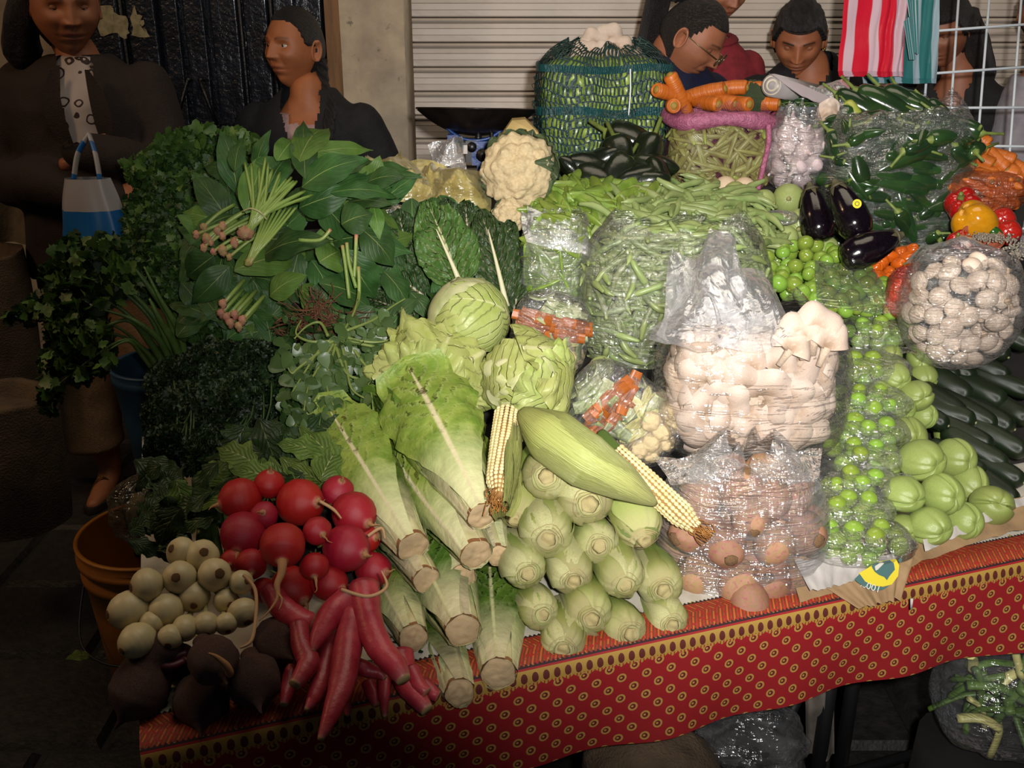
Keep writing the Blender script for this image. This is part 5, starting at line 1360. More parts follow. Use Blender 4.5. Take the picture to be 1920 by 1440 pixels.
hl_ = [inst(hb[0], mr + Vector((R.uniform(-.015, .018), R.uniform(-.01, .01), R.uniform(-.03, .03))), rq(), .014, 'red orange chili in the little striped bag', 'chili', 'chilies in the little bag') for _ in range(9)]
bag('plastic_bag', mr, (.026, .024, .044), 'little red and white bag squeezed left of the button mushrooms', Mfilm('red_film', tint=(1, .6, .6), haze=.35, gloss=.06, hazecol=srgb('#c0453a'), scale=12), 2.5, wr=.1, seed=120, grow=1.1, nu=40, nv=24)

# ---- eggplants, round squashes, poblanos
m_egg = M('eggplant_skin', srgb('#070406'), srgb('#100710'), 6, .16, .05, 10, coat=.3); m_ecal = M('eggplant_cap', srgb('#5a5a34'), srgb('#3a2a2c'), 30, .6, .3)
mb = MB(); zz = [-1, -.98, -.85, -.5, 0, .4, .75, .95, 1.0]; mb.sweep(*smooth_path([(0, .06 * z, z * 1.7) for z in zz], 4, [.1, .35, .75, 1, .98, .82, .62, .38, .2]), 30)
m2 = MB()
m2.sweep([(0, .1, 1.62), (0, .1, 1.78), (0, .1, 2.05), (0, .1, 2.1)], [.5, .3, .16, .17], 12)
for j in range(5):
    a = j * 1.256; m2.grid(6, 8, lambda u, v: Vector((0, .08, 0)) + Vector(((.30 + .42 * v) * cos(a + (u - .5) * 1.1 * (1 - v)), (.30 + .42 * v) * sin(a + (u - .5) * 1.1 * (1 - v)), 1.72 - .62 * v ** 1.6)))
eggp = ('eggplant', mb.mesh('eggplant', m_egg), [('calyx', m2.mesh('calyx', m_ecal))])
put(eggp, 1530, 405, 2.0, 62, -.25, .9, 'black eggplant standing left, beside the round squashes', 'eggplant', -.3)
e2 = put(eggp, 1592, 398, 1.93, 66, -.5, .9, 'shiny black eggplant with a round yellow sticker', 'eggplant', -.4)
put(eggp, 1630, 465, 1.88, 66, .9, .35, 'brownish eggplant lying low under the tall chili bag', 'eggplant', -.1)
mb = MB(); mb.grid(24, 4, lambda u, v: Vector((.24 * v * cos(u * 6.283), .24 * v * sin(u * 6.283), 0)), closeu=True)
p = P(1607, 382, 1.885); st = ob('sticker', mb.mesh('sticker', M('sticker_yellow', srgb('#c9cf1e'), rough=.4)), e2); st.parent = e2
bpy.context.view_layer.update()
inv = e2.matrix_world.inverted(); st.matrix_local = inv @ Matrix.LocRotScale(p, quat(aim(p, .3, .1)), Vector((.036, .036, .036)))
mb = MB(); mb.grid(16, 1, lambda u, v: Vector(((.09 + .035 * v) * cos(u * 6.283), (.09 + .035 * v) * sin(u * 6.283), .01)), closeu=True)
ob('sticker_print', mb.mesh('sticker_print', M('sticker_ink', srgb('#3a4a10'))), st)
m_sq = M('squash_skin', srgb('#7f9c4e'), srgb('#94ad62'), 60, .36, .1, rand=.08, detail=2, lo=.5, hi=.6); m_sqs = M('squash_stem', srgb('#9a9a5c'), srgb('#6d7a3c'), 50, .7)
mb = MB(); mb.ball((0, 0, 0), (1, 1, .95), 30, 20, lambda n: 1 + .012 * cos(10 * math.atan2(n.y, n.x))); m2 = MB(); m2.sweep([(0, 0, .9), (0, 0, 1.08), (.02, 0, 1.15)], [.16, .12, .15], 8, lambda a, t: 1 + .1 * sin(5 * a))
sqs = ('round_squash', mb.mesh('round_squash', m_sq), [('stem', m2.mesh('stem', m_sqs))])
for px, py, w, l in ((1478, 374, 60, 'round green squash, highest of the group left of the eggplants'), (1432, 378, 46, 'round green squash touching the loose green beans'), (1500, 421, 60, 'round green squash low beside the left eggplant'), (1378, 362, 44, 'small round squash half buried behind the green beans'), (1550, 466, 46, 'small round squash peeping above the green tomatoes'), (1475, 445, 44, 'round squash half hidden above the green tomatoes')):
    put(sqs, px, py, D(px, py, .045), w, R.uniform(-1, 1), R.uniform(-.6, .2), l, 'squash')
m_wh = M('pale_squash', srgb('#c9b49a'), srgb('#b59f82'), 20, .5)
for px, py, l in ((1360, 350, 'pale round vegetable left of the squashes'), (1395, 352, 'pale round vegetable nearest the squashes')):
    put(('pale_squash', MB().ball((0, 0, 0), (1, 1, .8), 20, 12).mesh('pale_squash', m_wh), []), px, py, D(px, py, .04), 42, 0, .5, l, 'squash')
cw = PD(1462, 408, .07); bag('plastic_bag', cw, (.036, .022, .014), 'tiny clear bag of seeds resting on the round squashes', m_film, 2.4, wr=.1, seed=130, nu=40, nv=20)
ms = [TRS(cw + Vector((R.uniform(-.02, .02), R.uniform(-.012, .012), R.uniform(-.006, .006))), rq(), (.004, .003, .002)) for _ in range(120)]
tag(ob('seeds', scatter('seeds', kb.v, kb.f, ms, M('tan_seed', srgb('#9a8a50'), srgb('#6f6a34'), 100)), None), 'tan seeds inside the tiny bag on the squashes', 'seeds', None, 'stuff')
m_pob = M('poblano_skin', srgb('#0c140a'), srgb('#16220e'), 8, .26, .4, 30, coat=.25, rand=.2)
pobs = [pepper(k + 5, .12, .034, .12, 'dark_chili', m_pob, .1, .35, 24) for k in range(4)]
pl = []
for px, py, rx, uy, s in ((1190, 268, 1.2, -.5, 1.1), (1135, 300, .9, .5, .95), (1100, 312, -.9, .2, .9), (1165, 305, .2, -.6, 1.0), (1205, 300, -.4, -.9, 1.0), (1228, 312, .9, -.1, .9), (1075, 318, -.6, .6, .7), (1120, 335, 1.0, -.3, .8), (1190, 335, -.9, -.2, .9), (1235, 335, .2, -.5, .8), (1150, 330, -.5, -.6, .9), (1215, 340, 1, .2, .8)):
    p = P(px, py, 2.17 - (py - 260) * .0012); pl.append(inst(R.choice(pobs), p, quat(aim(p, rx, uy, .3), R.random() * 6), s, 'x', 'chili', 'dark glossy chilies'))
relabel(0, pl, 'glossy black green chili before the green net sack', 14)

# ---- cauliflower and broccoli
m_cau = M('cauliflower_curd', srgb('#d2bf98'), srgb('#c2ac80'), 14, .7, .5, 160, sss=.04); m_cleaf = Mleaf('cauliflower_leaf', srgb('#5f8050'), srgb('#4a6b3c'), srgb('#b5c09a'), .1, None, .3, .4, 8, rand=.1)
m_broc = M('broccoli_head', srgb('#4f6e3c'), srgb('#3c5a30'), 60, .8, 1., 300)
def curd(sc=2.6, amp=.26, nu=110, nv=80, seed=0):
    def f(n):
        v = n * sc + Vector((seed, 0, 0)); d = noise.voronoi(v)[0]; d2 = noise.voronoi(n * sc * 3.3)[0]
        return 1 + amp * (1 - min(1, d[0] * 1.1)) * 1.0 + amp * .28 * (1 - min(1, d2[0])) - amp * .3
    mb = MB(); mb.ball((0, 0, 0), (1, 1, .85), nu, nv, f); return mb
def cauliflower(px, py, d, w, label, leaves, rx=0, uy=.2, seed=0):
    p = P(px, py, d); r = G(d, w) / 2
    o = empty('cauliflower', p, label, 'cauliflower', None, quat(aim(p, rx, uy)), r)
    ob('curd', curd(seed=seed).mesh('curd', m_cau), o)
    for a, L_, w_, out_ in leaves:
        def f(u, v):
            x = (2 * u - 1) * w_ * sin(pi * min(.98, .12 + .80 * v)) ** .7
            th = 2.3 - v * L_ * 1.5; rad = 1.06 + out_ * v * v + .05 * sin(u * 14 + a) * v + .08 * noise.noise(Vector((u * 3, v * 4, a)))
            aa = a + x * .75
            return Vector((rad * sin(th) * cos(aa), rad * sin(th) * sin(aa), rad * cos(th) * .9))
        mb = MB(); mb.grid(16, 20, f); ob('leaf', mb.mesh('leaf', m_cleaf), o)
    return o
cauliflower(972, 320, 1.98, 126, 'cream cauliflower head with grey green leaves beside the dark chilies', [(-.2, .95, .9, .25), (.5, .9, .8, .3), (1.2, .85, .7, .2), (2.1, .7, .7, .15), (-1.1, .75, .6, .2), (-1.9, .75, .7, .1), (-2.8, .6, .6, .1), (.1, 1.25, .35, .1)])
cauliflower(955, 405, 1.93, 60, 'piece of a second cauliflower showing under the first', [(2.5, .7, .7, .1)], .2, 0, 5)
# tan kraft paper standing behind the head
m_kraft = M('tan_board', srgb('#b39c66'), srgb('#9a834e'), 14, .8, .3)
cb = [P(925, 300, 2.08), P(1010, 250, 2.08), P(985, 224, 2.12), P(960, 226, 2.12), P(935, 262, 2.12)]
o_ = cb[0]; mb = MB(); n = len(cb)
vs = [c - o_ for c in cb] + [c - o_ + Vector((0, .05, 0)) for c in cb]
mb.add(vs, [tuple(range(n)), tuple(range(2 * n - 1, n - 1, -1))] + [(i, i + n, (i + 1) % n + n, (i + 1) % n) for i in range(n)])
tag(ob('cut_gourd', mb.mesh('cut_gourd', m_kraft, False), None, o_), 'tan rounded wedge standing behind the cauliflower', 'squash')
pb = P(1412, 182, 2.22); br = empty('broccoli', pb, 'broccoli head beside the carrots on the pink net sack', 'broccoli', None, quat(aim(pb, 0, .7)), G(2.22, 62) / 2)
ob('crown', curd(4, .16, 70, 50, 3).mesh('crown', m_broc), br); mb = MB(); mb.sweep([(0, 0, -.4), (0, 0, -1.2)], [.4, .35], 12); ob('stalk', mb.mesh('stalk', m_stem), br)

# ---- tray of small chilies, film roll
m_tray = M('grey_tray', srgb('#6d7474'), srgb('#5b6262'), 20, .35)
tc2 = P(1488, 200, 2.25)
mb = MB(); mb.grid(40, 4, lambda u, v: Vector((cos(u * 6.283) * (.06 + .022 * v), sin(u * 6.283) * (.04 + .02 * v), -.03 + .035 * v)), closeu=True); mb.grid(40, 1, lambda u, v: Vector((cos(u * 6.283) * .06 * v, sin(u * 6.283) * .04 * v, -.03)), closeu=True)
tag(ob('round_tray', mb.mesh('round_tray', m_tray), None, tc2), 'grey shallow tray of thin green chilies', 'tray')
ser = [pepper(k, .065, .006, .05, 'thin_chili', m_chi, .3, .3, 8) for k in range(3)]
lay(ser, [(tc2 + Vector((R.uniform(-.05, .05), R.uniform(-.035, .035), R.uniform(.0, .022))), Vector((0, 0, 1))) for _ in range(46)], 'thin green chili on the grey tray', 'chili', 'thin chilies on the tray')
m_roll = M('film_roll', srgb('#9a9492'), srgb('#857f80'), 10, .35); m_core = M('card_core', srgb('#c4bba8'), srgb('#a89c88'), 20)
ra, rb = P(1448, 160, 2.12), P(1530, 178, 2.35); ro = empty('bag_roll', ra, 'roll of clear produce bags lying behind the garlic', 'roll')
mb = MB(); mb.sweep([(0, 0, 0), rb - ra], [.024, .024], 24); ob('film', mb.mesh('film', m_roll), ro)
ax = (rb - ra).normalized()
for j, (r1, r2) in enumerate(((.018, .0205), (.009, .013))):
    mb = MB(); q = quat(-ax); mb.grid(24, 1, lambda u, v: q @ Vector(((r1 + (r2 - r1) * v) * cos(u * 6.283), (r1 + (r2 - r1) * v) * sin(u * 6.283), .002)), closeu=True); ob('core_ring', mb.mesh('core_ring', m_core), ro)
crumple('film_strip', [(1442, 138), (1470, 145), (1600, 205), (1560, 200)], 2.10, 2.16, 'loose strip of film pulled from the bag roll', M('milky_film', srgb('#9c9090'), rough=.3), .006, 24, 51, cat='film', thick=False)
crumple('plastic_bag', [(1510, 165), (1590, 155), (1600, 200), (1530, 215)], 2.25, 2.2, 'crumpled empty clear bag above the garlic', m_crum, .02, 36, 52)
mb = MB(); p = P(1553, 215, 2.14); mb.grid(20, 16, lambda u, v: Vector(((u - .5) * .045, -.012 * sin(pi * u), (v - .5) * .045 + .014 * sin(pi * u))) + Vector((0, .006 * noise.noise(Vector((u * 4, v * 4, 2))), 0)))
tag(ob('mushroom_slice', mb.mesh('mushroom_slice', m_oys), None, p), 'pale curled mushroom at the left lip of the tall chili bag', 'mushroom')

# ---- small mixed vegetable bags
m_cs = M('carrot_cut', srgb('#a35a24'), srgb('#8f4c1c'), 16, .45, .3, 60, rand=.1); m_zu = M('zucchini_flesh', srgb('#c3c07c'), srgb('#aeb464'), 30, .45, rand=.08); m_zs = M('zucchini_rind', srgb('#4c7a24'), srgb('#365e1c'), 30, .35)
def strip_mesh(L, w, t, bend=.1, seed=0):
    mb = MB()
    def f(u, v):
        a = u * 4; s = int(a) % 4; q = a - int(a); cx = [(-1, -1), (1, -1), (1, 1), (-1, 1)]
        c0, c1 = cx[s], cx[(s + 1) % 4]; x = c0[0] + (c1[0] - c0[0]) * q; y = c0[1] + (c1[1] - c0[1]) * q
        e = .75 + .25 * sin(pi * min(max(v, .05), .95)) ; z = (v - .5) * L
        return Vector((x * w / 2 * e, y * t / 2 * e + bend * (z * z) / L * 2 + .1 * w * noise.noise(Vector((z * 30, x, seed))), z))
    mb.grid(12, 10, f, closeu=True); mb.sweep([(0, bend * L * .5, -.5 * L * .999), (0, bend * L * .5, -.5 * L)], [.001, .001], 4); return mb
cst = [('carrot_strip', strip_mesh(.075, .022, .006, .1 * k, k).mesh('carrot_strip', m_cs), []) for k in range(3)]
def wedge(seed):
    mb = MB(); L = .055
    mb.grid(8, 10, lambda u, v: (lambda a, z: Vector((cos(a) * .009 * (1 - (2 * v - 1) ** 4 * .8), sin(a) * .006, z)))(-pi * .9 + u * pi * .8 + .0, (v - .5) * L), 1)
    mb.grid(4, 10, lambda u, v: Vector(((u - .5) * .017 * (1 - (2 * v - 1) ** 4 * .8), -.0005 + .002, (v - .5) * L)), 0)
    return mb
zst = [('zucchini_wedge', wedge(k).mesh('zucchini_wedge', [m_zu, m_zs]), []) for k in range(2)]
flo = []
for k in range(2):
    mb = curd(1.8, .3, 30, 20, k * 4); m2 = MB(); m2.sweep([(0, 0, -.3), (0, 0, -1.4), (.1, 0, -1.9)], [.5, .32, .3], 10); flo.append(('floret', mb.mesh('floret', m_cau), [('stalk', m2.mesh('stalk', m_cau))]))
m_chg = M('cabbage_bit', srgb('#6f8f4c'), srgb('#9aac78'), 30, .5, rand=.2)
gch = [('green_chunk', strip_mesh(.05, .026, .004, .3, 5).mesh('green_chunk', m_chg), [])]
def mixbag(c, qx, abc, label, seed, tag_):
    rr = random.Random(seed)
    # local frame: x right, z up along the bag, tilted by qx
    def band(tms, z0, z1, n, dm, s, cat, lab, along='x', jit=.35):
        pts = fill((0, 0, 0), abc, n, dm, .9, 3, zmin=z0, zmax=z1, rr=rr)
        for p, nn in pts:
            if along == 'x' and abs(nn.x) > .55: continue
            base = Vector((1, 0, 0)) if along == 'x' else Vector((.3, 0, 1)) if along == 'z' else Vector((rr.gauss(0, 1), 0, rr.gauss(0, 1)))
            t = base + Vector((rr.gauss(0, jit), 0, rr.gauss(0, jit))); t = (t - nn * t.dot(nn)).normalized()
            y = nn; x = y.cross(t).normalized(); qq = Matrix((x, -y, t)).transposed().to_quaternion() if along != 'n' else quat(nn, rr.random())
            inst(rr.choice(tms), c + qx @ p, qx @ qq, s, lab, cat, cat + 's in the ' + tag_)
    band(cst, .2, .55, 22, .009, .95, 'carrot strip', 'orange carrot strip in the ' + tag_, 'x', .12)
    band(gch, .6, 1, 10, .016, .9, 'green vegetable slice', 'pale green slice in the ' + tag_)
    band(zst, -.35, .35, 20, .014, .9, 'zucchini wedge', 'zucchini wedge in the ' + tag_, 'x', .8)
    band(gch, -.3, .3, 8, .02, .9, 'cabbage piece', 'green leaf piece in the ' + tag_, 'r')
    band(flo, -1, -.32, 16, .020, .0165, 'cauliflower floret', 'cauliflower floret in the ' + tag_, 'n')
    mb = MB(); mb.ball((0, 0, 0), [x * .74 for x in abc], 20, 14); tag(ob('chopped_mass', mb.mesh('chopped_mass', m_chg), None, c, qx), 'inner mass of chopped vegetables in the ' + tag_, 'vegetables', None, 'stuff')
    o = bag('plastic_bag', c, abc, label, m_film2, 3, wr=.05, seed=seed, grow=1.12, nu=60, nv=40); o.rotation_mode = 'QUATERNION'; o.rotation_quaternion = qx
mixbag(P(1030, 630, 1.74), Quaternion((0, 1, 0), radians(12)) , (.062, .035, .072), 'clear bag of carrot strips, zucchini and cauliflower behind the iceberg lettuce', 201, 'mixed vegetable bag behind the iceberg')
mixbag(P(1172, 775, 1.56), Quaternion((0, 1, 0), radians(-52)) @ Quaternion((0, 0, 1), 0), (.058, .035, .088), 'clear bag of cut carrots, zucchini and cauliflower on the corn husk', 202, 'mixed vegetable bag on the corn')
put(sqs, 1128, 690, 1.60, 48, .2, .8, 'pale green squash end between the two mixed vegetable bags', 'squash')

# ---- paper sack under the stack, and kraft paper along the edge
m_paper = M('kraft_paper', srgb('#8f7452'), srgb('#7a6042'), 9, .8, .7, 30)
m_white = M('white_paper', srgb('#a8a29c'), srgb('#8f8984'), 9, .7, .7, 30)
def sheet(name, q, mat, label, lift, n=(40, 16), amp=.006, seed=0, cat='paper', dz=None):
    cs = [PD(x, y, l) for x, y, l in q]; org = sum(cs, Vector()) / 4; mb = MB()
    def f(u, v):
        p = (cs[0] * (1 - u) + cs[1] * u) * (1 - v) + (cs[3] * (1 - u) + cs[2] * u) * v
        k = noise.noise(Vector((p.x * 18, p.y * 18, seed))) + .4 * noise.noise(Vector((p.x * 60, p.y * 60, seed)))
        edge = .008 * noise.noise(Vector((u * 12, seed, 0))) * (v if v > .5 else 1 - v)
        return p - org + Vector((0, edge, amp * k))
    mb.grid(n[0], n[1], f); return tag(ob(name, mb.mesh(name, mat), None, org), label, cat)
FL = -.0
pk = sheet('paper_sack', [(1480, 1055, .012), (1920, 930, .012), (1930, 985, .006), (1500, 1130, .004)], m_paper, 'brown paper sack flattened under the tomato bags and chayotes', .01, seed=3)
lp = sheet('paper_lip', [(1520, 1085, .016), (1715, 1045, .016), (1690, 1120, .004), (1610, 1140, .002)], m_paper, 'rounded lip of brown paper sack curling over the cloth edge', .01, seed=9, amp=.004)
sheet('white_sheet', [(1490, 1050, .03), (1690, 1035, .03), (1640, 1078, .024), (1520, 1106, .024)], m_white, 'crumpled white paper under the lowest green tomato bag', .01, seed=5)
sheet('white_sheet', [(1730, 1012, .03), (1930, 925, .03), (1925, 945, .025), (1735, 1032, .025)], m_white, 'strip of white paper under the chayotes', .01, seed=6)
# printed emblem: yellow disc, dark green ring sector with 100%, grey green leaf shape
m_py = M('print_yellow', srgb('#b8a81e'), rough=.8); m_pg = M('print_green', srgb('#2d5b52'), rough=.8); m_pw = M('print_white', srgb('#a9a79c'), rough=.8)
ec = PD(1650, 1085, .004); r_ = Vector((1, 0, 0)); n_ = aim(ec); s_ = r_ - n_ * r_.dot(n_); s_.normalize(); t_ = n_.cross(s_).normalized()
if t_.z < 0: t_ = -t_
def epos(px, py, off): return P(px, py, (ec - CAMP).dot(Vector((0, CT, -ST))) - .030 - off)
em = empty('printed_emblem', ec, 'yellow and green round emblem with 100% printed on the paper sack lip', 'print')
def poly(name, pts, mat, off, parent, th=.0012):
    n = len(pts); f = [epos(x, y, off) - ec for x, y in pts]; b_ = [v - n_ * th for v in f]
    mb = MB(); mb.add(f + b_, [tuple(range(n))] + [(i, (i + 1) % n, (i + 1) % n + n, i + n) for i in range(n)]); return ob(name, mb.mesh(name, mat, False), parent)
poly('yellow_field', [(1610, 1075), (1632, 1062), (1650, 1052), (1680, 1048), (1686, 1060), (1684, 1080), (1672, 1096), (1655, 1100), (1638, 1098), (1620, 1090)], m_py, .000, em)
poly('green_arc', [(1602, 1086), (1612, 1076), (1622, 1090), (1638, 1099), (1655, 1101), (1668, 1098), (1656, 1106), (1640, 1107), (1622, 1101), (1608, 1092)], m_pg, .001, em)
poly('green_leaf', [(1634, 1062), (1640, 1072), (1648, 1078), (1658, 1082), (1663, 1088), (1668, 1080), (1678, 1068), (1676, 1056), (1668, 1050), (1660, 1052), (1650, 1054), (1640, 1056)], m_pg, .001, em)
poly('grey_leaf', [(1640, 1062), (1652, 1054), (1658, 1056), (1646, 1068), (1642, 1070)], m_pw, .002, em)
poly('green_dot', [(1684, 1050), (1690, 1044), (1692, 1050), (1687, 1056)], m_pg, .001, em)
fc = bpy.data.curves.new('lettering', 'FONT'); fc.body = '100%'; fc.size = .013; fc.extrude = .0003; fc.align_x = 'CENTER'; fc.align_y = 'CENTER'
tmp = bpy.data.objects.new('lettering', fc); COL.objects.link(tmp); bpy.context.view_layer.update()
me = bpy.data.meshes.new_from_object(tmp.evaluated_get(bpy.context.evaluated_depsgraph_get())); bpy.data.objects.remove(tmp); me.materials.clear(); me.materials.append(m_pw)
lt = ob('lettering', me, em, epos(1632, 1099, .003) - ec); lt.rotation_mode = 'QUATERNION'
X = -(s_ * cos(-.35) + t_ * sin(-.35)); Y = n_.cross(X)
lt.rotation_quaternion = Matrix((X, Y, n_)).transposed().to_quaternion()
# ================================================================== LEAFY GREENS AT THE LEFT
def blade(a, b_, w, nrm, sag=.1, shape=.75, cup=.15, wave=.03, seed=0, nx=8, ny=14, base_w=.12, point=1.0, lobes=0, crin=0.):
    """one leaf blade from its stalk end a to its tip b_"""
    a = Vector(a); b_ = Vector(b_); L = (b_ - a).length; t = (b_ - a).normalized(); n = (nrm - t * nrm.dot(t)).normalized(); s = t.cross(n)
    mb = MB()
    def f(u, v):
        x = 2 * u - 1
        ww = w / 2 * (sin(pi * min(max(v, 0), 1) ** shape) ** point * (1 - base_w) + base_w * (1 - v))
        if lobes: ww *= 1 + .22 * sin(v * lobes + seed) * abs(x)
        lift_ = sag * L * sin(pi * v) - .0 * v
        ed = wave * L * abs(x) * (sin(v * 17 + seed + x) + .8 * noise.noise(Vector((x * 2, v * 6, seed))))
        if crin: ed += crin * w * (abs(noise.noise(Vector((x * 4 + seed, v * 9, 1)))) + .5 * abs(noise.noise(Vector((x * 9, v * 20, seed))))) * min(1, abs(x) * 4)
        return t * (L * v) + s * (x * ww) + n * (lift_ - cup * ww * (1 - x * x) * -1 * .6 - cup * w * .2 + ed)
    mb.grid(nx, ny, f); return mb
def leaf_px(parent, pa, pb_, da, db, wpx, mat, nm='leaf', tilt=(0, .5), **kw):
    a, b_ = P(pa[0], pa[1], da), P(pb_[0], pb_[1], db)
    n = aim(a, tilt[0], tilt[1]); mb = blade(a, b_, G(da, wpx), n, **kw)
    return ob(nm, mb.mesh(nm, mat), parent, a - parent.location)
m_spin = Mleaf('spinach_leaf', srgb('#2c5a22'), srgb('#1f4519'), srgb('#7f9c4a'), .035, None, .3, .04, 6, .5, rand=.25, trl=.12, bump=.25, scale=24)
m_spinl = Mleaf('spinach_leaf_light', srgb('#4f7f2c'), srgb('#3c6c22'), srgb('#93ac58'), .035, None, .3, .04, 6, .5, rand=.15, trl=.2, bump=.25, scale=24)
m_sstem = M('spinach_stem', None, srgb('#6d943c'), 40, .4, .2, rand=.1, stops=[(0, srgb('#b5605e')), (.07, srgb('#a37c58')), (.2, srgb('#7c9a44')), (1, srgb('#5b8a30'))])
m_proot = M('pink_root_end', srgb('#a3675a'), srgb('#8f7a4c'), 60, .7, .5, 120, rand=.15)
rs = random.Random(77)
sp = empty('spinach_bunch', P(560, 420, 1.78), 'big spinach bunch tied with a string, pink root ends to the left', 'spinach')
big = [((480, 320), (507, 243), 30, 0), ((462, 400), (500, 285), 52, 1), ((572, 335), (568, 226), 46, 0), ((560, 300), (616, 240), 60, 1), ((573, 290), (700, 282), 34, 1), ((520, 300), (555, 262), 40, 1), ((565, 350), (690, 296), 62, 0), ((610, 330), (698, 300), 50, 0),
       ((600, 360), (735, 350), 56, 0), ((620, 360), (752, 372), 36, 0), ((650, 380), (742, 385), 34, 0), ((560, 390), (665, 355), 60, 0), ((600, 380), (660, 460), 66, 0), ((700, 385), (712, 450), 28, 1), ((470, 450), (580, 455), 60, 0), ((490, 480), (625, 450), 62, 0),
       ((440, 505), (575, 480), 62, 1), ((600, 490), (640, 470), 66, 1), ((505, 555), (575, 515), 52, 1), ((560, 470), (530, 590), 48, 0), ((400, 480), (350, 520), 56, 0), ((430, 500), (360, 570), 50, 0), ((680, 430), (740, 500), 62, 0), ((650, 470), (705, 560), 66, 0),
       ((600, 530), (700, 580), 60, 0), ((560, 540), (610, 600), 58, 1), ((530, 330), (470, 300), 44, 0), ((690, 340), (760, 330), 40, 0), ((500, 360), (545, 290), 44, 0), ((640, 420), (700, 400), 60, 0), ((440, 320), (455, 260), 30, 0)]
for k, (a, b_, w, l) in enumerate(big):
    leaf_px(sp, a, b_, 1.74 + rs.uniform(-.03, .05), 1.76 + rs.uniform(-.04, .06), w * 1.15, m_spinl if l else m_spin, tilt=(rs.uniform(-.4, .4), rs.uniform(.2, .9)), sag=.12, seed=k, wave=.02, base_w=.05)
for k in range(95):
    x, y = rs.uniform(360, 760), rs.uniform(300, 640)
    if (x - 560) ** 2 / 230 ** 2 + (y - 455) ** 2 / 190 ** 2 > 1: continue
    an = math.atan2(y - 440, x - 500) + rs.uniform(-.7, .7); L = rs.uniform(70, 125)
    d = 1.83 + rs.uniform(-.02, .06)
    leaf_px(sp, (x - cos(an) * L / 2, y - sin(an) * L / 2), (x + cos(an) * L / 2, y + sin(an) * L / 2), d, d + rs.uniform(-.05, .05), rs.uniform(40, 66), m_spin if rs.random() < .8 else m_spinl, tilt=(rs.uniform(-.6, .6), rs.uniform(.1, 1)), sag=.12, seed=k, wave=.025, base_w=.05)
for k in range(22):
    t = k / 21; b0 = P(452 + 14 * rs.random(), 438 + 8 * rs.random(), 1.70); mid = P(470 + 20 * rs.random() + 22 * t, 395 - 4 * t + 12 * rs.random(), 1.69)
    tip = P(470 + 115 * t + rs.uniform(-14, 14), 300 + 70 * t + rs.uniform(-14, 14), 1.735)
    mb = MB(); mb.sweep(*smooth_path([b0 - sp.location, mid - sp.location, tip - sp.location], 6, [.006, .0045, .0035]), 7, flat=.75); ob('stem', mb.mesh('stem', m_sstem), sp)
for k in range(7):
    b0 = P(462 + 3 * k % 9, 498 - k, 1.69); mid = P(480 + 4 * k, 450, 1.69); tip = P(500 + 9 * k, 390, 1.72)
    mb = MB(); mb.sweep(*smooth_path([b0 - sp.location, mid - sp.location, tip - sp.location], 6, [.006, .004, .003]), 7, flat=.75); ob('stem', mb.mesh('stem', m_sstem), sp)
mb = MB(); c = P(461, 436, 1.695) - sp.location; mb.ball(c, (.015, .013, .012), 22, 14, lambda n: 1 + .35 * noise.noise(n * 4) + .2 * noise.noise(n * 9)); ob('root_crown', mb.mesh('root_crown', m_proot), sp)
mb = MB(); mb.sweep(smooth_path([P(456, 396, 1.685) - sp.location, P(470, 391, 1.675) - sp.location, P(488, 398, 1.672) - sp.location, P(500, 412, 1.685) - sp.location], 5), .0014, 6)
ob('string', mb.mesh('string', M('pale_string', srgb('#a3a070'))), sp)
for k, (x, y, r) in enumerate(((382, 426, 8), (368, 440, 8), (388, 448, 11), (408, 433, 9), (418, 424, 9), (417, 442, 8), (440, 455, 10), (418, 470, 11), (382, 465, 8), (400, 472, 7), (430, 482, 7), (395, 455, 7))):
    rr_ = G(1.74, r); p = P(x, y, 1.75); tp_ = P(x + 60 + rs.uniform(-10, 20), y - 40 + rs.uniform(-15, 15), 1.77)
    mb = MB(); mb.ball(p - sp.location, (rr_ * .8, rr_ * .8, rr_ * 1.0), 14, 10, lambda n: 1 + .5 * noise.noise(n * 3.5 + Vector((k, 0, 0))) + .25 * noise.noise(n * 9)); ob('root_end', mb.mesh('root_end', m_proot), sp)
    mb = MB(); mb.sweep(smooth_path([p - sp.location, p.lerp(tp_, .5) - sp.location + Vector((0, -.005, .004)), tp_ - sp.location], 4), rr_ * .45, 7); ob('stem', mb.mesh('stem', m_sstem), sp)
# second bunch's root ends lower down, and stalks on the right
s2 = empty('spinach_bunch', P(430, 580, 1.74), 'second spinach bunch in shadow, orange pink root ends over the curly parsley', 'spinach')
for k, (x, y) in enumerate(((418, 570), (425, 595), (440, 590), (455, 600), (448, 612), (432, 606), (415, 588))):
    p = P(x, y, 1.72) - s2.location; mb = MB(); mb.ball(p, (.0065, .006, .009), 12, 9, lambda n: 1 + .5 * noise.noise(n * 3.5) + .2 * noise.noise(n * 9)); ob('root_end', mb.mesh('root_end', m_proot), s2)
    mb = MB(); q = P(x + 40, y - 45, 1.75) - s2.location; mb.sweep([p, (p + q) / 2, q], .004, 6); ob('stem', mb.mesh('stem', m_sstem), s2)
for k in range(26):
    x, y = rs.uniform(330, 560), rs.uniform(510, 630); an = rs.uniform(0, 6.3); L = rs.uniform(60, 100); d = 1.79
    leaf_px(s2, (x - cos(an) * L / 2, y - sin(an) * L / 2), (x + cos(an) * L / 2, y + sin(an) * L / 2), d, d + .02, rs.uniform(34, 56), m_spin, tilt=(rs.uniform(-.6, .6), rs.uniform(.1, 1)), sag=.1, seed=k)
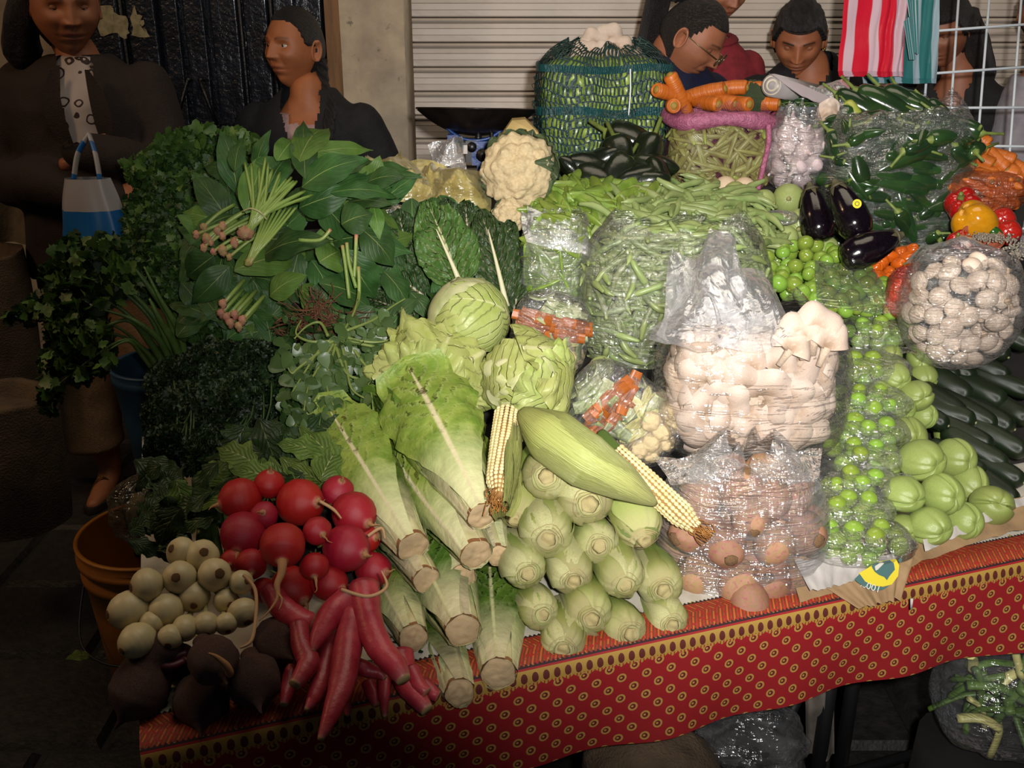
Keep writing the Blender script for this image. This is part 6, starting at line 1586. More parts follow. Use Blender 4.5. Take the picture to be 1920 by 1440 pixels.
for pts in (((642, 460), (648, 500), (655, 560)), ((650, 455), (655, 495), (668, 540)), ((668, 440), (666, 490), (664, 520)), ((672, 500), (672, 560), (650, 610)), ((620, 430), (600, 450), (560, 450))):
    mb = MB(); mb.sweep(smooth_path([P(x, y, 1.71) - s2.location for x, y in pts], 5), .0035, 6); ob('stem', mb.mesh('stem', m_sstem), s2)

# ---- flat parsley heap
def leaflet(kind):
    if kind == 'parsley':      # three lobes, toothed
        o = [(0, 0), (-.28, .25), (-.5, .28), (-.42, .5), (-.55, .62), (-.3, .68), (-.22, .9), (0, 1.05), (.22, .9), (.3, .68), (.55, .62), (.42, .5), (.5, .28), (.28, .25)]
        v = [(x, y, .10 * abs(x) + .06 * sin(y * 4)) for x, y in o] + [(0, .5, .0)]
        n = len(o); return v, [(n, i, (i + 1) % n) for i in range(n)]
    if kind == 'curly':
        v = []; f = []
        n = 10
        for i in range(n):
            a = 2 * pi * i / n; v.append((cos(a) * .5, sin(a) * .5, .28 * (1 if i % 2 else -1)))
        v.append((0, 0, -.1)); return v, [(n, i, (i + 1) % n) for i in range(n)]
    if kind == 'oval':
        v = []; ys = [0, .2, .45, .7, .9, 1]; ws = [.05, .2, .33, .4, .28, .03]
        for y, w in zip(ys, ws): v += [(-w, y, .09 * y), (0, y, .0), (w, y, .09 * y)]
        f = []
        for j in range(5):
            for i in range(2): f.append((j * 3 + i, j * 3 + i + 1, j * 3 + i + 4, j * 3 + i + 3))
        return v, f
def foliage(parent, lumps, n, size, kind, mat, name='foliage', rr=None, inner=.55, face=.5):
    rr = rr or rs; tv, tf = leaflet(kind); ms = []; tot = sum(r[0] * r[2] for _, r in lumps)
    for c, r in lumps:
        for _ in range(int(n * r[0] * r[2] / tot)):
            d = Vector((rr.gauss(0, 1), rr.gauss(0, 1) - .6, rr.gauss(0, 1) + .3)).normalized()
            k = rr.uniform(inner, 1) ** .5 * (1 + .18 * noise.noise(Vector((d.x * 3, d.z * 3, r[0] * 50))))
            p = Vector(c) + Vector((d.x * r[0], d.y * r[1], d.z * r[2])) * k - parent.location
            q = (d * face + Vector((rr.gauss(0, .6), rr.gauss(0, .6), rr.gauss(0, .6)))).normalized().to_track_quat('Z', 'Y') @ Quaternion((0, 0, 1), rr.uniform(0, 6.3))
            ms.append(TRS(p, q, size * rr.uniform(.6, 1.25)))
    o = ob(name, scatter(name, tv, tf, ms, mat), parent); o['kind'] = 'stuff'; return o
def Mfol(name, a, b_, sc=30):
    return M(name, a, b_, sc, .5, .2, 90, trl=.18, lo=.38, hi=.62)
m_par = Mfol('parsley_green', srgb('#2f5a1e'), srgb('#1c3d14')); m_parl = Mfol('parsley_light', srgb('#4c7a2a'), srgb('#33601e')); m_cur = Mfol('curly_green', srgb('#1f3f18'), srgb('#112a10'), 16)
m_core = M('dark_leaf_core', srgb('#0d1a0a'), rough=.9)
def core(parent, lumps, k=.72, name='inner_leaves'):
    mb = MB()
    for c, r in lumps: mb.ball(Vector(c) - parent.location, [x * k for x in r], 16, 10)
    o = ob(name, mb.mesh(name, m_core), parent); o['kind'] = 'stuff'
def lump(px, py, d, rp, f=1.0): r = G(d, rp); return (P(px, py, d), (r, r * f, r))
L1 = [lump(300, 330, 2.12, 50), lump(350, 305, 2.12, 55), lump(410, 305, 2.12, 55), lump(455, 300, 2.12, 40), lump(330, 400, 2.05, 70), lump(400, 380, 2.05, 70), lump(290, 440, 2.0, 55), lump(360, 470, 1.98, 60), lump(450, 380, 2.05, 60), lump(270, 395, 2.06, 35), lump(310, 520, 1.95, 55), lump(355, 560, 1.90, 45), lump(375, 610, 1.84, 36), lump(340, 500, 1.93, 50)]
pa1 = empty('parsley_bunch', L1[4][0], 'large dark heap of flat parsley in front of the black door', 'parsley')
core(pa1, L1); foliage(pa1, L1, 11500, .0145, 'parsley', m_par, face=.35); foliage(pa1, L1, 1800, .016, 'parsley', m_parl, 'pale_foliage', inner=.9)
for k in range(16):
    a = P(rs.uniform(380, 440), rs.uniform(420, 470), 1.95) - pa1.location; b_ = P(rs.uniform(400, 460), rs.uniform(360, 400), 1.95) - pa1.location
    mb = MB(); mb.sweep([a, (a + b_) / 2 + Vector((0, -.01, 0)), b_], .0022, 6); ob('stem', mb.mesh('stem', m_parl), pa1)
# leafy sprigs standing proud of the heap
for k, (x, y, s) in enumerate(((340, 268, .05), (320, 275, .04), (375, 262, .045), (440, 262, .04), (300, 290, .04), (470, 275, .04), (262, 320, .04))):
    c = P(x, y, 2.06); foliage(pa1, [(c, (s * .5, s * .4, s * .5))], 26, .026, 'parsley', m_parl, 'sprig')

# ---- celery in the blue bucket
m_bblue = M('blue_plastic', srgb('#274a63'), srgb('#1e3b52'), 8, .45)
bk = P(318, 760, 1.86); kb_ = Vector((bk.x, bk.y, 0))
def bucket(loc, r0, r1, h, mat, name, label, ridges=(), tilt=None, handle=False):
    o = empty(name, loc, label, 'bucket', None, tilt)
    pr = [(0, 0), (r0, 0), (r0 + (r1 - r0) * .6, h * .6)]
    for z, dz in ridges: 
        rz = r0 + (r1 - r0) * z; pr += [(rz, h * z - .004), (rz + dz, h * z), (rz + dz, h * z + .012), (rz, h * z + .016)]
    pr = sorted(pr[2:], key=lambda q: q[1]); pr = [(0, 0), (r0, 0)] + pr + [(r1 + .004, h - .004), (r1 + .004, h), (r1 - .004, h), (r1 - .004, h - .004), (r0 - .003, .006), (0, .006)]
    mb = MB(); n = len(pr) - 1
    mb.grid(56, n, lambda u, v: (lambda q: Vector((q[0] * cos(u * 2 * pi), q[0] * sin(u * 2 * pi), q[1])))(pr[min(n, round(v * n))]), closeu=True)
    ob('shell', mb.mesh('shell', mat), o); return o
zt = P(255, 690, 2.10).z; bx = P(305, 690, 2.14)
bbk = bucket(Vector((bx.x, bx.y, zt - .30)), .075, .106, .30, m_bblue, 'blue_bucket', 'dull blue plastic bucket holding the celery', [(.9, .004)])
mb = MB()
for zz_ in (0.02, .14, .26, .36): mb.box((0, 0, zz_), (.22, .22, .012 if zz_ < .3 else .02))
for sx_ in (-.095, .095):
    for sy_ in (-.095, .095): mb.box((sx_, sy_, .18), (.03, .03, .36))
hz = zt - .30
cr = ob('wooden_crate', mb.mesh('wooden_crate', m_riser, False), None, (bx.x, bx.y, 0), None, (1, 1, hz / .37)); tag(cr, 'slatted wooden crate in the dark under the blue bucket', 'crate')
ce = empty('celery', P(290, 660, 1.90), 'celery standing in the blue bucket, leafy tips drooping to the left', 'celery')
m_cel = M('celery_stalk', srgb('#4f7a30'), srgb('#3c6424'), 30, .4, .4, 60, bstretch=(8, 8, .5), rand=.1)
CEL = [((300, 690), (270, 620), (190, 560), (100, 575), 9), ((310, 690), (285, 600), (200, 520), (150, 470), 9), ((325, 690), (300, 610), (240, 540), (200, 490), 11), ((290, 700), (255, 640), (190, 600), (70, 572), 6), ((300, 700), (262, 650), (200, 625), (120, 650), 7),
       ((335, 680), (320, 600), (280, 540), (250, 500), 14), ((350, 680), (335, 620), (300, 560), (270, 500), 12), ((318, 700), (280, 640), (235, 600), (150, 640), 13), ((305, 700), (270, 655), (222, 640), (110, 720), 8), ((330, 700), (300, 640), (250, 600), (190, 580), 12),
       ((295, 705), (265, 665), (240, 640), (205, 655), 8), ((345, 690), (325, 640), (300, 600), (280, 560), 14)]
for k, (a, b_, c, e, w) in enumerate(CEL):
    q = [P(*a, 1.90) - ce.location, P(*b_, 1.86) - ce.location, P(*c, 1.82) - ce.location, P(*e, 1.80) - ce.location]
    r = G(1.86, w) / 2; mb = MB(); mb.sweep(*smooth_path(q, 6, [r * 1.1, r, r * .6, r * .25]), 12, lambda a_, t: 1 + .10 * abs(sin(3 * a_))); ob('stalk', mb.mesh('stalk', m_cel), ce)
tips = [(50, 590, 16), (75, 580, 20), (110, 570, 28), (140, 480, 34), (110, 520, 26), (170, 500, 36), (200, 470, 34), (150, 540, 34), (190, 540, 40), (110, 620, 30), (130, 600, 36), (150, 650, 40), (110, 680, 32), (100, 730, 22), (90, 760, 14), (170, 620, 40), (180, 670, 34), (150, 700, 20), (235, 505, 30), (238, 520, 28), (20, 600, 10), (140, 455, 14)]
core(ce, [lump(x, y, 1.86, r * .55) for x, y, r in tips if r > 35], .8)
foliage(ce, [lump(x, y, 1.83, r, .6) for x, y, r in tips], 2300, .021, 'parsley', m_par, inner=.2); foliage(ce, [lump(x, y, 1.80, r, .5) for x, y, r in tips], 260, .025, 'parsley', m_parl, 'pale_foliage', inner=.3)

# ---- curly parsley
L2 = [lump(400, 700, 1.66, 62), lump(330, 720, 1.66, 50), lump(470, 700, 1.66, 60), lump(515, 680, 1.68, 34), lump(350, 790, 1.58, 70), lump(430, 780, 1.58, 80), lump(490, 760, 1.62, 50), lump(320, 840, 1.52, 45), lump(390, 850, 1.52, 50), lump(310, 780, 1.6, 40), lump(450, 840, 1.54, 40)]
pa2 = empty('curly_parsley', L2[5][0], 'dark tightly curled parsley bunch right of the blue bucket', 'parsley')
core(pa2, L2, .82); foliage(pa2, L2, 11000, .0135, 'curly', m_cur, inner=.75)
for k in range(14):
    x = rs.uniform(330, 500); a = P(x, rs.uniform(790, 830), 1.50) - pa2.location; b_ = P(x + rs.uniform(-15, 35), rs.uniform(690, 760), 1.56) - pa2.location
    mb = MB(); mb.sweep(smooth_path([a, (a + b_) / 2 + Vector((.005, -.004, 0)), b_], 4), .0016, 6); ob('stem', mb.mesh('stem', m_par), pa2)

# ---- purslane with bare roots
m_pur = M('purslane_leaf', srgb('#476a30'), srgb('#335424'), 60, .4, rand=.2, trl=.12)
m_purs = M('purslane_stem', srgb('#6d8c3c'), srgb('#5d7c34'), 50, .4); m_rootb = M('brown_root', srgb('#6a4028'), srgb('#4c2c1a'), 60, .8)
pu = empty('purslane_bunch', PD(650, 690, .03), 'purslane bunch with small oval leaves and a tangle of brown roots', 'purslane')
mb = MB()
for k in range(150):
    x, y = rs.uniform(560, 650), rs.uniform(575, 640); q = [Vector((x, y, 0))]
    an = rs.uniform(0, 6.3)
    for _ in range(4): an += rs.uniform(-.7, .7); q.append(q[-1] + Vector((cos(an) * 16, sin(an) * 13, 0)))
    mb.sweep(smooth_path([P(v.x, v.y, 1.69 + rs.uniform(-.01, .02)) - pu.location for v in q], 3), rs.uniform(.0004, .0011), 4)
o = ob('root_tangle', mb.mesh('root_tangle', m_rootb), pu); o['kind'] = 'stuff'
PS = [((625, 640), (600, 655), (570, 700), (545, 740)), ((625, 645), (610, 670), (580, 720), (570, 770)), ((630, 645), (620, 680), (612, 720), (625, 760)), ((640, 630), (680, 640), (720, 640), (760, 622)), ((650, 640), (700, 650), (740, 660), (790, 655)), ((660, 650), (690, 690), (720, 700), (740, 690)),
      ((620, 640), (580, 640), (555, 625), (565, 600)), ((615, 630), (600, 605), (575, 612), (552, 635)), ((645, 620), (664, 585), (672, 550), (668, 510)), ((640, 640), (650, 690), (660, 730), (690, 750)), ((650, 620), (700, 600), (735, 575), (760, 560)), ((630, 650), (650, 700), (690, 720), (700, 770)), ((600, 660), (560, 690), (548, 700), (540, 690))]
tv, tf = leaflet('oval'); 
for pts in PS:
    d = [D(x, y, .05) for x, y in pts]; q = smooth_path([P(x, y, dd) - pu.location for (x, y), dd in zip(pts, d)], 7)
    mb = MB(); mb.sweep(q, [.0030 - .0018 * i / len(q) for i in range(len(q))], 6); ob('stem', mb.mesh('stem', m_purs), pu)
lm = MB(); 
for y_, w_ in (): pass
pl_v = MB(); pl_v.v = [tuple(v) for v in tv]; pl_v.f = tf; pl_v.mi = [0] * len(tf); pl_v.uv = [(.5, .5)] * len(tv); plme = pl_v.mesh('leaf', m_pur)
def add_pleaf(p, sz, face=.6):
    n = aim(p, rs.gauss(0, .5), rs.gauss(0, .5) + .2); ob('leaf', plme, pu, p - pu.location, quat(n, rs.uniform(0, 6.3)), sz)
cnt = 0
while cnt < 290:
    x, y = rs.uniform(530, 805), rs.uniform(600, 805)
    if y < 640 and x < 640: continue
    if y > 790 - (x - 560) * .45 + 20 or (x < 560 and y > 780): continue
    add_pleaf(PD(x, y, rs.uniform(.02, .055)), G(1.6, rs.uniform(16, 34))); cnt += 1
ms = []
for k in range(700):
    x, y = rs.uniform(530, 800), rs.uniform(600, 800)
    if y > 800 - (x - 560) * .5 + 20: continue
    p = PD(x, y, rs.uniform(-.01, .035)) - pu.location; ms.append(TRS(p, rq(rs), G(1.6, rs.uniform(14, 26))))
o = ob('foliage', scatter('foliage', tv, tf, ms, m_par), pu); o['kind'] = 'stuff'

# ---- chard leaves with white ribs behind the iceberg
m_chard = Mleaf('chard_leaf', srgb('#2c5220'), srgb('#1c3d17'), srgb('#b9bd92'), .09, None, .3, .38, 9, .4, rand=.08, trl=.12, bump=1.3, scale=40)
m_chardg = Mleaf('chard_leaf_green', srgb('#47752c'), srgb('#346022'), srgb('#c2bf8f'), .07, None, .3, .35, 9, .4, rand=.06, trl=.15, bump=1.3, scale=40)
chd = empty('chard_bunch', P(860, 480, 1.88), 'upright dark chard leaves with white ribs behind the round iceberg lettuce', 'chard')
for k, (a, b_, w, g, d) in enumerate((((862, 535), (800, 378), 130, 1, 1.80), ((948, 570), (900, 392), 96, 0, 1.84), ((905, 500), (965, 420), 90, 0, 1.87), ((775, 520), (745, 395), 90, 0, 1.87), ((880, 480), (872, 380), 100, 0, 1.90), ((830, 520), (760, 430), 90, 0, 1.86), ((965, 560), (975, 450), 70, 0, 1.88), ((760, 560), (715, 440), 84, 0, 1.88), ((930, 470), (938, 400), 76, 0, 1.92), ((800, 560), (700, 500), 80, 0, 1.84), ((780, 600), (690, 560), 80, 0, 1.80), ((820, 460), (840, 375), 80, 0, 1.91), ((960, 600), (985, 500), 60, 0, 1.86))):
    leaf_px(chd, a, b_, d, d + .03, w, m_chardg if g else m_chard, nm='leaf', sag=.10, wave=.035, seed=k, nx=18, ny=30, shape=.8, base_w=.2, point=.6, tilt=(0, .5), cup=.1, crin=.28)
mb = MB(); q = [P(868, 545, 1.78) - chd.location, P(850, 500, 1.775) - chd.location, P(818, 430, 1.775) - chd.location]; mb.sweep(*smooth_path(q, 5, [.007, .004, .001]), 8); ob('rib', mb.mesh('rib', M('white_rib', srgb('#c2bd9a'), rough=.5)), chd)
mb = MB(); q = [P(950, 575, 1.81) - chd.location, P(935, 510, 1.815) - chd.location, P(915, 430, 1.83) - chd.location]; mb.sweep(*smooth_path(q, 5, [.006, .004, .001]), 8); ob('rib', mb.mesh('rib', bpy.data.materials['white_rib']), chd)
# dark greens filling behind chard and spinach
dk = empty('greens_bunch', P(720, 520, 1.92), 'dark leafy greens in shade between the spinach and the chard', 'greens')
for k in range(60):
    x, y = rs.uniform(600, 900), rs.uniform(400, 640); an = rs.uniform(0, 6.3); L = rs.uniform(60, 110); d = D(x, y, .015) + .02
    leaf_px(dk, (x - cos(an) * L / 2, y - sin(an) * L / 2), (x + cos(an) * L / 2, y + sin(an) * L / 2), d, d + .01, rs.uniform(36, 60), m_spin, tilt=(rs.uniform(-.6, .6), rs.uniform(.1, 1)), sag=.1, seed=k)
# ---- radish tops
m_rtop = Mleaf('radish_leaf', srgb('#28471c'), srgb('#1b3614'), srgb('#6b8a44'), .04, None, .3, .2, 7, .45, rand=.2, trl=.12, bump=.9, scale=40)
m_rtopl = Mleaf('radish_leaf_light', srgb('#567c2c'), srgb('#43691f'), srgb('#9db066'), .05, None, .3, .25, 7, .45, rand=.1, trl=.15, bump=.9, scale=40)
rt_ = empty('radish_greens', PD(460, 880, .0), 'dark radish leaves spreading behind the red radishes', 'greens')
for k in range(85):
    x, y = rs.uniform(310, 650), rs.uniform(800, 1010)
    if x < 400 and y < 880: continue
    if x > 460 and y > 920: continue
    an = rs.uniform(2.2, 4.6) if rs.random() < .7 else rs.uniform(0, 6.3); L = rs.uniform(70, 120); lf = rs.uniform(-.02, .03); d = D(x, y, lf)
    leaf_px(rt_, (x - cos(an) * L / 2, y + sin(an) * L / 2), (x + cos(an) * L / 2, y - sin(an) * L / 2), d, d + rs.uniform(-.01, .03), rs.uniform(40, 66), m_rtop if rs.random() < .85 else m_rtopl, tilt=(rs.uniform(-.5, .5), rs.uniform(.2, 1)), sag=.10, seed=k, wave=.04, lobes=22)
for k in range(26):
    x, y = rs.uniform(262, 345), rs.uniform(880, 1030); d = D(x, y, .0); an = rs.uniform(0, 6.3); L = rs.uniform(50, 90)
    leaf_px(rt_, (x - cos(an) * L / 2, y + sin(an) * L / 2), (x + cos(an) * L / 2, y - sin(an) * L / 2), d, d + .02, rs.uniform(36, 56), m_rtop, tilt=(rs.uniform(-.5, .5), rs.uniform(.2, 1)), sag=.10, seed=k, wave=.04, lobes=22)
for a, b_, w in (((610, 850), (515, 832), 50), ((640, 880), (560, 800), 60), ((480, 870), (405, 838), 64), ((520, 900), (430, 880), 60), ((600, 900), (640, 830), 60)):
    leaf_px(rt_, a, b_, D(*a, .04), D(*b_, .045), w, m_rtopl, seed=w, wave=.04, lobes=18)

# ---- bags and cloths at the left back
crumple('plastic_bag', [(690, 285), (750, 280), (800, 375), (720, 380)], 2.08, 2.0, 'yellowish thin plastic bag knotted up beside the pillar foot', m_filmy, .03, 40, 71, bulge=.03)
crumple('plastic_bag', [(757, 315), (900, 322), (905, 400), (800, 402)], 2.12, 2.02, 'yellowish translucent plastic bag in front of the blue scale', m_filmy, .03, 46, 72, bulge=.04)
crumple('plastic_bag', [(800, 272), (860, 268), (872, 320), (800, 322)], 2.16, 2.12, 'small crumpled white translucent bag left of the scale', m_crum, .02, 36, 73, bulge=.03)
mb = MB(); mb.sweep(smooth_path([P(678, 324, 2.02), P(690, 322, 2.02), P(705, 330, 2.02)], 4), .0025, 6); p0 = P(690, 325, 2.02); local(mb, p0)
m_redc = M('red_cord', srgb('#b03a24')); tag(ob('plastic_strand', mb.mesh('red_cord', m_redc), None, p0), 'short red cord on the yellowish bag', 'cord')
mb = MB(); p0 = P(712, 388, 1.98); mb.sweep(smooth_path([P(695, 386, 1.98) - p0, P(712, 392, 1.97) - p0, P(728, 386, 1.99) - p0], 4), .006, 8); tag(ob('plastic_strand', mb.mesh('red_cord', m_redc), None, p0), 'thicker red strand among the leaves beside the yellowish bag', 'cord')
cp = P(715, 405, 1.99); 
crumple('plastic_bag', [(690, 385), (770, 385), (775, 430), (695, 440)], 2.0, 1.96, 'glinting clear bag tucked behind the chard', m_film, .02, 30, 74)
# clear bag with something tan at the left
cb_ = P(272, 955, 1.60); bag('plastic_bag', cb_, (.050, .045, .052), 'crumpled clear bag beside the yellow bucket', Mfilm('tan_film', haze=.22, gloss=.015, scale=9, hazecol=srgb('#6d6042'), bump=.5), 2.3, wr=.22, seed=140, nu=60, nv=40)
mb = MB(); mb.ball((0, 0, 0), (.036, .032, .038), 20, 14, lambda n: 1 + .12 * noise.noise(n * 3)); tag(ob('husk_lump', mb.mesh('husk_lump', M('tan_husk', srgb('#5c5230'), srgb('#3f3a22'), 30, .7, .6)), None, cb_ + Vector((.005, .0, -.005))), 'tan papery lump inside the crumpled bag at the left', 'vegetable')
m_buck = M('yellow_plastic', srgb('#a5681a'), srgb('#8a5412'), 7, .5, .15, 20)
by = P(290, 1010, 2.05); yb = bucket(Vector((by.x, by.y, 0)), .120, .150, .385, m_buck, 'yellow_bucket', 'empty orange yellow plastic bucket on the ground left of the stall', [(.80, .006), (.90, .007)])
mb = MB(); mb.sweep(smooth_path([(-.145, -.03, .29), (-.12, -.14, .20), (-.02, -.165, .17), (.09, -.13, .22), (.13, -.06, .30)], 6), .0025, 6); ob('wire_handle', mb.mesh('wire_handle', m_iron), yb)
mb = MB(); p0 = P(196, 985, 2.2); mb.ball((0, 0, 0), (.03, .03, .022), 14, 9, lambda n: 1 + .1 * noise.noise(n * 3)); tag(ob('lettuce_scrap', mb.mesh('lettuce_scrap', m_rtopl), None, p0), 'pale green scrap behind the rim of the yellow bucket', 'scrap')
lp_ = blade(P(168, 1228, 1.95) - P(168, 1228, 1.95), P(122, 1236, 1.92) - P(168, 1228, 1.95), .03, Vector((0, -.3, 1)), lobes=15); tag(ob('fallen_leaf', lp_.mesh('fallen_leaf', m_rtopl), None, P(168, 1228, 1.95)), 'torn pale green leaf stuck by the yellow bucket', 'leaf')
# crumbs on the cloth at the front left corner
ms = []
for k in range(120):
    p = T(rs.uniform(.0, .35), rs.uniform(.04, .12), .004); ms.append(TRS(p, Quaternion((0, 0, 1), rs.uniform(0, 6.3)), rs.uniform(.004, .012)))
tag(ob('leaf_crumbs', scatter('leaf_crumbs', tv, tf, ms, m_cur)), 'dark crumbs of leaf on the white edge under the beets', 'crumbs', None, 'stuff')
p0 = T(.12, .08, .006); mb = MB(); mb.sweep(smooth_path([(-.035, -.01, 0), (0, 0, .001), (.035, .012, 0)], 4), .0025, 6); tag(ob('cut_stalk', mb.mesh('cut_stalk', m_cel), None, p0), 'cut green stalk lying before the front beets', 'stalk')
# ================================================================== PEOPLE
def Mskin(name, c, lip, brow):
    m, nt, b, out = new_mat(name)
    nf = noise_fac(nt, 22, 4); col = mixc(nt, ramp(nt, nf, [(.35, (0, 0, 0)), (.7, (1, 1, 1))]), c, tuple(x * .8 for x in c))
    at = nt.nodes.new('ShaderNodeAttribute'); at.attribute_name = 'paint'
    sx = nt.nodes.new('ShaderNodeSeparateXYZ'); nt.links.new(at.outputs['Color'], sx.inputs[0])
    col = mixc(nt, sx.outputs[0], col, lip); col = mixc(nt, sx.outputs[1], col, brow)
    nt.links.new(col, b.inputs['Base Color']); b.inputs['Roughness'].default_value = .55
    b.inputs['Subsurface Weight'].default_value = .08; b.inputs['Subsurface Radius'].default_value = (.012, .005, .003)
    bp = nt.nodes.new('ShaderNodeBump'); bp.inputs['Strength'].default_value = .12; bp.inputs['Distance'].default_value = .002
    nt.links.new(noise_fac(nt, 220, 2), bp.inputs['Height']); nt.links.new(bp.outputs[0], b.inputs['Normal'])
    return m
m_eyew = M('eye_white', srgb('#b8aca4'), rough=.15); m_iris = M('iris', srgb('#1a0e08'), rough=.1, coat=.5)
m_hairb = M('black_hair', srgb('#0c0a0a'), srgb('#1c1614'), 30, .42, 1.0, 60, stretch=(9, 9, 1), bstretch=(14, 14, .8))
m_hairg = M('greying_hair', srgb('#1a1512'), srgb('#4a3f36'), 40, .42, 1.0, 60, stretch=(1, 9, 9), bstretch=(1, 16, 16), lo=.5, hi=.75)
def g2(x, z, cx, cz, sx, sz): return exp(-((x - cx) / sx) ** 2 - ((z - cz) / sz) ** 2)
def sst(a, b, x): t = min(1, max(0, (x - a) / (b - a))); return t * t * (3 - 2 * t)
def headpt(n, P_):
    """skull, jaw and features; face looks along -y. returns point and paint"""
    W, Dp, Hh = P_.get('w', .073), .093, P_.get('h', .112)
    x, y, z = n.x * W, n.y * Dp, n.z * Hh
    k = sst(-.02, -Hh, z)                      # towards the chin
    x *= 1 - P_.get('jaw', .36) * k
    if y > 0: y *= 1 - .42 * sst(-.005, -Hh * .9, z)
    else: y *= 1 - .10 * k
    front = sst(.25, .75, -n.y)
    if n.y < 0: x *= 1 + .05 * front * (1 - abs(n.z)); y = y * (1 - .05 * front * (1 - (x / W) ** 2 * 0))
    ns = P_.get('nose', 1.0); f = 0; s = 1
    nz = .0 if z > .032 else (0.032 - z) / .054 if z > -.022 else max(0, 1 - (-.022 - z) / .011)
    f += .021 * ns * nz ** 1.15 * exp(-(x / (.0085 + .005 * max(0, nz))) ** 2)
    f += .0065 * ns * (g2(x, z, .0135, -.021, .0065, .007) + g2(x, z, -.0135, -.021, .0065, .007))
    f -= .0045 * (g2(x, z, .006, -.031, .004, .003) + g2(x, z, -.006, -.031, .004, .003))
    f -= .0105 * (g2(x, z, .031, .010, .0155, .011) + g2(x, z, -.031, .010, .0155, .011))
    f += .0045 * (g2(x, z, .030, .029, .022, .008) + g2(x, z, -.030, .029, .022, .008))
    f += .0050 * (g2(x, z, .046, -.016, .018, .014) + g2(x, z, -.046, -.016, .018, .014))
    f -= .0022 * (g2(x, z, .028, -.040, .006, .016) + g2(x, z, -.028, -.040, .006, .016)) * P_.get('age', 1)
    f += .0060 * g2(x, z, 0, -.047, .024, .0065) + .0068 * g2(x, z, 0, -.061, .021, .0065) - .0050 * g2(x, z, 0, -.0535, .026, .0022)
    f -= .0035 * g2(x, z, 0, -.071, .020, .006) + .0012 * g2(x, z, 0, -.038, .004, .006) + .0
    f += .0080 * g2(x, z, 0, -.088, .022, .014)
    f += .0020 * g2(x, z, 0, .07, .05, .03)
    if n.y < 0: y -= f * min(1, max(0, (-n.y - .12) * 3))
    lip = max(g2(x, z, 0, -.0470, .019, .0042), g2(x, z, 0, -.0600, .017, .0050)) if n.y < 0 else 0
    lip = min(1, lip * 1.3) ** 2
    bz = .0270 + .004 * (1 - ((abs(x) - .030) / .02) ** 2)
    br = exp(-((z - bz) / .0030) ** 2) * sst(.010, .016, abs(x)) * (1 - sst(.044, .052, abs(x))) if n.y < -.2 else 0
    mouth = g2(x, z, 0, -.0535, .022, .0012) if n.y < 0 else 0
    return Vector((x, y, z)), (lip * .8, min(1, br * P_.get('brow', .8) + mouth * .7), 0)
def voxel_join(mb, vox, smooth_it=3):
    """one continuous closed surface from overlapping closed pieces"""
    me = mb.mesh('tmp', m_black); o = bpy.data.objects.new('tmp', me); COL.objects.link(o)
    md = o.modifiers.new('r', 'REMESH'); md.mode = 'VOXEL'; md.voxel_size = vox; md.use_smooth_shade = True
    if smooth_it: ms_ = o.modifiers.new('s', 'SMOOTH'); ms_.iterations = smooth_it; ms_.factor = .6
    dg = bpy.context.evaluated_depsgraph_get(); out = bpy.data.meshes.new_from_object(o.evaluated_get(dg))
    bpy.data.objects.remove(o); return out
def limb(mb, pts, rad, seg=14, flat=1., n=5):
    q, r = smooth_path(pts, n, rad); mb.sweep(q, r, seg, flat=flat)
    mb.ball(q[0], r[0] * .98, 12, 8); mb.ball(q[-1], r[-1] * .98, 12, 8)
def loft(mb, rings, seg=28, caps=True):
    """rings: (centre, half width, half depth, yaw)"""
    q = [Vector(r[0]) for r in rings]; vs = []
    for c, w, d, yw in rings:
        for i in range(seg):
            a = 2 * pi * i / seg; ca, sa_ = cos(a), sin(a)
            x = w * (abs(ca) ** .85) * (1 if ca > 0 else -1); y = d * (abs(sa_) ** .85) * (1 if sa_ > 0 else -1)
            vs.append(Vector(c) + Vector((x * cos(yw) - y * sin(yw), x * sin(yw) + y * cos(yw), 0)))
    fs = []
    for j in range(len(rings) - 1):
        for i in range(seg): fs.append((j * seg + i, j * seg + (i + 1) % seg, (j + 1) * seg + (i + 1) % seg, (j + 1) * seg + i))
    if caps: fs.append(tuple(range(seg - 1, -1, -1))); fs.append(tuple((len(rings) - 1) * seg + i for i in range(seg)))
    mb.add(vs, fs, [(.5, .5)] * len(vs))
def cloth_mesh(mb, vox, mat, name, amp=.004, sc=12, sm=3, seed=0, cut=None):
    me = voxel_join(mb, vox, sm); me.name = name
    n = len(me.vertices); co = np.empty(n * 3); me.vertices.foreach_get('co', co); co = co.reshape(-1, 3); nr = np.empty(n * 3); me.vertices.foreach_get('normal', nr); nr = nr.reshape(-1, 3)
    for i in range(n):
        c = Vector(co[i]); h = noise.noise(Vector((c.x * sc, c.y * sc, c.z * sc * .7 + seed))) + .5 * noise.noise(c * sc * 2.1)
        co[i] += nr[i] * amp * (1 - 1.6 * abs(h))
    me.vertices.foreach_set('co', co.ravel())
    if cut:
        bm = bmesh.new(); bm.from_mesh(me); bm.faces.ensure_lookup_table()
        bmesh.ops.delete(bm, geom=[f for f in bm.faces if cut(f.calc_center_median())], context='FACES'); bm.to_mesh(me); bm.free()
    me.materials.clear(); me.materials.append(mat); me.polygons.foreach_set('use_smooth', [True] * len(me.polygons)); me.polygons.foreach_set('material_index', [0] * len(me.polygons)); me.update()
    return me
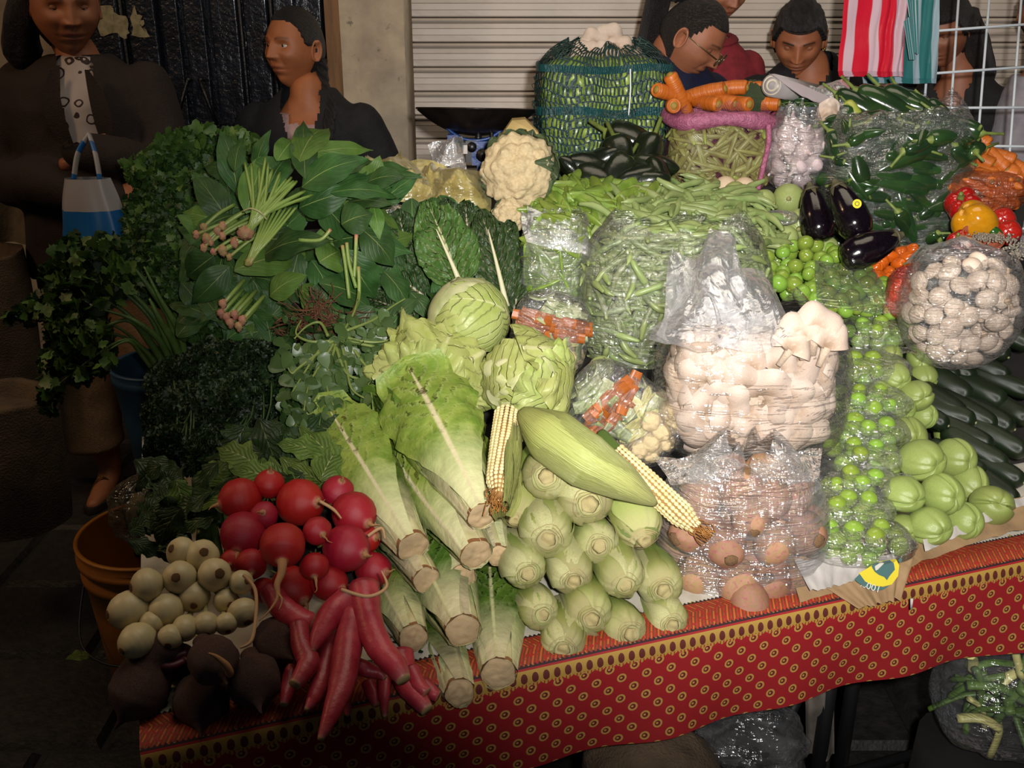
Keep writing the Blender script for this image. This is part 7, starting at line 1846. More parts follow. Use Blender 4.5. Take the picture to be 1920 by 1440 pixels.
def hand(mb, wrist, dirn, back, size=1.0, curl=.5, mirror=1):
    """palm, four fingers and a thumb; back = direction the back of the hand faces"""
    d = dirn.normalized(); n = (back - d * back.dot(d)).normalized(); s = d.cross(n) * mirror
    L = .085 * size
    limb(mb, [wrist - d * .02, wrist + d * .02, wrist + d * L * .55], [.024 * size, .026 * size, .030 * size], 12, .55)
    for i, (off, ln, r) in enumerate(((-.030, .068, .0088), (-.010, .078, .0092), (.010, .072, .0088), (.029, .056, .0078))):
        b0 = wrist + d * L * .75 + s * off * size; q = [wrist + d * L * .35 + s * off * .7 * size, b0]; dd = Vector(d)
        for j in range(3):
            dd = (dd - n * curl * (.35 + .2 * j) + s * off * .8).normalized(); q.append(q[-1] + dd * ln * size / 3 * (1.1 - .1 * j))
        limb(mb, q, [r * 1.0 * size, r * 1.05 * size, r * size, r * .92 * size, r * .75 * size], 8, n=3)
    q = [wrist + d * L * .12 - s * .020 * size, wrist + d * L * .42 - s * .045 * size, wrist + d * L * .80 - s * .052 * size - n * .010, wrist + d * L * 1.08 - s * .046 * size - n * .018]
    limb(mb, q, [.015 * size, .013 * size, .0105 * size, .008 * size], 8, n=3)
def person(label, hp, face, chest, shoulder_yaw, mskin, hair_mat, hairfn, P_, torso_top_w=.19, hipc=None, lids=.5, hands=(), gaze=(0, 0), roll=0., fat=1.0, tilt_body=None):
    """hp head centre, face = direction the face looks, chest = centre at the base of the neck; returns root and head frame"""
    root = empty('person', Vector((chest.x, chest.y, 0)) if not hipc else Vector((hipc.x, hipc.y, 0)), label, 'person')
    org = root.location
    fwd = face.normalized(); side = fwd.cross(UP).normalized(); up_ = side.cross(fwd).normalized()
    Q = Matrix((-side, -fwd, up_)).transposed() if False else Matrix((side, -fwd, up_)).transposed()
    if Q.determinant() < 0: Q = Matrix((-side, -fwd, up_)).transposed()
    Q = Q.to_quaternion() @ Quaternion((0, 1, 0), roll)
    sc = P_.get('scale', 1.0)
    HM = Matrix.LocRotScale(hp - org, Q, Vector((sc, sc, sc)))
    # body under the clothes
    mb = MB(); c = chest - org; hc = (hipc or Vector((chest.x, chest.y, .95 * chest.z / 1.3))) - org
    nb = HM @ Vector((0, .032, -.062)); 
    limb(mb, [c + Vector((0, 0, -.10)), c + Vector((0, 0, .0)), (c + nb) / 2 + Vector((0, .004, 0)), nb, HM @ Vector((0, .025, -.02))], [.070, .056, .050, .049, .05], 20)
    yw = shoulder_yaw; sx_, sy_ = cos(yw), sin(yw)
    W = torso_top_w
    loft(mb, [(hc + Vector((0, 0, -.12)), .12, .085, yw), (hc, .12, .085, yw), (hc.lerp(c, .4), .10, .08, yw), (hc.lerp(c, .75), W * .60, .088, yw), (c + Vector((0, 0, -.09)), W * .62, .080, yw), (c + Vector((0, 0, -.045)), W * .45, .064, yw), (c + Vector((0, 0, -.01)), .06, .052, yw)])
    for s in (-1, 1):
        hj = hc + Vector((s * .085 * sx_, s * .085 * sy_, -.06)); kn = Vector((hj.x, hj.y - .01, hj.z * .52)); an = Vector((hj.x, hj.y + .015, .07))
        limb(mb, [hj, kn, an], [.082 * fat, .055, .036], 14)
        limb(mb, [an - Vector((0, 0, .02)), an + Vector((0, -.07, -.045)), an + Vector((0, -.15, -.055))], [.034, .032, .022], 10)
    for h in hands: h(mb, org)
    me = voxel_join(mb, .0085, 2)
    bm = bmesh.new(); bm.from_mesh(me); pl = bm.loops.layers.float_color.new('paint') if False else bm.verts.layers.float_color.new('paint')
    for v in bm.verts: v[pl] = (0, 0, 0, 1)
    # head grid of the same body mesh, poles at front and back so that the face is finely meshed
    NU, NV = 110, 96; vg = []
    for j in range(NV + 1):
        th = pi * (j / NV) ** 1.35
        row = []
        for i in range(NU):
            a = 2 * pi * i / NU; n = Vector((sin(th) * cos(a), -cos(th), sin(th) * sin(a)))
            p, pt = headpt(n, P_); v = bm.verts.new(HM @ p); v[pl] = (*pt, 1); row.append(v)
        vg.append(row)
    for j in range(NV):
        for i in range(NU):
            try: bm.faces.new((vg[j][i], vg[j + 1][i], vg[j + 1][(i + 1) % NU], vg[j][(i + 1) % NU]))
            except Exception: pass
    def addball(c_, r_, fn=None, q_=None, nu=16, nv=12, paint=(0, 0, 0, 1)):
        t = MB(); t.ball(c_, r_, nu, nv, fn, q=q_); vs = [bm.verts.new(HM @ Vector(v)) for v in t.v]
        for v in vs: v[pl] = paint
        for f in t.f:
            try: bm.faces.new([vs[i] for i in f])
            except Exception: pass
    # ears
    for s in (-1, 1):
        def ef(n, s=s):
            d_ = sqrt(n.y * n.y + n.z * n.z); return 1 + .0
        t = MB()
        def er(u, v, s=s):
            a = 2 * pi * u; r_ = v; rim_ = .0055 * exp(-((r_ - .84) / .16) ** 2) - .004 * exp(-(r_ / .5) ** 2)
            return Vector((s * (.070 + .010 * r_ * (1 if cos(a) > 0 else .2) + rim_ + .002), .010 + .017 * r_ * cos(a) + .003 * r_ * sin(a), -.004 + .030 * r_ * sin(a) * (1.0 if sin(a) > 0 else .95)))
        t.grid(28, 8, er, closeu=True)
        t.grid(28, 2, lambda u, v: er(u, 1.0) - Vector((s * .010 * v, 0, 0)) * 1.0, closeu=True)
        vs = [bm.verts.new(HM @ Vector(v)) for v in t.v]
        for v in vs: v[pl] = (0, 0, 0, 1)
        for f in t.f: bm.faces.new([vs[i] for i in f])
    # eyelids as parts of the face skin
    ez, ey = .010, -(headpt(Vector((.031 / .073, -sqrt(max(0, 1 - (.031 / .073) ** 2)), .09)).normalized(), P_)[0].y * -1)
    eyec = []
    for s in (-1, 1):
        c_ = Vector((s * .0305, ey + .0085, ez)); eyec.append(c_)
        for upper in (1, 0):
            t = MB()
            def lf_(u, v, upper=upper, c_=c_):
                az = (u - .5) * 2.5; e0 = 1.5 if upper else -1.5; e1 = (.55 - 1.0 * lids) if upper else -.42
                e1 = e1 * cos(az * .62) + (-.10) * (1 - cos(az * .62)); el = e0 + (e1 - e0) * v
                r_ = .0130 + .0006 * v
                return c_ + Vector((sin(az) * cos(el), -cos(az) * cos(el), sin(el))) * r_
            t.grid(14, 8, lf_); vs = [bm.verts.new(HM @ v_) for v_ in map(Vector, t.v)]
            for q_, v in enumerate(vs): v[pl] = (0, .75 if q_ >= 15 * 8 and upper else .18, 0, 1)
            for f in t.f: bm.faces.new([vs[i] for i in f])
    bm.normal_update(); bm.to_mesh(me); bm.free()
    me.materials.clear(); me.materials.append(mskin); me.polygons.foreach_set('use_smooth', [True] * len(me.polygons)); me.polygons.foreach_set('material_index', [0] * len(me.polygons)); me.name = 'body'
    ob('body', me, root)
    for c_ in eyec:
        mb = MB(); mb.ball(c_, .0122, 20, 14); g = (Vector((gaze[0], -1, gaze[1]))).normalized(); mb.ball(c_ + g * .0068, .0066, 14, 10, mi=1)
        mb.v = [tuple(HM @ Vector(v)) for v in mb.v]; ob('eye', mb.mesh('eye', [m_eyew, m_iris]), root)
    # hair: shell over the skull
    mb = MB(); NU, NV = 72, 60; keep = []
    def hf(u, v):
        th = pi * v; a = 2 * pi * u; n = Vector((sin(th) * cos(a), sin(th) * sin(a), cos(th)))
        p, _ = headpt(Vector((n.x, n.y, n.z)), dict(P_, nose=0)); t_ = hairfn(n)
        k = 1 + max(t_, -.02) + (.010 * noise.noise(n * 9) + .006 * noise.noise(Vector((n.x * 30, n.y * 30, n.z * 8)))) * (1 if t_ > 0 else 0)
        return p * k if t_ > 0 else p * .94
    mb.grid(NU, NV, hf, closeu=True)
    mb.v = [tuple(HM @ Vector(v)) for v in mb.v]; ob('hair', mb.mesh('hair', hair_mat), root)
    return root, HM, c, hc
def shoulders(c, yw, W):
    return [c + Vector((s * W * .80 * cos(yw), s * W * .80 * sin(yw), -.082)) for s in (-1, 1)]
def garment(root, name, rings, sleeves, mat, vox=.010, amp=.004, sc=11, label=None, seed=0, cut=None, sm=3):
    mb = MB(); loft(mb, rings, 32)
    for pts, rad in sleeves: limb(mb, pts, rad, 16)
    o = ob(name, cloth_mesh(mb, vox, mat, name, amp, sc, sm, seed, cut), root)
    if label: o['label'] = label
    return o

m_skB = Mskin('skin_b', srgb('#a0603a'), srgb('#74382c'), srgb('#2a1a14')); m_skA = Mskin('skin_a', srgb('#a06444'), srgb('#803a34'), srgb('#24150f'))
m_skC = Mskin('skin_c', srgb('#a06446'), srgb('#74382e'), srgb('#24150f')); m_skE = Mskin('skin_e', srgb('#a0603e'), srgb('#74352a'), srgb('#120c0a')); m_skF = Mskin('skin_f', srgb('#8c563c'), srgb('#86443c'), srgb('#1a100c'))
m_blk = M('black_knit', srgb('#0a0a0c'), srgb('#121216'), 60, .85, .5, 200)
m_pinks = M('pink_shirt', srgb('#a98a86'), srgb('#8f7270'), 20, .8, .3, 60)
m_brw = M('brown_suiting', srgb('#241710'), srgb('#1b110c'), 200, .85, .5, 300)
m_navy = M('navy_knit', srgb('#0f1638'), srgb('#0b1029'), 40, .85, .4, 160); m_redp = M('red_pique', srgb('#85202a'), srgb('#701a24'), 40, .85, .4, 260)
m_khaki = M('khaki_cloth', srgb('#85694a'), srgb('#745a3e'), 120, .9, .5, 260)
m_dark = M('dark_skirt', srgb('#15151a'), srgb('#0d0d10'), 40, .9)

# ---- woman in the black cardigan, centre left
hB = P(553, 92, 2.95); chB = P(578, 178, 2.98)
def hairB(n):
    hl = .44 if n.y < 0 else -.55
    front = n.z > .60 - .35 * max(0, abs(n.x) - .55) * 2 or n.y > -.30 + .25 * (n.z > .3)
    side_ok = n.y > -.18 - .5 * max(0, n.z) 
    low = n.z > -.62 and (n.y > .12 or n.z > .08)
    return .055 if ((n.y < 0 and n.z > .55 + .35 * max(0, -n.y - .3)) or side_ok) and low else -1
rB, HB, cB, hcB = person('elderly woman in a black cardigan over a pink top, looking to the left', hB, Vector((-.62, -.86, .03)), chB, -.08, m_skB, m_hairb, hairB, {'age': 1.6, 'w': .072, 'scale': 1.03, 'jaw': .34}, .19, None, .25, gaze=(-.25, 0))
sh = shoulders(cB, -.08, .20)
gc_ = lambda z, w, d, dy=0: (Vector((cB.x, cB.y + dy, z)), w, d, -.08)
zc = cB.z
def neckV(depth, wid, ctr, fy):
    return lambda p: p.y < fy and abs(p.x - ctr) < wid * max(0, (p.z - (zc - depth)) / depth) 
garment(rB, 'pink_top', [gc_(zc - .30, .15, .10), gc_(zc - .12, .16, .098), gc_(zc - .07, .125, .085), gc_(zc - .05, .09, .075)], [], m_pinks, .0075, .002, cut=lambda p: p.z > zc - .075 and p.y < cB.y and abs(p.x - cB.x) < .05)
armsB = [([sh[0], sh[0] + Vector((-.07, .0, -.14)), sh[0] + Vector((-.10, -.02, -.30)), sh[0] + Vector((-.02, -.16, -.42))], [.062, .060, .056, .05]), ([sh[1], sh[1] + Vector((.06, .0, -.14)), sh[1] + Vector((.09, -.02, -.30)), sh[1] + Vector((.02, -.16, -.42))], [.062, .060, .056, .05])]
garment(rB, 'cardigan', [gc_(.55, .20, .14), gc_(zc - .45, .19, .13), gc_(zc - .25, .185, .125), gc_(zc - .10, .19, .112), gc_(zc - .05, .165, .09), gc_(zc - .015, .115, .078), gc_(zc + .02, .075, .068, .012)], armsB, m_blk, .0075, .003,
        cut=lambda p: p.y < cB.y + .0 and abs(p.x - cB.x + .012) < .058 * min(1.0, max(0, (p.z - (zc - .22)) / .18)))
garment(rB, 'skirt', [gc_(.04, .24, .20), gc_(.3, .22, .17), gc_(.75, .19, .13)], [], m_dark, .016, .006)
# braids
def braid(root, path, r, mat):
    q = smooth_path(path, 8); mb = MB()
    for s in range(3):
        mb.sweep([p + Vector((cos(i * .75 + s * 2.09) * r * .55, sin(i * .75 + s * 2.09) * r * .45, 0)) for i, p in enumerate(q)], [r * .62] * len(q), 8)
    ob('braid', mb.mesh('braid', mat), root)
braid(rB, [HB @ Vector((.060, .045, -.03)), HB @ Vector((.075, .035, -.10)), cB + Vector((.075, -.06, -.02)), cB + Vector((.075, -.125, -.10)), cB + Vector((.055, -.14, -.22)), cB + Vector((.05, -.14, -.34))], .017, m_hairb)

# ---- woman in the brown jacket, far left, arms crossed
hA = P(120, 12, 2.52); chA = P(150, 118, 2.60)
def hairA(n): return .09 if (n.y > -.15 - .5 * max(0, n.z) or n.z > .55) and n.z > -.75 and (n.y > .0 or n.z > .25) else -1
hcA = Vector((chA.x - .02, chA.y + .02, .86))
def sandal_foot(mb, org): pass
elL, elR = chA + Vector((-.22, -.04, -.30)), chA + Vector((.20, -.06, -.26))
wrR = chA + Vector((.13, -.21, -.285)); 
rA, HA, cA, hcA_ = person('woman in a brown jacket and khaki trousers standing with crossed arms', hA, Vector((.50, -.84, -.18)), chA, .12, m_skA, m_hairb, hairA, {'age': .8, 'w': .075, 'scale': 1.08, 'jaw': .32}, .19, hcA, .65,
    hands=[lambda mb, org: hand(mb, chA + Vector((.145, -.195, -.30)) - org, Vector((.9, -.15, -.45)), Vector((0, -1, .2)), .95, .6, 1), lambda mb, org: hand(mb, chA + Vector((.03, -.20, -.225)) - org, Vector((.75, .05, .35)), Vector((0, -1, .3)), .9, .5, -1)])
zA = cA.z; yA = .12
gA = lambda z, w, d, dx=0: (Vector((cA.x + dx, cA.y, z)), w, d, yA)
m_blouse = M('swirl_blouse', srgb('#a89c98'), None, rough=.7)
nt = m_blouse.node_tree; b = nt.nodes['Principled BSDF']; tc0 = nt.nodes.new('ShaderNodeTexCoord'); vo = nt.nodes.new('ShaderNodeTexVoronoi'); vo.inputs['Scale'].default_value = 30; vo.feature = 'F1'
mpn = nt.nodes.new('ShaderNodeVectorMath'); mpn.operation = 'ADD'; nz_ = nt.nodes.new('ShaderNodeTexNoise'); nz_.inputs['Scale'].default_value = 20
nt.links.new(tc0.outputs['Object'], nz_.inputs['Vector']); nm_ = nt.nodes.new('ShaderNodeVectorMath'); nm_.operation = 'SCALE'; nm_.inputs['Scale'].default_value = .02; nt.links.new(nz_.outputs['Color'], nm_.inputs[0])
nt.links.new(tc0.outputs['Object'], mpn.inputs[0]); nt.links.new(nm_.outputs[0], mpn.inputs[1]); nt.links.new(mpn.outputs[0], vo.inputs['Vector'])
k_ = mth(nt, 'MULTIPLY', mth(nt, 'GREATER_THAN', vo.outputs['Distance'], .30), mth(nt, 'LESS_THAN', vo.outputs['Distance'], .42)); nt.links.new(mixc(nt, k_, srgb('#aba09c'), srgb('#2c1512')), b.inputs['Base Color'])
garment(rA, 'blouse', [gA(.80, .165, .115), gA(zA - .28, .155, .125), gA(zA - .10, .145, .118), gA(zA - .02, .085, .082), gA(zA + .02, .062, .066)], [], m_blouse, .010, .003, 14)
slv = [([cA + Vector((-.165, .0, -.06)), cA + Vector((-.225, -.01, -.18)), elL - rA.location, cA + Vector((-.08, -.17, -.285)), cA + Vector((.12, -.20, -.325))], [.068, .066, .062, .056, .050]),
       ([cA + Vector((.165, .01, -.06)), cA + Vector((.195, -.02, -.17)), elR - rA.location, cA + Vector((.15, -.175, -.225)), cA + Vector((.05, -.20, -.200))], [.066, .064, .060, .052, .046])]
garment(rA, 'jacket', [gA(.70, .215, .145), gA(.86, .20, .138), gA(zA - .25, .185, .135), gA(zA - .11, .200, .125), gA(zA - .05, .175, .105), gA(zA - .01, .125, .09), gA(zA + .02, .080, .078)], slv, m_brw, .010, .004, 10,
        cut=lambda p: p.y < cA.y - .045 and abs(p.x - cA.x - .020 - .10 * (zA - p.z)) < .040 and (p.z > zA - .19 or p.z < zA - .40))
mb = MB()   # lapels
for s in (-1, 1):
    mb.grid(6, 14, lambda u, v: Vector((cA.x + .020 + .10 * (.02 + .24 * v) + s * (.036 + (.050 * sin(pi * v * .9 + .25)) * u), cA.y - .118 - .006 * u - .02 * sin(pi * v) , zA - .01 - .22 * v)))
ob('lapel', mb.mesh('lapel', m_brw), rA)
for s in (-1, 1):
    hp_ = hcA_ + Vector((s * .085, 0, -.02)); an = Vector((hp_.x + s * .02, hp_.y - .02, .16))
    mb = MB(); loft(mb, [(Vector((an.x, an.y, .155)), .078, .088, 0), (Vector((an.x, an.y, .20)), .076, .086, 0), (an.lerp(hp_, .4), .082, .09, 0), (hp_, .105, .12, 0)], 24)
    ob('trouser_leg', cloth_mesh(mb, .011, m_khaki, 'trouser_leg', .005, 7, 2, s), rA)
m_gold = M('gold_strap', srgb('#8a6a1c'), rough=.3, metal=.8); m_sole = M('sandal_sole', srgb('#1d130d'), rough=.7)
for s in (-1, 1):
    ax_, ay_ = hcA_.x + s * .085, hcA_.y + .015
    sd = empty('sandal', (0, 0, 0), 'x', 'x'); del sd['label']; del sd['category']; sd.parent = rA
    mb = MB(); mb.grid(16, 2, lambda u, v: Vector((ax_ + .042 * cos(2 * pi * u) * (1 if v else 1), ay_ - .07 + .125 * sin(2 * pi * u), .0 + .018 * v)) if v < .99 else Vector((ax_ + .040 * cos(2 * pi * u), ay_ - .07 + .122 * sin(2 * pi * u), .018)), closeu=True); mb.add([Vector((ax_ + .040 * cos(2 * pi * u / 16), ay_ - .07 + .122 * sin(2 * pi * u / 16), .018)) for u in range(16)], [tuple(range(16))])
    ob('sole', mb.mesh('sole', m_sole), sd)
    for a_, b_ in ((Vector((-.036, -.02, .02)), Vector((.036, -.06, .02))), (Vector((-.036, -.10, .015)), Vector((.036, -.06, .018))), (Vector((-.036, .03, .06)), Vector((.036, .03, .06)))):
        mb = MB(); mid = (a_ + b_) / 2 + Vector((0, -.015 if a_.z > .05 else 0, .052 if a_.z < .05 else .02)); mb.sweep(smooth_path([a_, mid, b_], 8), .0028, 6)
        ob('strap', mb.mesh('strap', m_gold), sd, (ax_, ay_, 0))
for s in (-1,):
    mb = MB(); mb.sweep(*smooth_path([HA @ Vector((s * .070, .03, .05)), HA @ Vector((s * .092, .03, -.03)), HA @ Vector((s * .10, .045, -.11)), HA @ Vector((s * .085, .06, -.17))], 6, [.03, .042, .046, .02]), 14, lambda a, t: 1 + .16 * noise.noise(Vector((cos(a) * 4, sin(a) * 4, t * 5)))); ob('hair_lock', mb.mesh('hair_lock', m_hairb), rA)
# carried bag, white with blue bands
m_bagwb = new_mat('white_blue_bag')[0]; nt = m_bagwb.node_tree; b = nt.nodes['Principled BSDF']; uvn = nt.nodes.new('ShaderNodeUVMap'); sx = nt.nodes.new('ShaderNodeSeparateXYZ'); nt.links.new(uvn.outputs[0], sx.inputs[0])
v = sx.outputs[1]; k_ = mth(nt, 'MAXIMUM', mth(nt, 'MULTIPLY', mth(nt, 'GREATER_THAN', v, .54), mth(nt, 'LESS_THAN', v, .75)), mth(nt, 'MULTIPLY', mth(nt, 'GREATER_THAN', v, .02), mth(nt, 'LESS_THAN', v, .16)))
nt.links.new(mixc(nt, k_, srgb('#9a9696'), srgb('#155a96')), b.inputs['Base Color']); b.inputs['Roughness'].default_value = .35
hb0 = P(180, 450, 2.28); hw, hh = G(2.28, 62), G(2.28, 115)
def hbag(u, v):
    a = 2 * pi * u; zz_ = -hh + 2 * hh * v; w = hw * (1 - .35 * max(0, v - .55) / .45) * (.8 + .2 * min(1, v * 4)); d = .055 * (1 - .6 * v)
    k = 1 + .10 * noise.noise(Vector((cos(a) * 2, sin(a) * 2, v * 3))) + .05 * sin(a * 7) * v
    return Vector((w * cos(a) * k, d * sin(a) * k, zz_))
mb = MB(); mb.grid(60, 40, hbag, closeu=True); mb.grid(60, 4, lambda u, v: Vector(hbag(u, 0)) * 1.0 if v > .99 else Vector((hbag(u, 0).x * v, hbag(u, 0).y * v, -hh)), closeu=True)
cbg = ob('carrier_bag', mb.mesh('carrier_bag', m_bagwb), None, hb0); tag(cbg, 'white carrier bag with blue bands hanging from the woman in brown', 'bag')
for s in (-1, 1):
    mb = MB(); mb.sweep(smooth_path([(s * .03, 0, hh * .95), (s * .02, .02, hh + .05), (s * .0, .05, hh + .09)], 6), [.011] * 13, 8, flat=.4); ob('handle', mb.mesh('handle', m_bagwb), cbg)

# ---- woman with ponytail and glasses, navy top, bending over
hC = P(1296, 72, 2.75); chC = P(1252, 126, 2.84)
def hairC(n): return .05 if (n.y > -.05 - .55 * max(0, n.z) or n.z > .62) and n.z > -.60 and (n.y > .10 or n.z > .10) else -1
rC, HC, cC, hcC = person('woman with a long ponytail and glasses in navy blue, head bent down', hC, Vector((.80, -.34, -.62)), chC, .5, m_skC, m_hairg, hairC, {'age': 1.6, 'w': .070, 'scale': .99, 'jaw': .30, 'nose': 1.15}, .19, Vector((chC.x - .06, chC.y + .25, .85)), .8)
gC = lambda z, w, d, dx=0, dy=0: (Vector((cC.x + dx, cC.y + dy, z)), w, d, .5)
sC = shoulders(cC, .5, .2)
garment(rC, 'navy_top', [gC(.55, .19, .14, -.02, .2), gC(cC.z - .40, .19, .14, -.02, .13), gC(cC.z - .20, .185, .13, -.01, .05), gC(cC.z - .08, .19, .115), gC(cC.z - .03, .155, .10), gC(cC.z + .02, .09, .08), gC(cC.z + .055, .068, .066, .01, -.008)],
        [([sC[0], sC[0] + Vector((-.06, -.03, -.14)), sC[0] + Vector((-.02, -.16, -.30))], [.066, .062, .05]), ([sC[1], sC[1] + Vector((.05, -.06, -.13)), sC[1] + Vector((.06, -.22, -.25))], [.066, .062, .05])], m_navy, .010, .004)
garment(rC, 'skirt', [(Vector((hcC.x, hcC.y, .04)), .22, .18, .5), (Vector((hcC.x, hcC.y, .7)), .18, .13, .5)], [], m_dark, .016, .005)
mb = MB(); q = [HC @ Vector((0, .085, .075)), HC @ Vector((-.01, .16, .085)), P(1218, 78, 2.84) - rC.location, P(1196, 112, 2.86) - rC.location, P(1176, 150, 2.86) - rC.location]
mb.sweep(*smooth_path(q, 7, [.030, .034, .036, .026, .008]), 16, lambda a, t: 1 + .14 * noise.noise(Vector((cos(a) * 4, sin(a) * 4, t * 5)))); ob('ponytail', mb.mesh('ponytail', m_hairb), rC)
mb = MB()
for j in range(40): mb.sweep([q[0], HC @ Vector((R.gauss(0, .02), .105 + R.gauss(0, .008), .085 + R.gauss(0, .02)))], .004, 5)
mb.ball(q[0] + (q[1] - q[0]) * .25, .028, 14, 10, lambda n: 1 + .15 * noise.noise(n * 6)); ob('hair_tie', mb.mesh('hair_tie', m_blk), rC)
m_lens = Mfilm('lens', haze=.02, gloss=.08, scale=2, bump=0, rough=.05); m_frame = M('gold_frame', srgb('#7a6a4a'), rough=.3, metal=.7)
gl = empty('glasses', (0, 0, 0), 'x', 'x'); del gl['label']; del gl['category']; gl.parent = rC
for s in (-1, 1):
    ring = [HC @ Vector((s * .031 + .021 * cos(a), -.104, .004 + .017 * sin(a))) for a in [2 * pi * i / 24 for i in range(25)]]; mb = MB(); mb.sweep(ring, .0014, 6, cap=False); ob('rim', mb.mesh('rim', m_frame), gl)
    mb = MB(); mb.sweep([HC @ Vector((s * .052, -.102, .008)), HC @ Vector((s * .074, -.04, .010)), HC @ Vector((s * .076, .02, .012))], .0014, 6); ob('temple', mb.mesh('temple', m_frame), gl)
    mb = MB(); mb.grid(20, 1, lambda u, v: HC @ Vector((s * .031 + .021 * v * cos(2 * pi * u), -.1035, .004 + .017 * v * sin(2 * pi * u))), closeu=True); ob('lens', mb.mesh('lens', m_lens), gl)

# ---- man in the red polo shirt
hD = P(1352, -28, 3.18); chD = P(1330, 78, 3.24)
def hairD(n): return .05 if (n.y > .0 - .5 * max(0, n.z) or n.z > .5) and n.z > -.4 else -1
rD, HD, cD, hcD = person('man in a red polo shirt behind the woman with the ponytail', hD, Vector((.35, -.80, -.42)), chD, .1, m_skC, m_hairb, hairD, {'age': 1, 'w': .076, 'scale': 1.06, 'jaw': .28, 'brow': 1.2}, .2, None, .6)
gD = lambda z, w, d: (Vector((cD.x, cD.y, z)), w, d, .1); sD = shoulders(cD, .1, .17)
garment(rD, 'polo_shirt', [gD(.80, .15, .115), gD(cD.z - .30, .155, .12), gD(cD.z - .10, .165, .112), gD(cD.z - .04, .13, .09), gD(cD.z + .01, .075, .07)],
        [([sD[0], sD[0] + Vector((-.04, 0, -.15)), sD[0] + Vector((-.03, -.02, -.28))], [.058, .056, .05]), ([sD[1], sD[1] + Vector((.025, 0, -.13)), sD[1] + Vector((.02, -.03, -.28))], [.056, .054, .05])], m_redp, .010, .003)
ring = [Vector((cD.x + .078 * sin(a), cD.y + .0 - .072 * cos(a), cD.z + .012 - .018 * cos(a))) for a in [-2.9 + 5.8 * i / 30 for i in range(31)]]; mb = MB(); mb.sweep(ring, .017, 8, flat=.4, up=(0, 0, 1)); ob('collar', mb.mesh('collar', m_redp), rD)
garment(rD, 'trousers', [gD(.04, .15, .13), gD(.5, .15, .12), gD(.88, .15, .115)], [], m_dark, .016, .004)

# ---- woman with short black hair
hE = P(1498, 74, 2.98); chE = P(1520, 126, 3.04)
def hairE(n): return .16 + .05 * noise.noise(n * 7) if (n.y > -.25 - .55 * max(0, n.z) or n.z > .50) and n.z > -.45 and (n.y > .12 or n.z > .08) else -1
rE, HE, cE, hcE = person('woman with short black hair in a black t-shirt looking down', hE, Vector((-.22, -.84, -.46)), chE, -.05, m_skE, m_hairb, hairE, {'age': 1.2, 'w': .071, 'scale': .98, 'jaw': .36, 'brow': 1.2}, .19, None, .85)
gE = lambda z, w, d: (Vector((cE.x, cE.y, z)), w, d, -.05); sE = shoulders(cE, -.05, .2)
garment(rE, 'black_shirt', [gE(.70, .18, .13), gE(cE.z - .30, .18, .125), gE(cE.z - .10, .19, .112), gE(cE.z - .05, .165, .09), gE(cE.z - .012, .120, .08), gE(cE.z + .02, .082, .07), gE(cE.z + .045, .068, .064)],
        [([sE[0], sE[0] + Vector((-.06, 0, -.12)), sE[0] + Vector((-.06, -.05, -.26))], [.062, .06, .055]), ([sE[1], sE[1] + Vector((.06, 0, -.12)), sE[1] + Vector((.06, -.05, -.26))], [.062, .06, .055])], m_blk, .010, .003,
        cut=lambda p: p.y < cE.y and ((p.x - cE.x + .018) / .066) ** 2 + ((p.z - cE.z - .03) / .075) ** 2 < 1)
garment(rE, 'skirt', [gE(.04, .20, .17), gE(.75, .18, .13)], [], m_dark, .016, .005)
mb = MB(); mb.ball(HE @ Vector((.080, .008, -.036)), .0048, 12, 8); ob('earring', mb.mesh('earring', m_gold), rE)

# ---- young woman behind the wire grid
hF = P(1775, 58, 3.02); chF = P(1800, 145, 3.08)
def hairF(n): return .09 if (n.y > -.25 - .5 * max(0, n.z) or n.z > .45) and (n.y > .05 or n.z > -.1) else -1
rF, HF, cF, hcF = person('young woman with long dark hair in a black top behind the wire grid', hF, Vector((-.72, -.60, -.35)), chF, -.35, m_skF, m_hairb, hairF, {'age': .3, 'w': .069, 'scale': .97, 'jaw': .36}, .18, None, .8,
    hands=[lambda mb, org: (limb(mb, [chF + Vector((.12, -.02, -.16)) - org, chF + Vector((.14, -.05, -.30)) - org, chF + Vector((-.02, -.20, -.26)) - org, chF + Vector((-.13, -.26, -.14)) - org], [.045, .040, .034, .024], 12), hand(mb, chF + Vector((-.13, -.26, -.14)) - org, Vector((-.75, -.2, .5)), Vector((.3, -.8, .4)), .95, .7, 1)),
           lambda mb, org: limb(mb, [chF + Vector((-.14, -.02, -.12)) - org, chF + Vector((-.17, -.06, -.28)) - org, chF + Vector((-.15, -.22, -.20)) - org], [.042, .038, .024], 12)])
gF = lambda z, w, d: (Vector((cF.x, cF.y, z)), w, d, -.35); sF = shoulders(cF, -.35, .18)
garment(rF, 'black_top', [gF(.70, .165, .12), gF(cF.z - .30, .155, .115), gF(cF.z - .12, .165, .11), gF(cF.z - .05, .155, .085), gF(cF.z - .01, .10, .075), gF(cF.z + .03, .07, .065)],
        [([sF[0], sF[0] + Vector((-.03, 0, -.08))], [.055, .055]), ([sF[1], sF[1] + Vector((.03, 0, -.08))], [.058, .058])], m_blk, .010, .003,
        cut=lambda p: p.y < cF.y and abs(p.x - cF.x + .05) < .045 * max(0, (p.z - cF.z + .14) / .12))
garment(rF, 'trousers', [gF(.04, .15, .12), gF(.75, .16, .12)], [], m_dark, .016, .005)
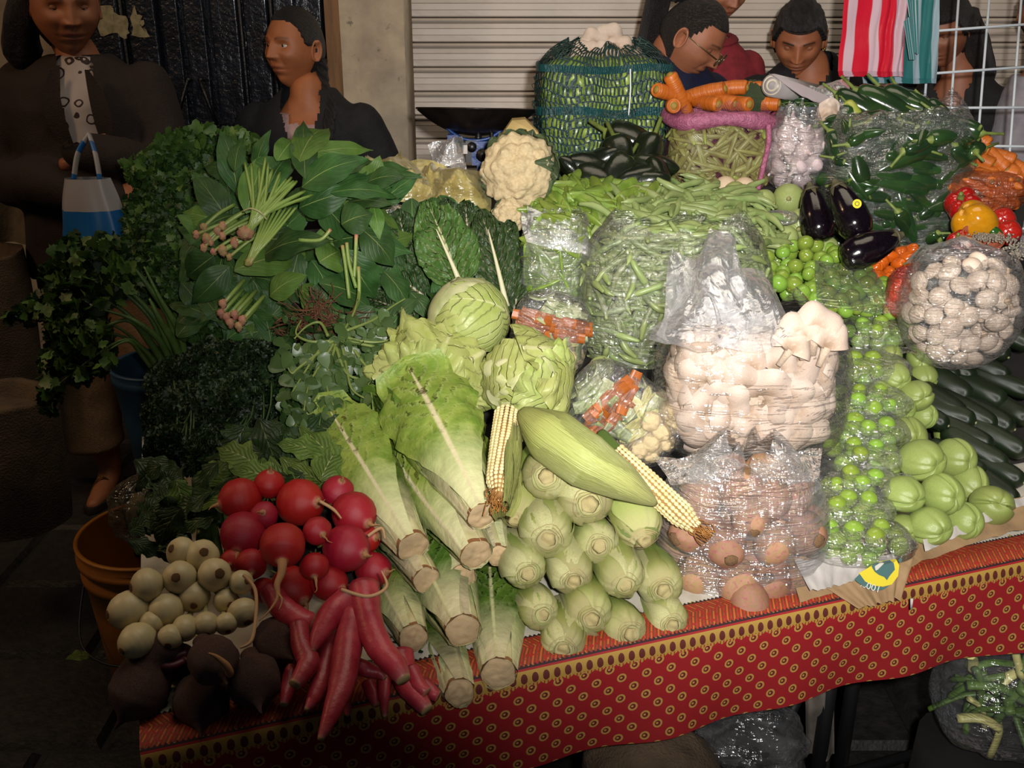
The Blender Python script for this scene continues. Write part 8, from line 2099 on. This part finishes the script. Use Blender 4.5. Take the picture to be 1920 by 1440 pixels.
for s, dx in ((1, .0), (-1, .0)):
    mb = MB(); q = [HF @ Vector((s * .062, .02, .03)), HF @ Vector((s * .078, .035, -.06)), HF @ Vector((s * .085, .05, -.16)), HF @ Vector((s * .07, .06, -.27))]; mb.sweep(*smooth_path(q, 6, [.030, .040, .042, .012]), 14, lambda a, t: 1 + .15 * noise.noise(Vector((cos(a) * 4, sin(a) * 4, t * 4)))); ob('hair_lock', mb.mesh('hair_lock', m_hairb), rF)
mb = MB(); q = [HF @ Vector((0, .07, .02)), HF @ Vector((0, .085, -.10)), HF @ Vector((0, .08, -.24))]; mb.sweep(*smooth_path(q, 6, [.06, .07, .03]), 18, lambda a, t: 1 + .12 * noise.noise(Vector((cos(a) * 4, sin(a) * 4, t * 4)))); ob('hair_back', mb.mesh('hair_back', m_hairb), rF)
mb = MB(); p0 = P(1700, 166, 2.78); mb.box((0, 0, 0), (.045, .012, .09), rot=Matrix.Rotation(.5, 3, 'X')); tag(ob('phone', mb.mesh('phone', m_blk), None, p0), 'small black phone in the hands of the young woman behind the grid', 'phone')

# ---- person in white at the right edge
hG = P(1965, 20, 2.9); chG = P(1960, 130, 2.95)
rG, HG, cG, hcG = person('person in a pale top cut off by the right edge of the photo', hG, Vector((-.5, -.8, -.1)), chG, 0, m_skF, m_hairb, hairF, {'scale': .97}, .18, None, .5)
gG = lambda z, w, d: (Vector((cG.x, cG.y, z)), w, d, 0)
m_wht = M('pale_cotton', srgb('#8f8a90'), srgb('#7a7680'), 20, .85, .4, 60)
garment(rG, 'pale_top', [gG(.62, .165, .12), gG(cG.z - .30, .14, .115), gG(cG.z - .12, .12, .10), gG(cG.z - .02, .09, .075)], [], m_wht, .010, .005)
garment(rG, 'trousers', [gG(.04, .15, .12), gG(.70, .16, .12)], [], m_dark, .016, .005)
# ================================================================== SCALE, GRID, HANGING BAGS, SACKS
m_pan = M('pan_metal', srgb('#2c2420'), srgb('#1c1613'), 20, .35, .3, 40, metal=.5); m_blue = M('blue_enamel', srgb('#123a7c'), srgb('#0e2a5c'), 30, .4, .3, 60); m_bkm = M('black_metal', srgb('#14120f'), srgb('#0a0908'), 20, .4)
s0 = P(893, 232, 2.32); scl = empty('weighing_scale', Vector((s0.x, s0.y, P(893, 330, 2.32).z)), 'blue metal market scale with a wide dark hanging-style pan', 'scale')
o_ = scl.location; wpan = G(2.32, 112)
mb = MB()
def panf(u, v):
    a = 2 * pi * u; return Vector((wpan * v * cos(a), .115 * v * sin(a) * (1 - .25 * cos(a) ** 2), .058 * v ** 2.2 - .020))
mb.grid(56, 14, panf, closeu=True); mb.grid(56, 14, lambda u, v: panf(u, v) - Vector((0, 0, .003)), closeu=True)
mb.sweep([panf(i / 56, 1) for i in range(57)], .0022, 6)
pn_ = ob('pan', mb.mesh('pan', m_pan), scl, P(893, 236, 2.32) - o_, Quaternion((1, 0, 0), radians(-6)) @ Quaternion((0, 1, 0), radians(1)))
for pts, r in (([(835, 236), (850, 250), (875, 262), (905, 262), (925, 255), (945, 240)], .004), ([(845, 252), (845, 270)], .005), ([(897, 245), (897, 262)], .008), ([(922, 243), (922, 262)], .006)):
    mb = MB(); mb.sweep(smooth_path([P(x, y, 2.30) - o_ for x, y in pts], 5), r, 8); ob('arm', mb.mesh('arm', m_blue if r < .006 else m_bkm), scl)
for (x, y, w, h, m) in ((910, 285, 50, 44, m_blue), (885, 282, 22, 40, m_bkm), (850, 262, 20, 22, m_blue), (940, 262, 40, 14, m_blue), (862, 270, 44, 10, m_bkm), (908, 320, 26, 50, m_blue)):
    mb = MB(); mb.box((0, 0, 0), (G(2.3, w), .05, G(2.3, h)))
    ob('housing', mb.mesh('housing', m, False), scl, P(x, y, 2.32) - o_)
for x, y, r in ((885, 275, 9), (905, 290, 12), (922, 275, 10)):
    mb = MB(); mb.sweep([(0, 0, 0), (0, -.014, 0)], G(2.28, r), 18); ob('knob', mb.mesh('knob', m_bkm), scl, P(x, y, 2.29) - o_)
mb = MB(); mb.box((0, 0, 0), (G(2.28, 9), .006, G(2.28, 16))); ob('brass_plate', mb.mesh('brass_plate', M('pale_plate', srgb('#b9b2a8'), rough=.3), False), scl, P(872, 280, 2.28) - o_)
# crates carrying the back row
for (x0, x1, yb_, lab) in ((820, 985, 2.22, 'dark crate under the scale'), (1000, 1260, 2.38, 'dark crate under the green net sack'), (1255, 1460, 2.28, 'dark crate under the pink net sack'), (1460, 1560, 2.24, 'dark crate under the garlic'), (1560, 1910, 2.24, 'dark crate under the tall chili bag')):
    a, b_ = P(x0, 360, yb_), P(x1, 360, yb_); zt_ = {820: .985, 1000: 1.07, 1255: 1.03, 1460: 1.04, 1560: 1.01}[x0] - .015
    mb = MB(); L_, H_ = (b_ - a).x, zt_ 
    for k in range(8):
        mb.box((0, -.10, H_ * (k + .5) / 8), (L_, .012, H_ / 8 - .012)); mb.box((0, .10, H_ * (k + .5) / 8), (L_, .012, H_ / 8 - .012))
    for s in (-1, 1): mb.box((s * (L_ / 2 - .01), 0, H_ / 2), (.02, .19, H_))
    mb.box((0, 0, H_ - .006), (L_ - .04, .188, .012))
    tag(ob('wooden_crate', mb.mesh('wooden_crate', m_riser, False), None, ((a.x + b_.x) / 2, a.y + .06, 0)), lab, 'crate')

# white wire grid at the right
m_wire = M('white_wire', srgb('#b9c0c6'), rough=.4)
gd = empty('wire_grid', P(1800, 300, 2.42), 'white wire grid panel standing at the right, striped bags hung on it', 'grid')
o_ = gd.location
DG = 2.42
for a, b_ in (((1690, 148), (1686, 205)), ((1737, 148), (1728, 260)), ((1800, -40), (1776, 300)), ((1858, -40), (1828, 330)), ((1918, -40), (1886, 380)), ((1972, -40), (1944, 430))):
    # extend down to table level
    q0 = P(*a, DG) - o_; q1 = P(*b_, DG - .02) - o_; t = (q1 - q0); 
    q1 = q0 + t * (1.0 if a[0] < 1700 else 1.15)
    if a[1] > 0: q0 = q0 - t.normalized() * (.25)
    mb = MB(); mb.sweep([q0, q1], .0032, 8); ob('wire', mb.mesh('wire', m_wire), gd)
for a, b_ in (((1620, 68), (2000, 40)), ((1620, 147), (2000, 120)), ((1700, 203), (2000, 201)), ((1800, 273), (2000, 276)), ((1880, 428), (2000, 430))):
    mb = MB(); mb.sweep([P(*a, DG - .006) - o_, P(*b_, DG - .03) - o_], .0032, 8); ob('wire', mb.mesh('wire', m_wire), gd)
mb = MB(); mb.sweep([P(1683, -30, DG - .03) - o_, P(1683, 215, DG - .03) - o_], .011, 10); ob('post', mb.mesh('post', m_bkm), gd)

def Mstripe(name, c1, c2, n, w=.45, ph=0., rough=.25):
    m, nt, b, out = new_mat(name); uvn = nt.nodes.new('ShaderNodeUVMap'); sx = nt.nodes.new('ShaderNodeSeparateXYZ'); nt.links.new(uvn.outputs[0], sx.inputs[0])
    t = mth(nt, 'FRACT', mth(nt, 'MULTIPLY_ADD', sx.outputs[0], float(n), ph)); k = ramp(nt, t, [(0, (0, 0, 0)), (w - .04, (0, 0, 0)), (w, (1, 1, 1)), (.96, (1, 1, 1)), (1, (0, 0, 0))])
    nt.links.new(mixc(nt, k, c2, c1), b.inputs['Base Color']); b.inputs['Roughness'].default_value = rough
    bp = nt.nodes.new('ShaderNodeBump'); bp.inputs['Strength'].default_value = .3; bp.inputs['Distance'].default_value = .004; nt.links.new(noise_fac(nt, 12, 3, stretch=(3, 1, .6)), bp.inputs['Height']); nt.links.new(bp.outputs[0], b.inputs['Normal'])
    return m
m_rw = Mstripe('red_white_stripe', srgb('#b3182c'), srgb('#b59aa4'), 2.6, .38, -.22); m_tw = Mstripe('teal_white_stripe', srgb('#1d6a62'), srgb('#7fa3a0'), 4.2, .35, .1)
def hang(name, q, d, mat, label, pleat, seed, layers=4, th=.010):
    cs = [P(x, y, d) for x, y in q]; org = sum(cs, Vector()) / 4; o = empty(name, org, label, 'bag')
    for L in range(layers):
        mb = MB()
        def f(u, v, L=L):
            p = (cs[0] * (1 - u) + cs[1] * u) * (1 - v) + (cs[3] * (1 - u) + cs[2] * u) * v
            pl = pleat * max(0, u - .45) * abs(sin(u * 22 + v * 3 + seed)) * (1 if L == 0 else .5)
            return p - org + Vector((.002 * L + .003 * noise.noise(Vector((u * 3, v * 4, seed + L))), -pl + L * th / layers + .006 * noise.noise(Vector((u * 4, v * 3, seed))), -.004 * L * (v > .9) + .002 * noise.noise(Vector((u * 5, 1, L)))))
        mb.grid(60, 40, f); ob('folded_bag', mb.mesh('folded_bag', mat), o)
    return o
tealb = hang('teal_striped_bags', [(1618, -60), (1760, -60), (1754, 147), (1617, 147)], 2.36, m_tw, 'teal and white striped plastic bags hanging behind the red ones', .02, 3)
hang('red_striped_bags', [(1588, -60), (1700, -60), (1690, 134), (1571, 134)], 2.31, m_rw, 'red and white striped plastic bags hanging in front on the grid', .03, 1)
for q in ([(1700, 0), (1722, 0), (1722, 102), (1714, 98)], [(1694, 40), (1706, 30), (1716, 112), (1705, 112)]):
    cs = [P(x, y, 2.29) for x, y in q]; mb = MB(); mb.grid(8, 16, lambda u, v: (cs[0] * (1 - u) + cs[1] * u) * (1 - v) + (cs[3] * (1 - u) + cs[2] * u) * v - cs[0] + Vector((0, -.004 * sin(u * 9), 0)))
    ob('bag_handle', mb.mesh('bag_handle', m_tw), tealb, cs[0] - tealb.location)

# burlap sacks at the left edge
m_burl = M('burlap', srgb('#5c4a36'), srgb('#46382a'), 18, .95, 1.0, 220)
def sack(px, py0, py1, d, wpx, label, seed, mat=m_burl, top=None):
    base = P(px, py1, d); zt_ = P(px, py0, d).z; z0_ = max(0, base.z); w = G(d, wpx) / 2; h = zt_ - z0_
    mb = MB()
    def f(u, v):
        a = 2 * pi * u; k = (1 + .10 * sin(pi * v) + .06 * noise.noise(Vector((cos(a) * 1.5, sin(a) * 1.5, v * 2 + seed)))) * (1 - .10 * (v > .96))
        vv = min(1, v / .90); rr_ = w * k
        if v > .90: t = (v - .90) / .10; rr_ = w * (1.02 - .25 * t); z = h * (1 - .12 * t)
        else: z = h * vv + .01 * noise.noise(Vector((cos(a) * 2, sin(a) * 2, seed))) * vv
        return Vector((rr_ * cos(a), rr_ * .8 * sin(a), z))
    mb.grid(48, 40, f, closeu=True); mb.grid(48, 4, lambda u, v: Vector((w * .8 * v * cos(2 * pi * u), w * .64 * v * sin(2 * pi * u), h * .88)), closeu=True)
    return tag(ob('burlap_sack', mb.mesh('burlap_sack', mat), None, (base.x, base.y, z0_)), label, 'sack')
sack(20, 705, 975, 2.3, 215, 'burlap sack standing on the ground at the left edge', 2)
sack(-20, 450, 700, 2.75, 190, 'burlap sack behind, leaning at the left edge', 5)
mb = MB(); pp_ = P(-30, 280, 2.9); m_pale = M('pale_wall_cloth', srgb('#6d6450'), srgb('#554c3a'), 14, .9, .4)
mb.grid(20, 30, lambda u, v: Vector(((u - .5) * .26 + .05 * sin(v * 3), .02 * sin(u * 14), .22 - .5 * v))); mb.grid(20, 30, lambda u, v: Vector(((u - .5) * .26 + .05 * sin(v * 3), .02 * sin(u * 14) + .03, .22 - .5 * v)))
tag(ob('hanging_cloth', mb.mesh('hanging_cloth', m_pale), None, pp_), 'pale cloth hanging at the left edge behind the woman in brown', 'cloth')

# under the table
bg = P(1885, 1300, 1.62); m_film3 = Mfilm('dim_film', haze=.03, gloss=.015, scale=9, bump=.5)
uo = bag('plastic_bag', bg, (.105, .085, .10), 'big clear bag of green stalks on the ground under the right of the stall', m_film3, 2.4, wr=.12, seed=160, nu=60, nv=40)
for k in range(34):
    p = bg + Vector((R.uniform(-.065, .065), R.uniform(-.045, .045), R.uniform(-.06, .06))); t_ = Vector((R.gauss(0, 1), R.gauss(0, .5), R.gauss(0, 1))).normalized() * R.uniform(.03, .05)
    mb = MB(); mb.sweep(smooth_path([-t_, Vector((R.uniform(-.01, .01), 0, .01)), t_], 4), R.uniform(.006, .010), 8, flat=.7)
    tag(ob('green_stalk', mb.mesh('green_stalk', m_stalk if k % 5 else m_zu), None, p), 'cut green stalk inside the big clear bag under the stall', 'stalk', 'cut stalks in the bag under the stall')
mb = MB(); mb.sweep([(0, 0, 0), (0, 0, -max(.02, bg.z - .12))], [.12, .13], 20); tag(ob('storage_tub', mb.mesh('storage_tub', m_riser), None, bg + Vector((0, 0, -.115))), 'dark tub under the bag of green stalks', 'tub')
b2 = P(1410, 1385, 1.50); bag('plastic_bag', b2, (.075, .06, .035), 'empty clear bag lying in the dark under the stall', m_film3, 2.2, wr=.25, seed=165, nu=50, nv=30)
b3 = P(1220, 1440, 1.45); mb = MB(); mb.ball((0, 0, 0), (.10, .07, .06), 30, 20, lambda n: 1 + .12 * noise.noise(n * 2.5)); tag(ob('beige_sack', mb.mesh('beige_sack', m_burl), None, b3), 'beige sack bulging at the bottom edge under the cloth', 'sack')
for q, z_ in ((b2, .035), (b3, .05)):
    mb = MB(); mb.box((0, 0, (q.z - z_) / 2), (.16, .12, q.z - z_ - .002)); tag(ob('storage_box', mb.mesh('storage_box', m_riser, False), None, (q.x, q.y, 0)), 'dark box under the stall, %s' % ('right one' if q is b2 else 'left one'), 'box')
p0 = P(1665, 1345, 1.75); mb = MB(); mb.grid(20, 14, lambda u, v: Vector(((u - .5) * .08, (v - .5) * .05, .006 * noise.noise(Vector((u * 4, v * 4, 0)))))); tag(ob('paper_scrap', mb.mesh('paper_scrap', m_white), None, Vector((p0.x, p0.y, .02))), 'crumpled grey paper scrap on the ground under the stall', 'scrap')
p0 = P(1530, 1330, 1.62); mb = MB(); mb.grid(14, 20, lambda u, v: Vector(((u - .5) * .05 + .02 * v, .01 * sin(u * 8), .06 - .16 * v + .006 * noise.noise(Vector((u * 4, v * 4, 0)))))); tag(ob('plastic_strip', mb.mesh('plastic_strip', M('dim_plastic', srgb('#6a625a'), srgb('#4a443e'), 20, .5)), None, p0), 'dusty plastic strip hanging under the cloth beside the table leg', 'strip')
mb = MB(); a = T(1.05, .02, -.0); p0 = PD(1703, 1118, .0) + Vector((0, -.012, -.004)); mb.sweep([(0, 0, .008), (.001, -.001, -.008)], [.0022, .0016], 8); tag(ob('cloth_peg', mb.mesh('cloth_peg', m_white), None, p0), 'small white clip on the lace band of the red cloth', 'clip')
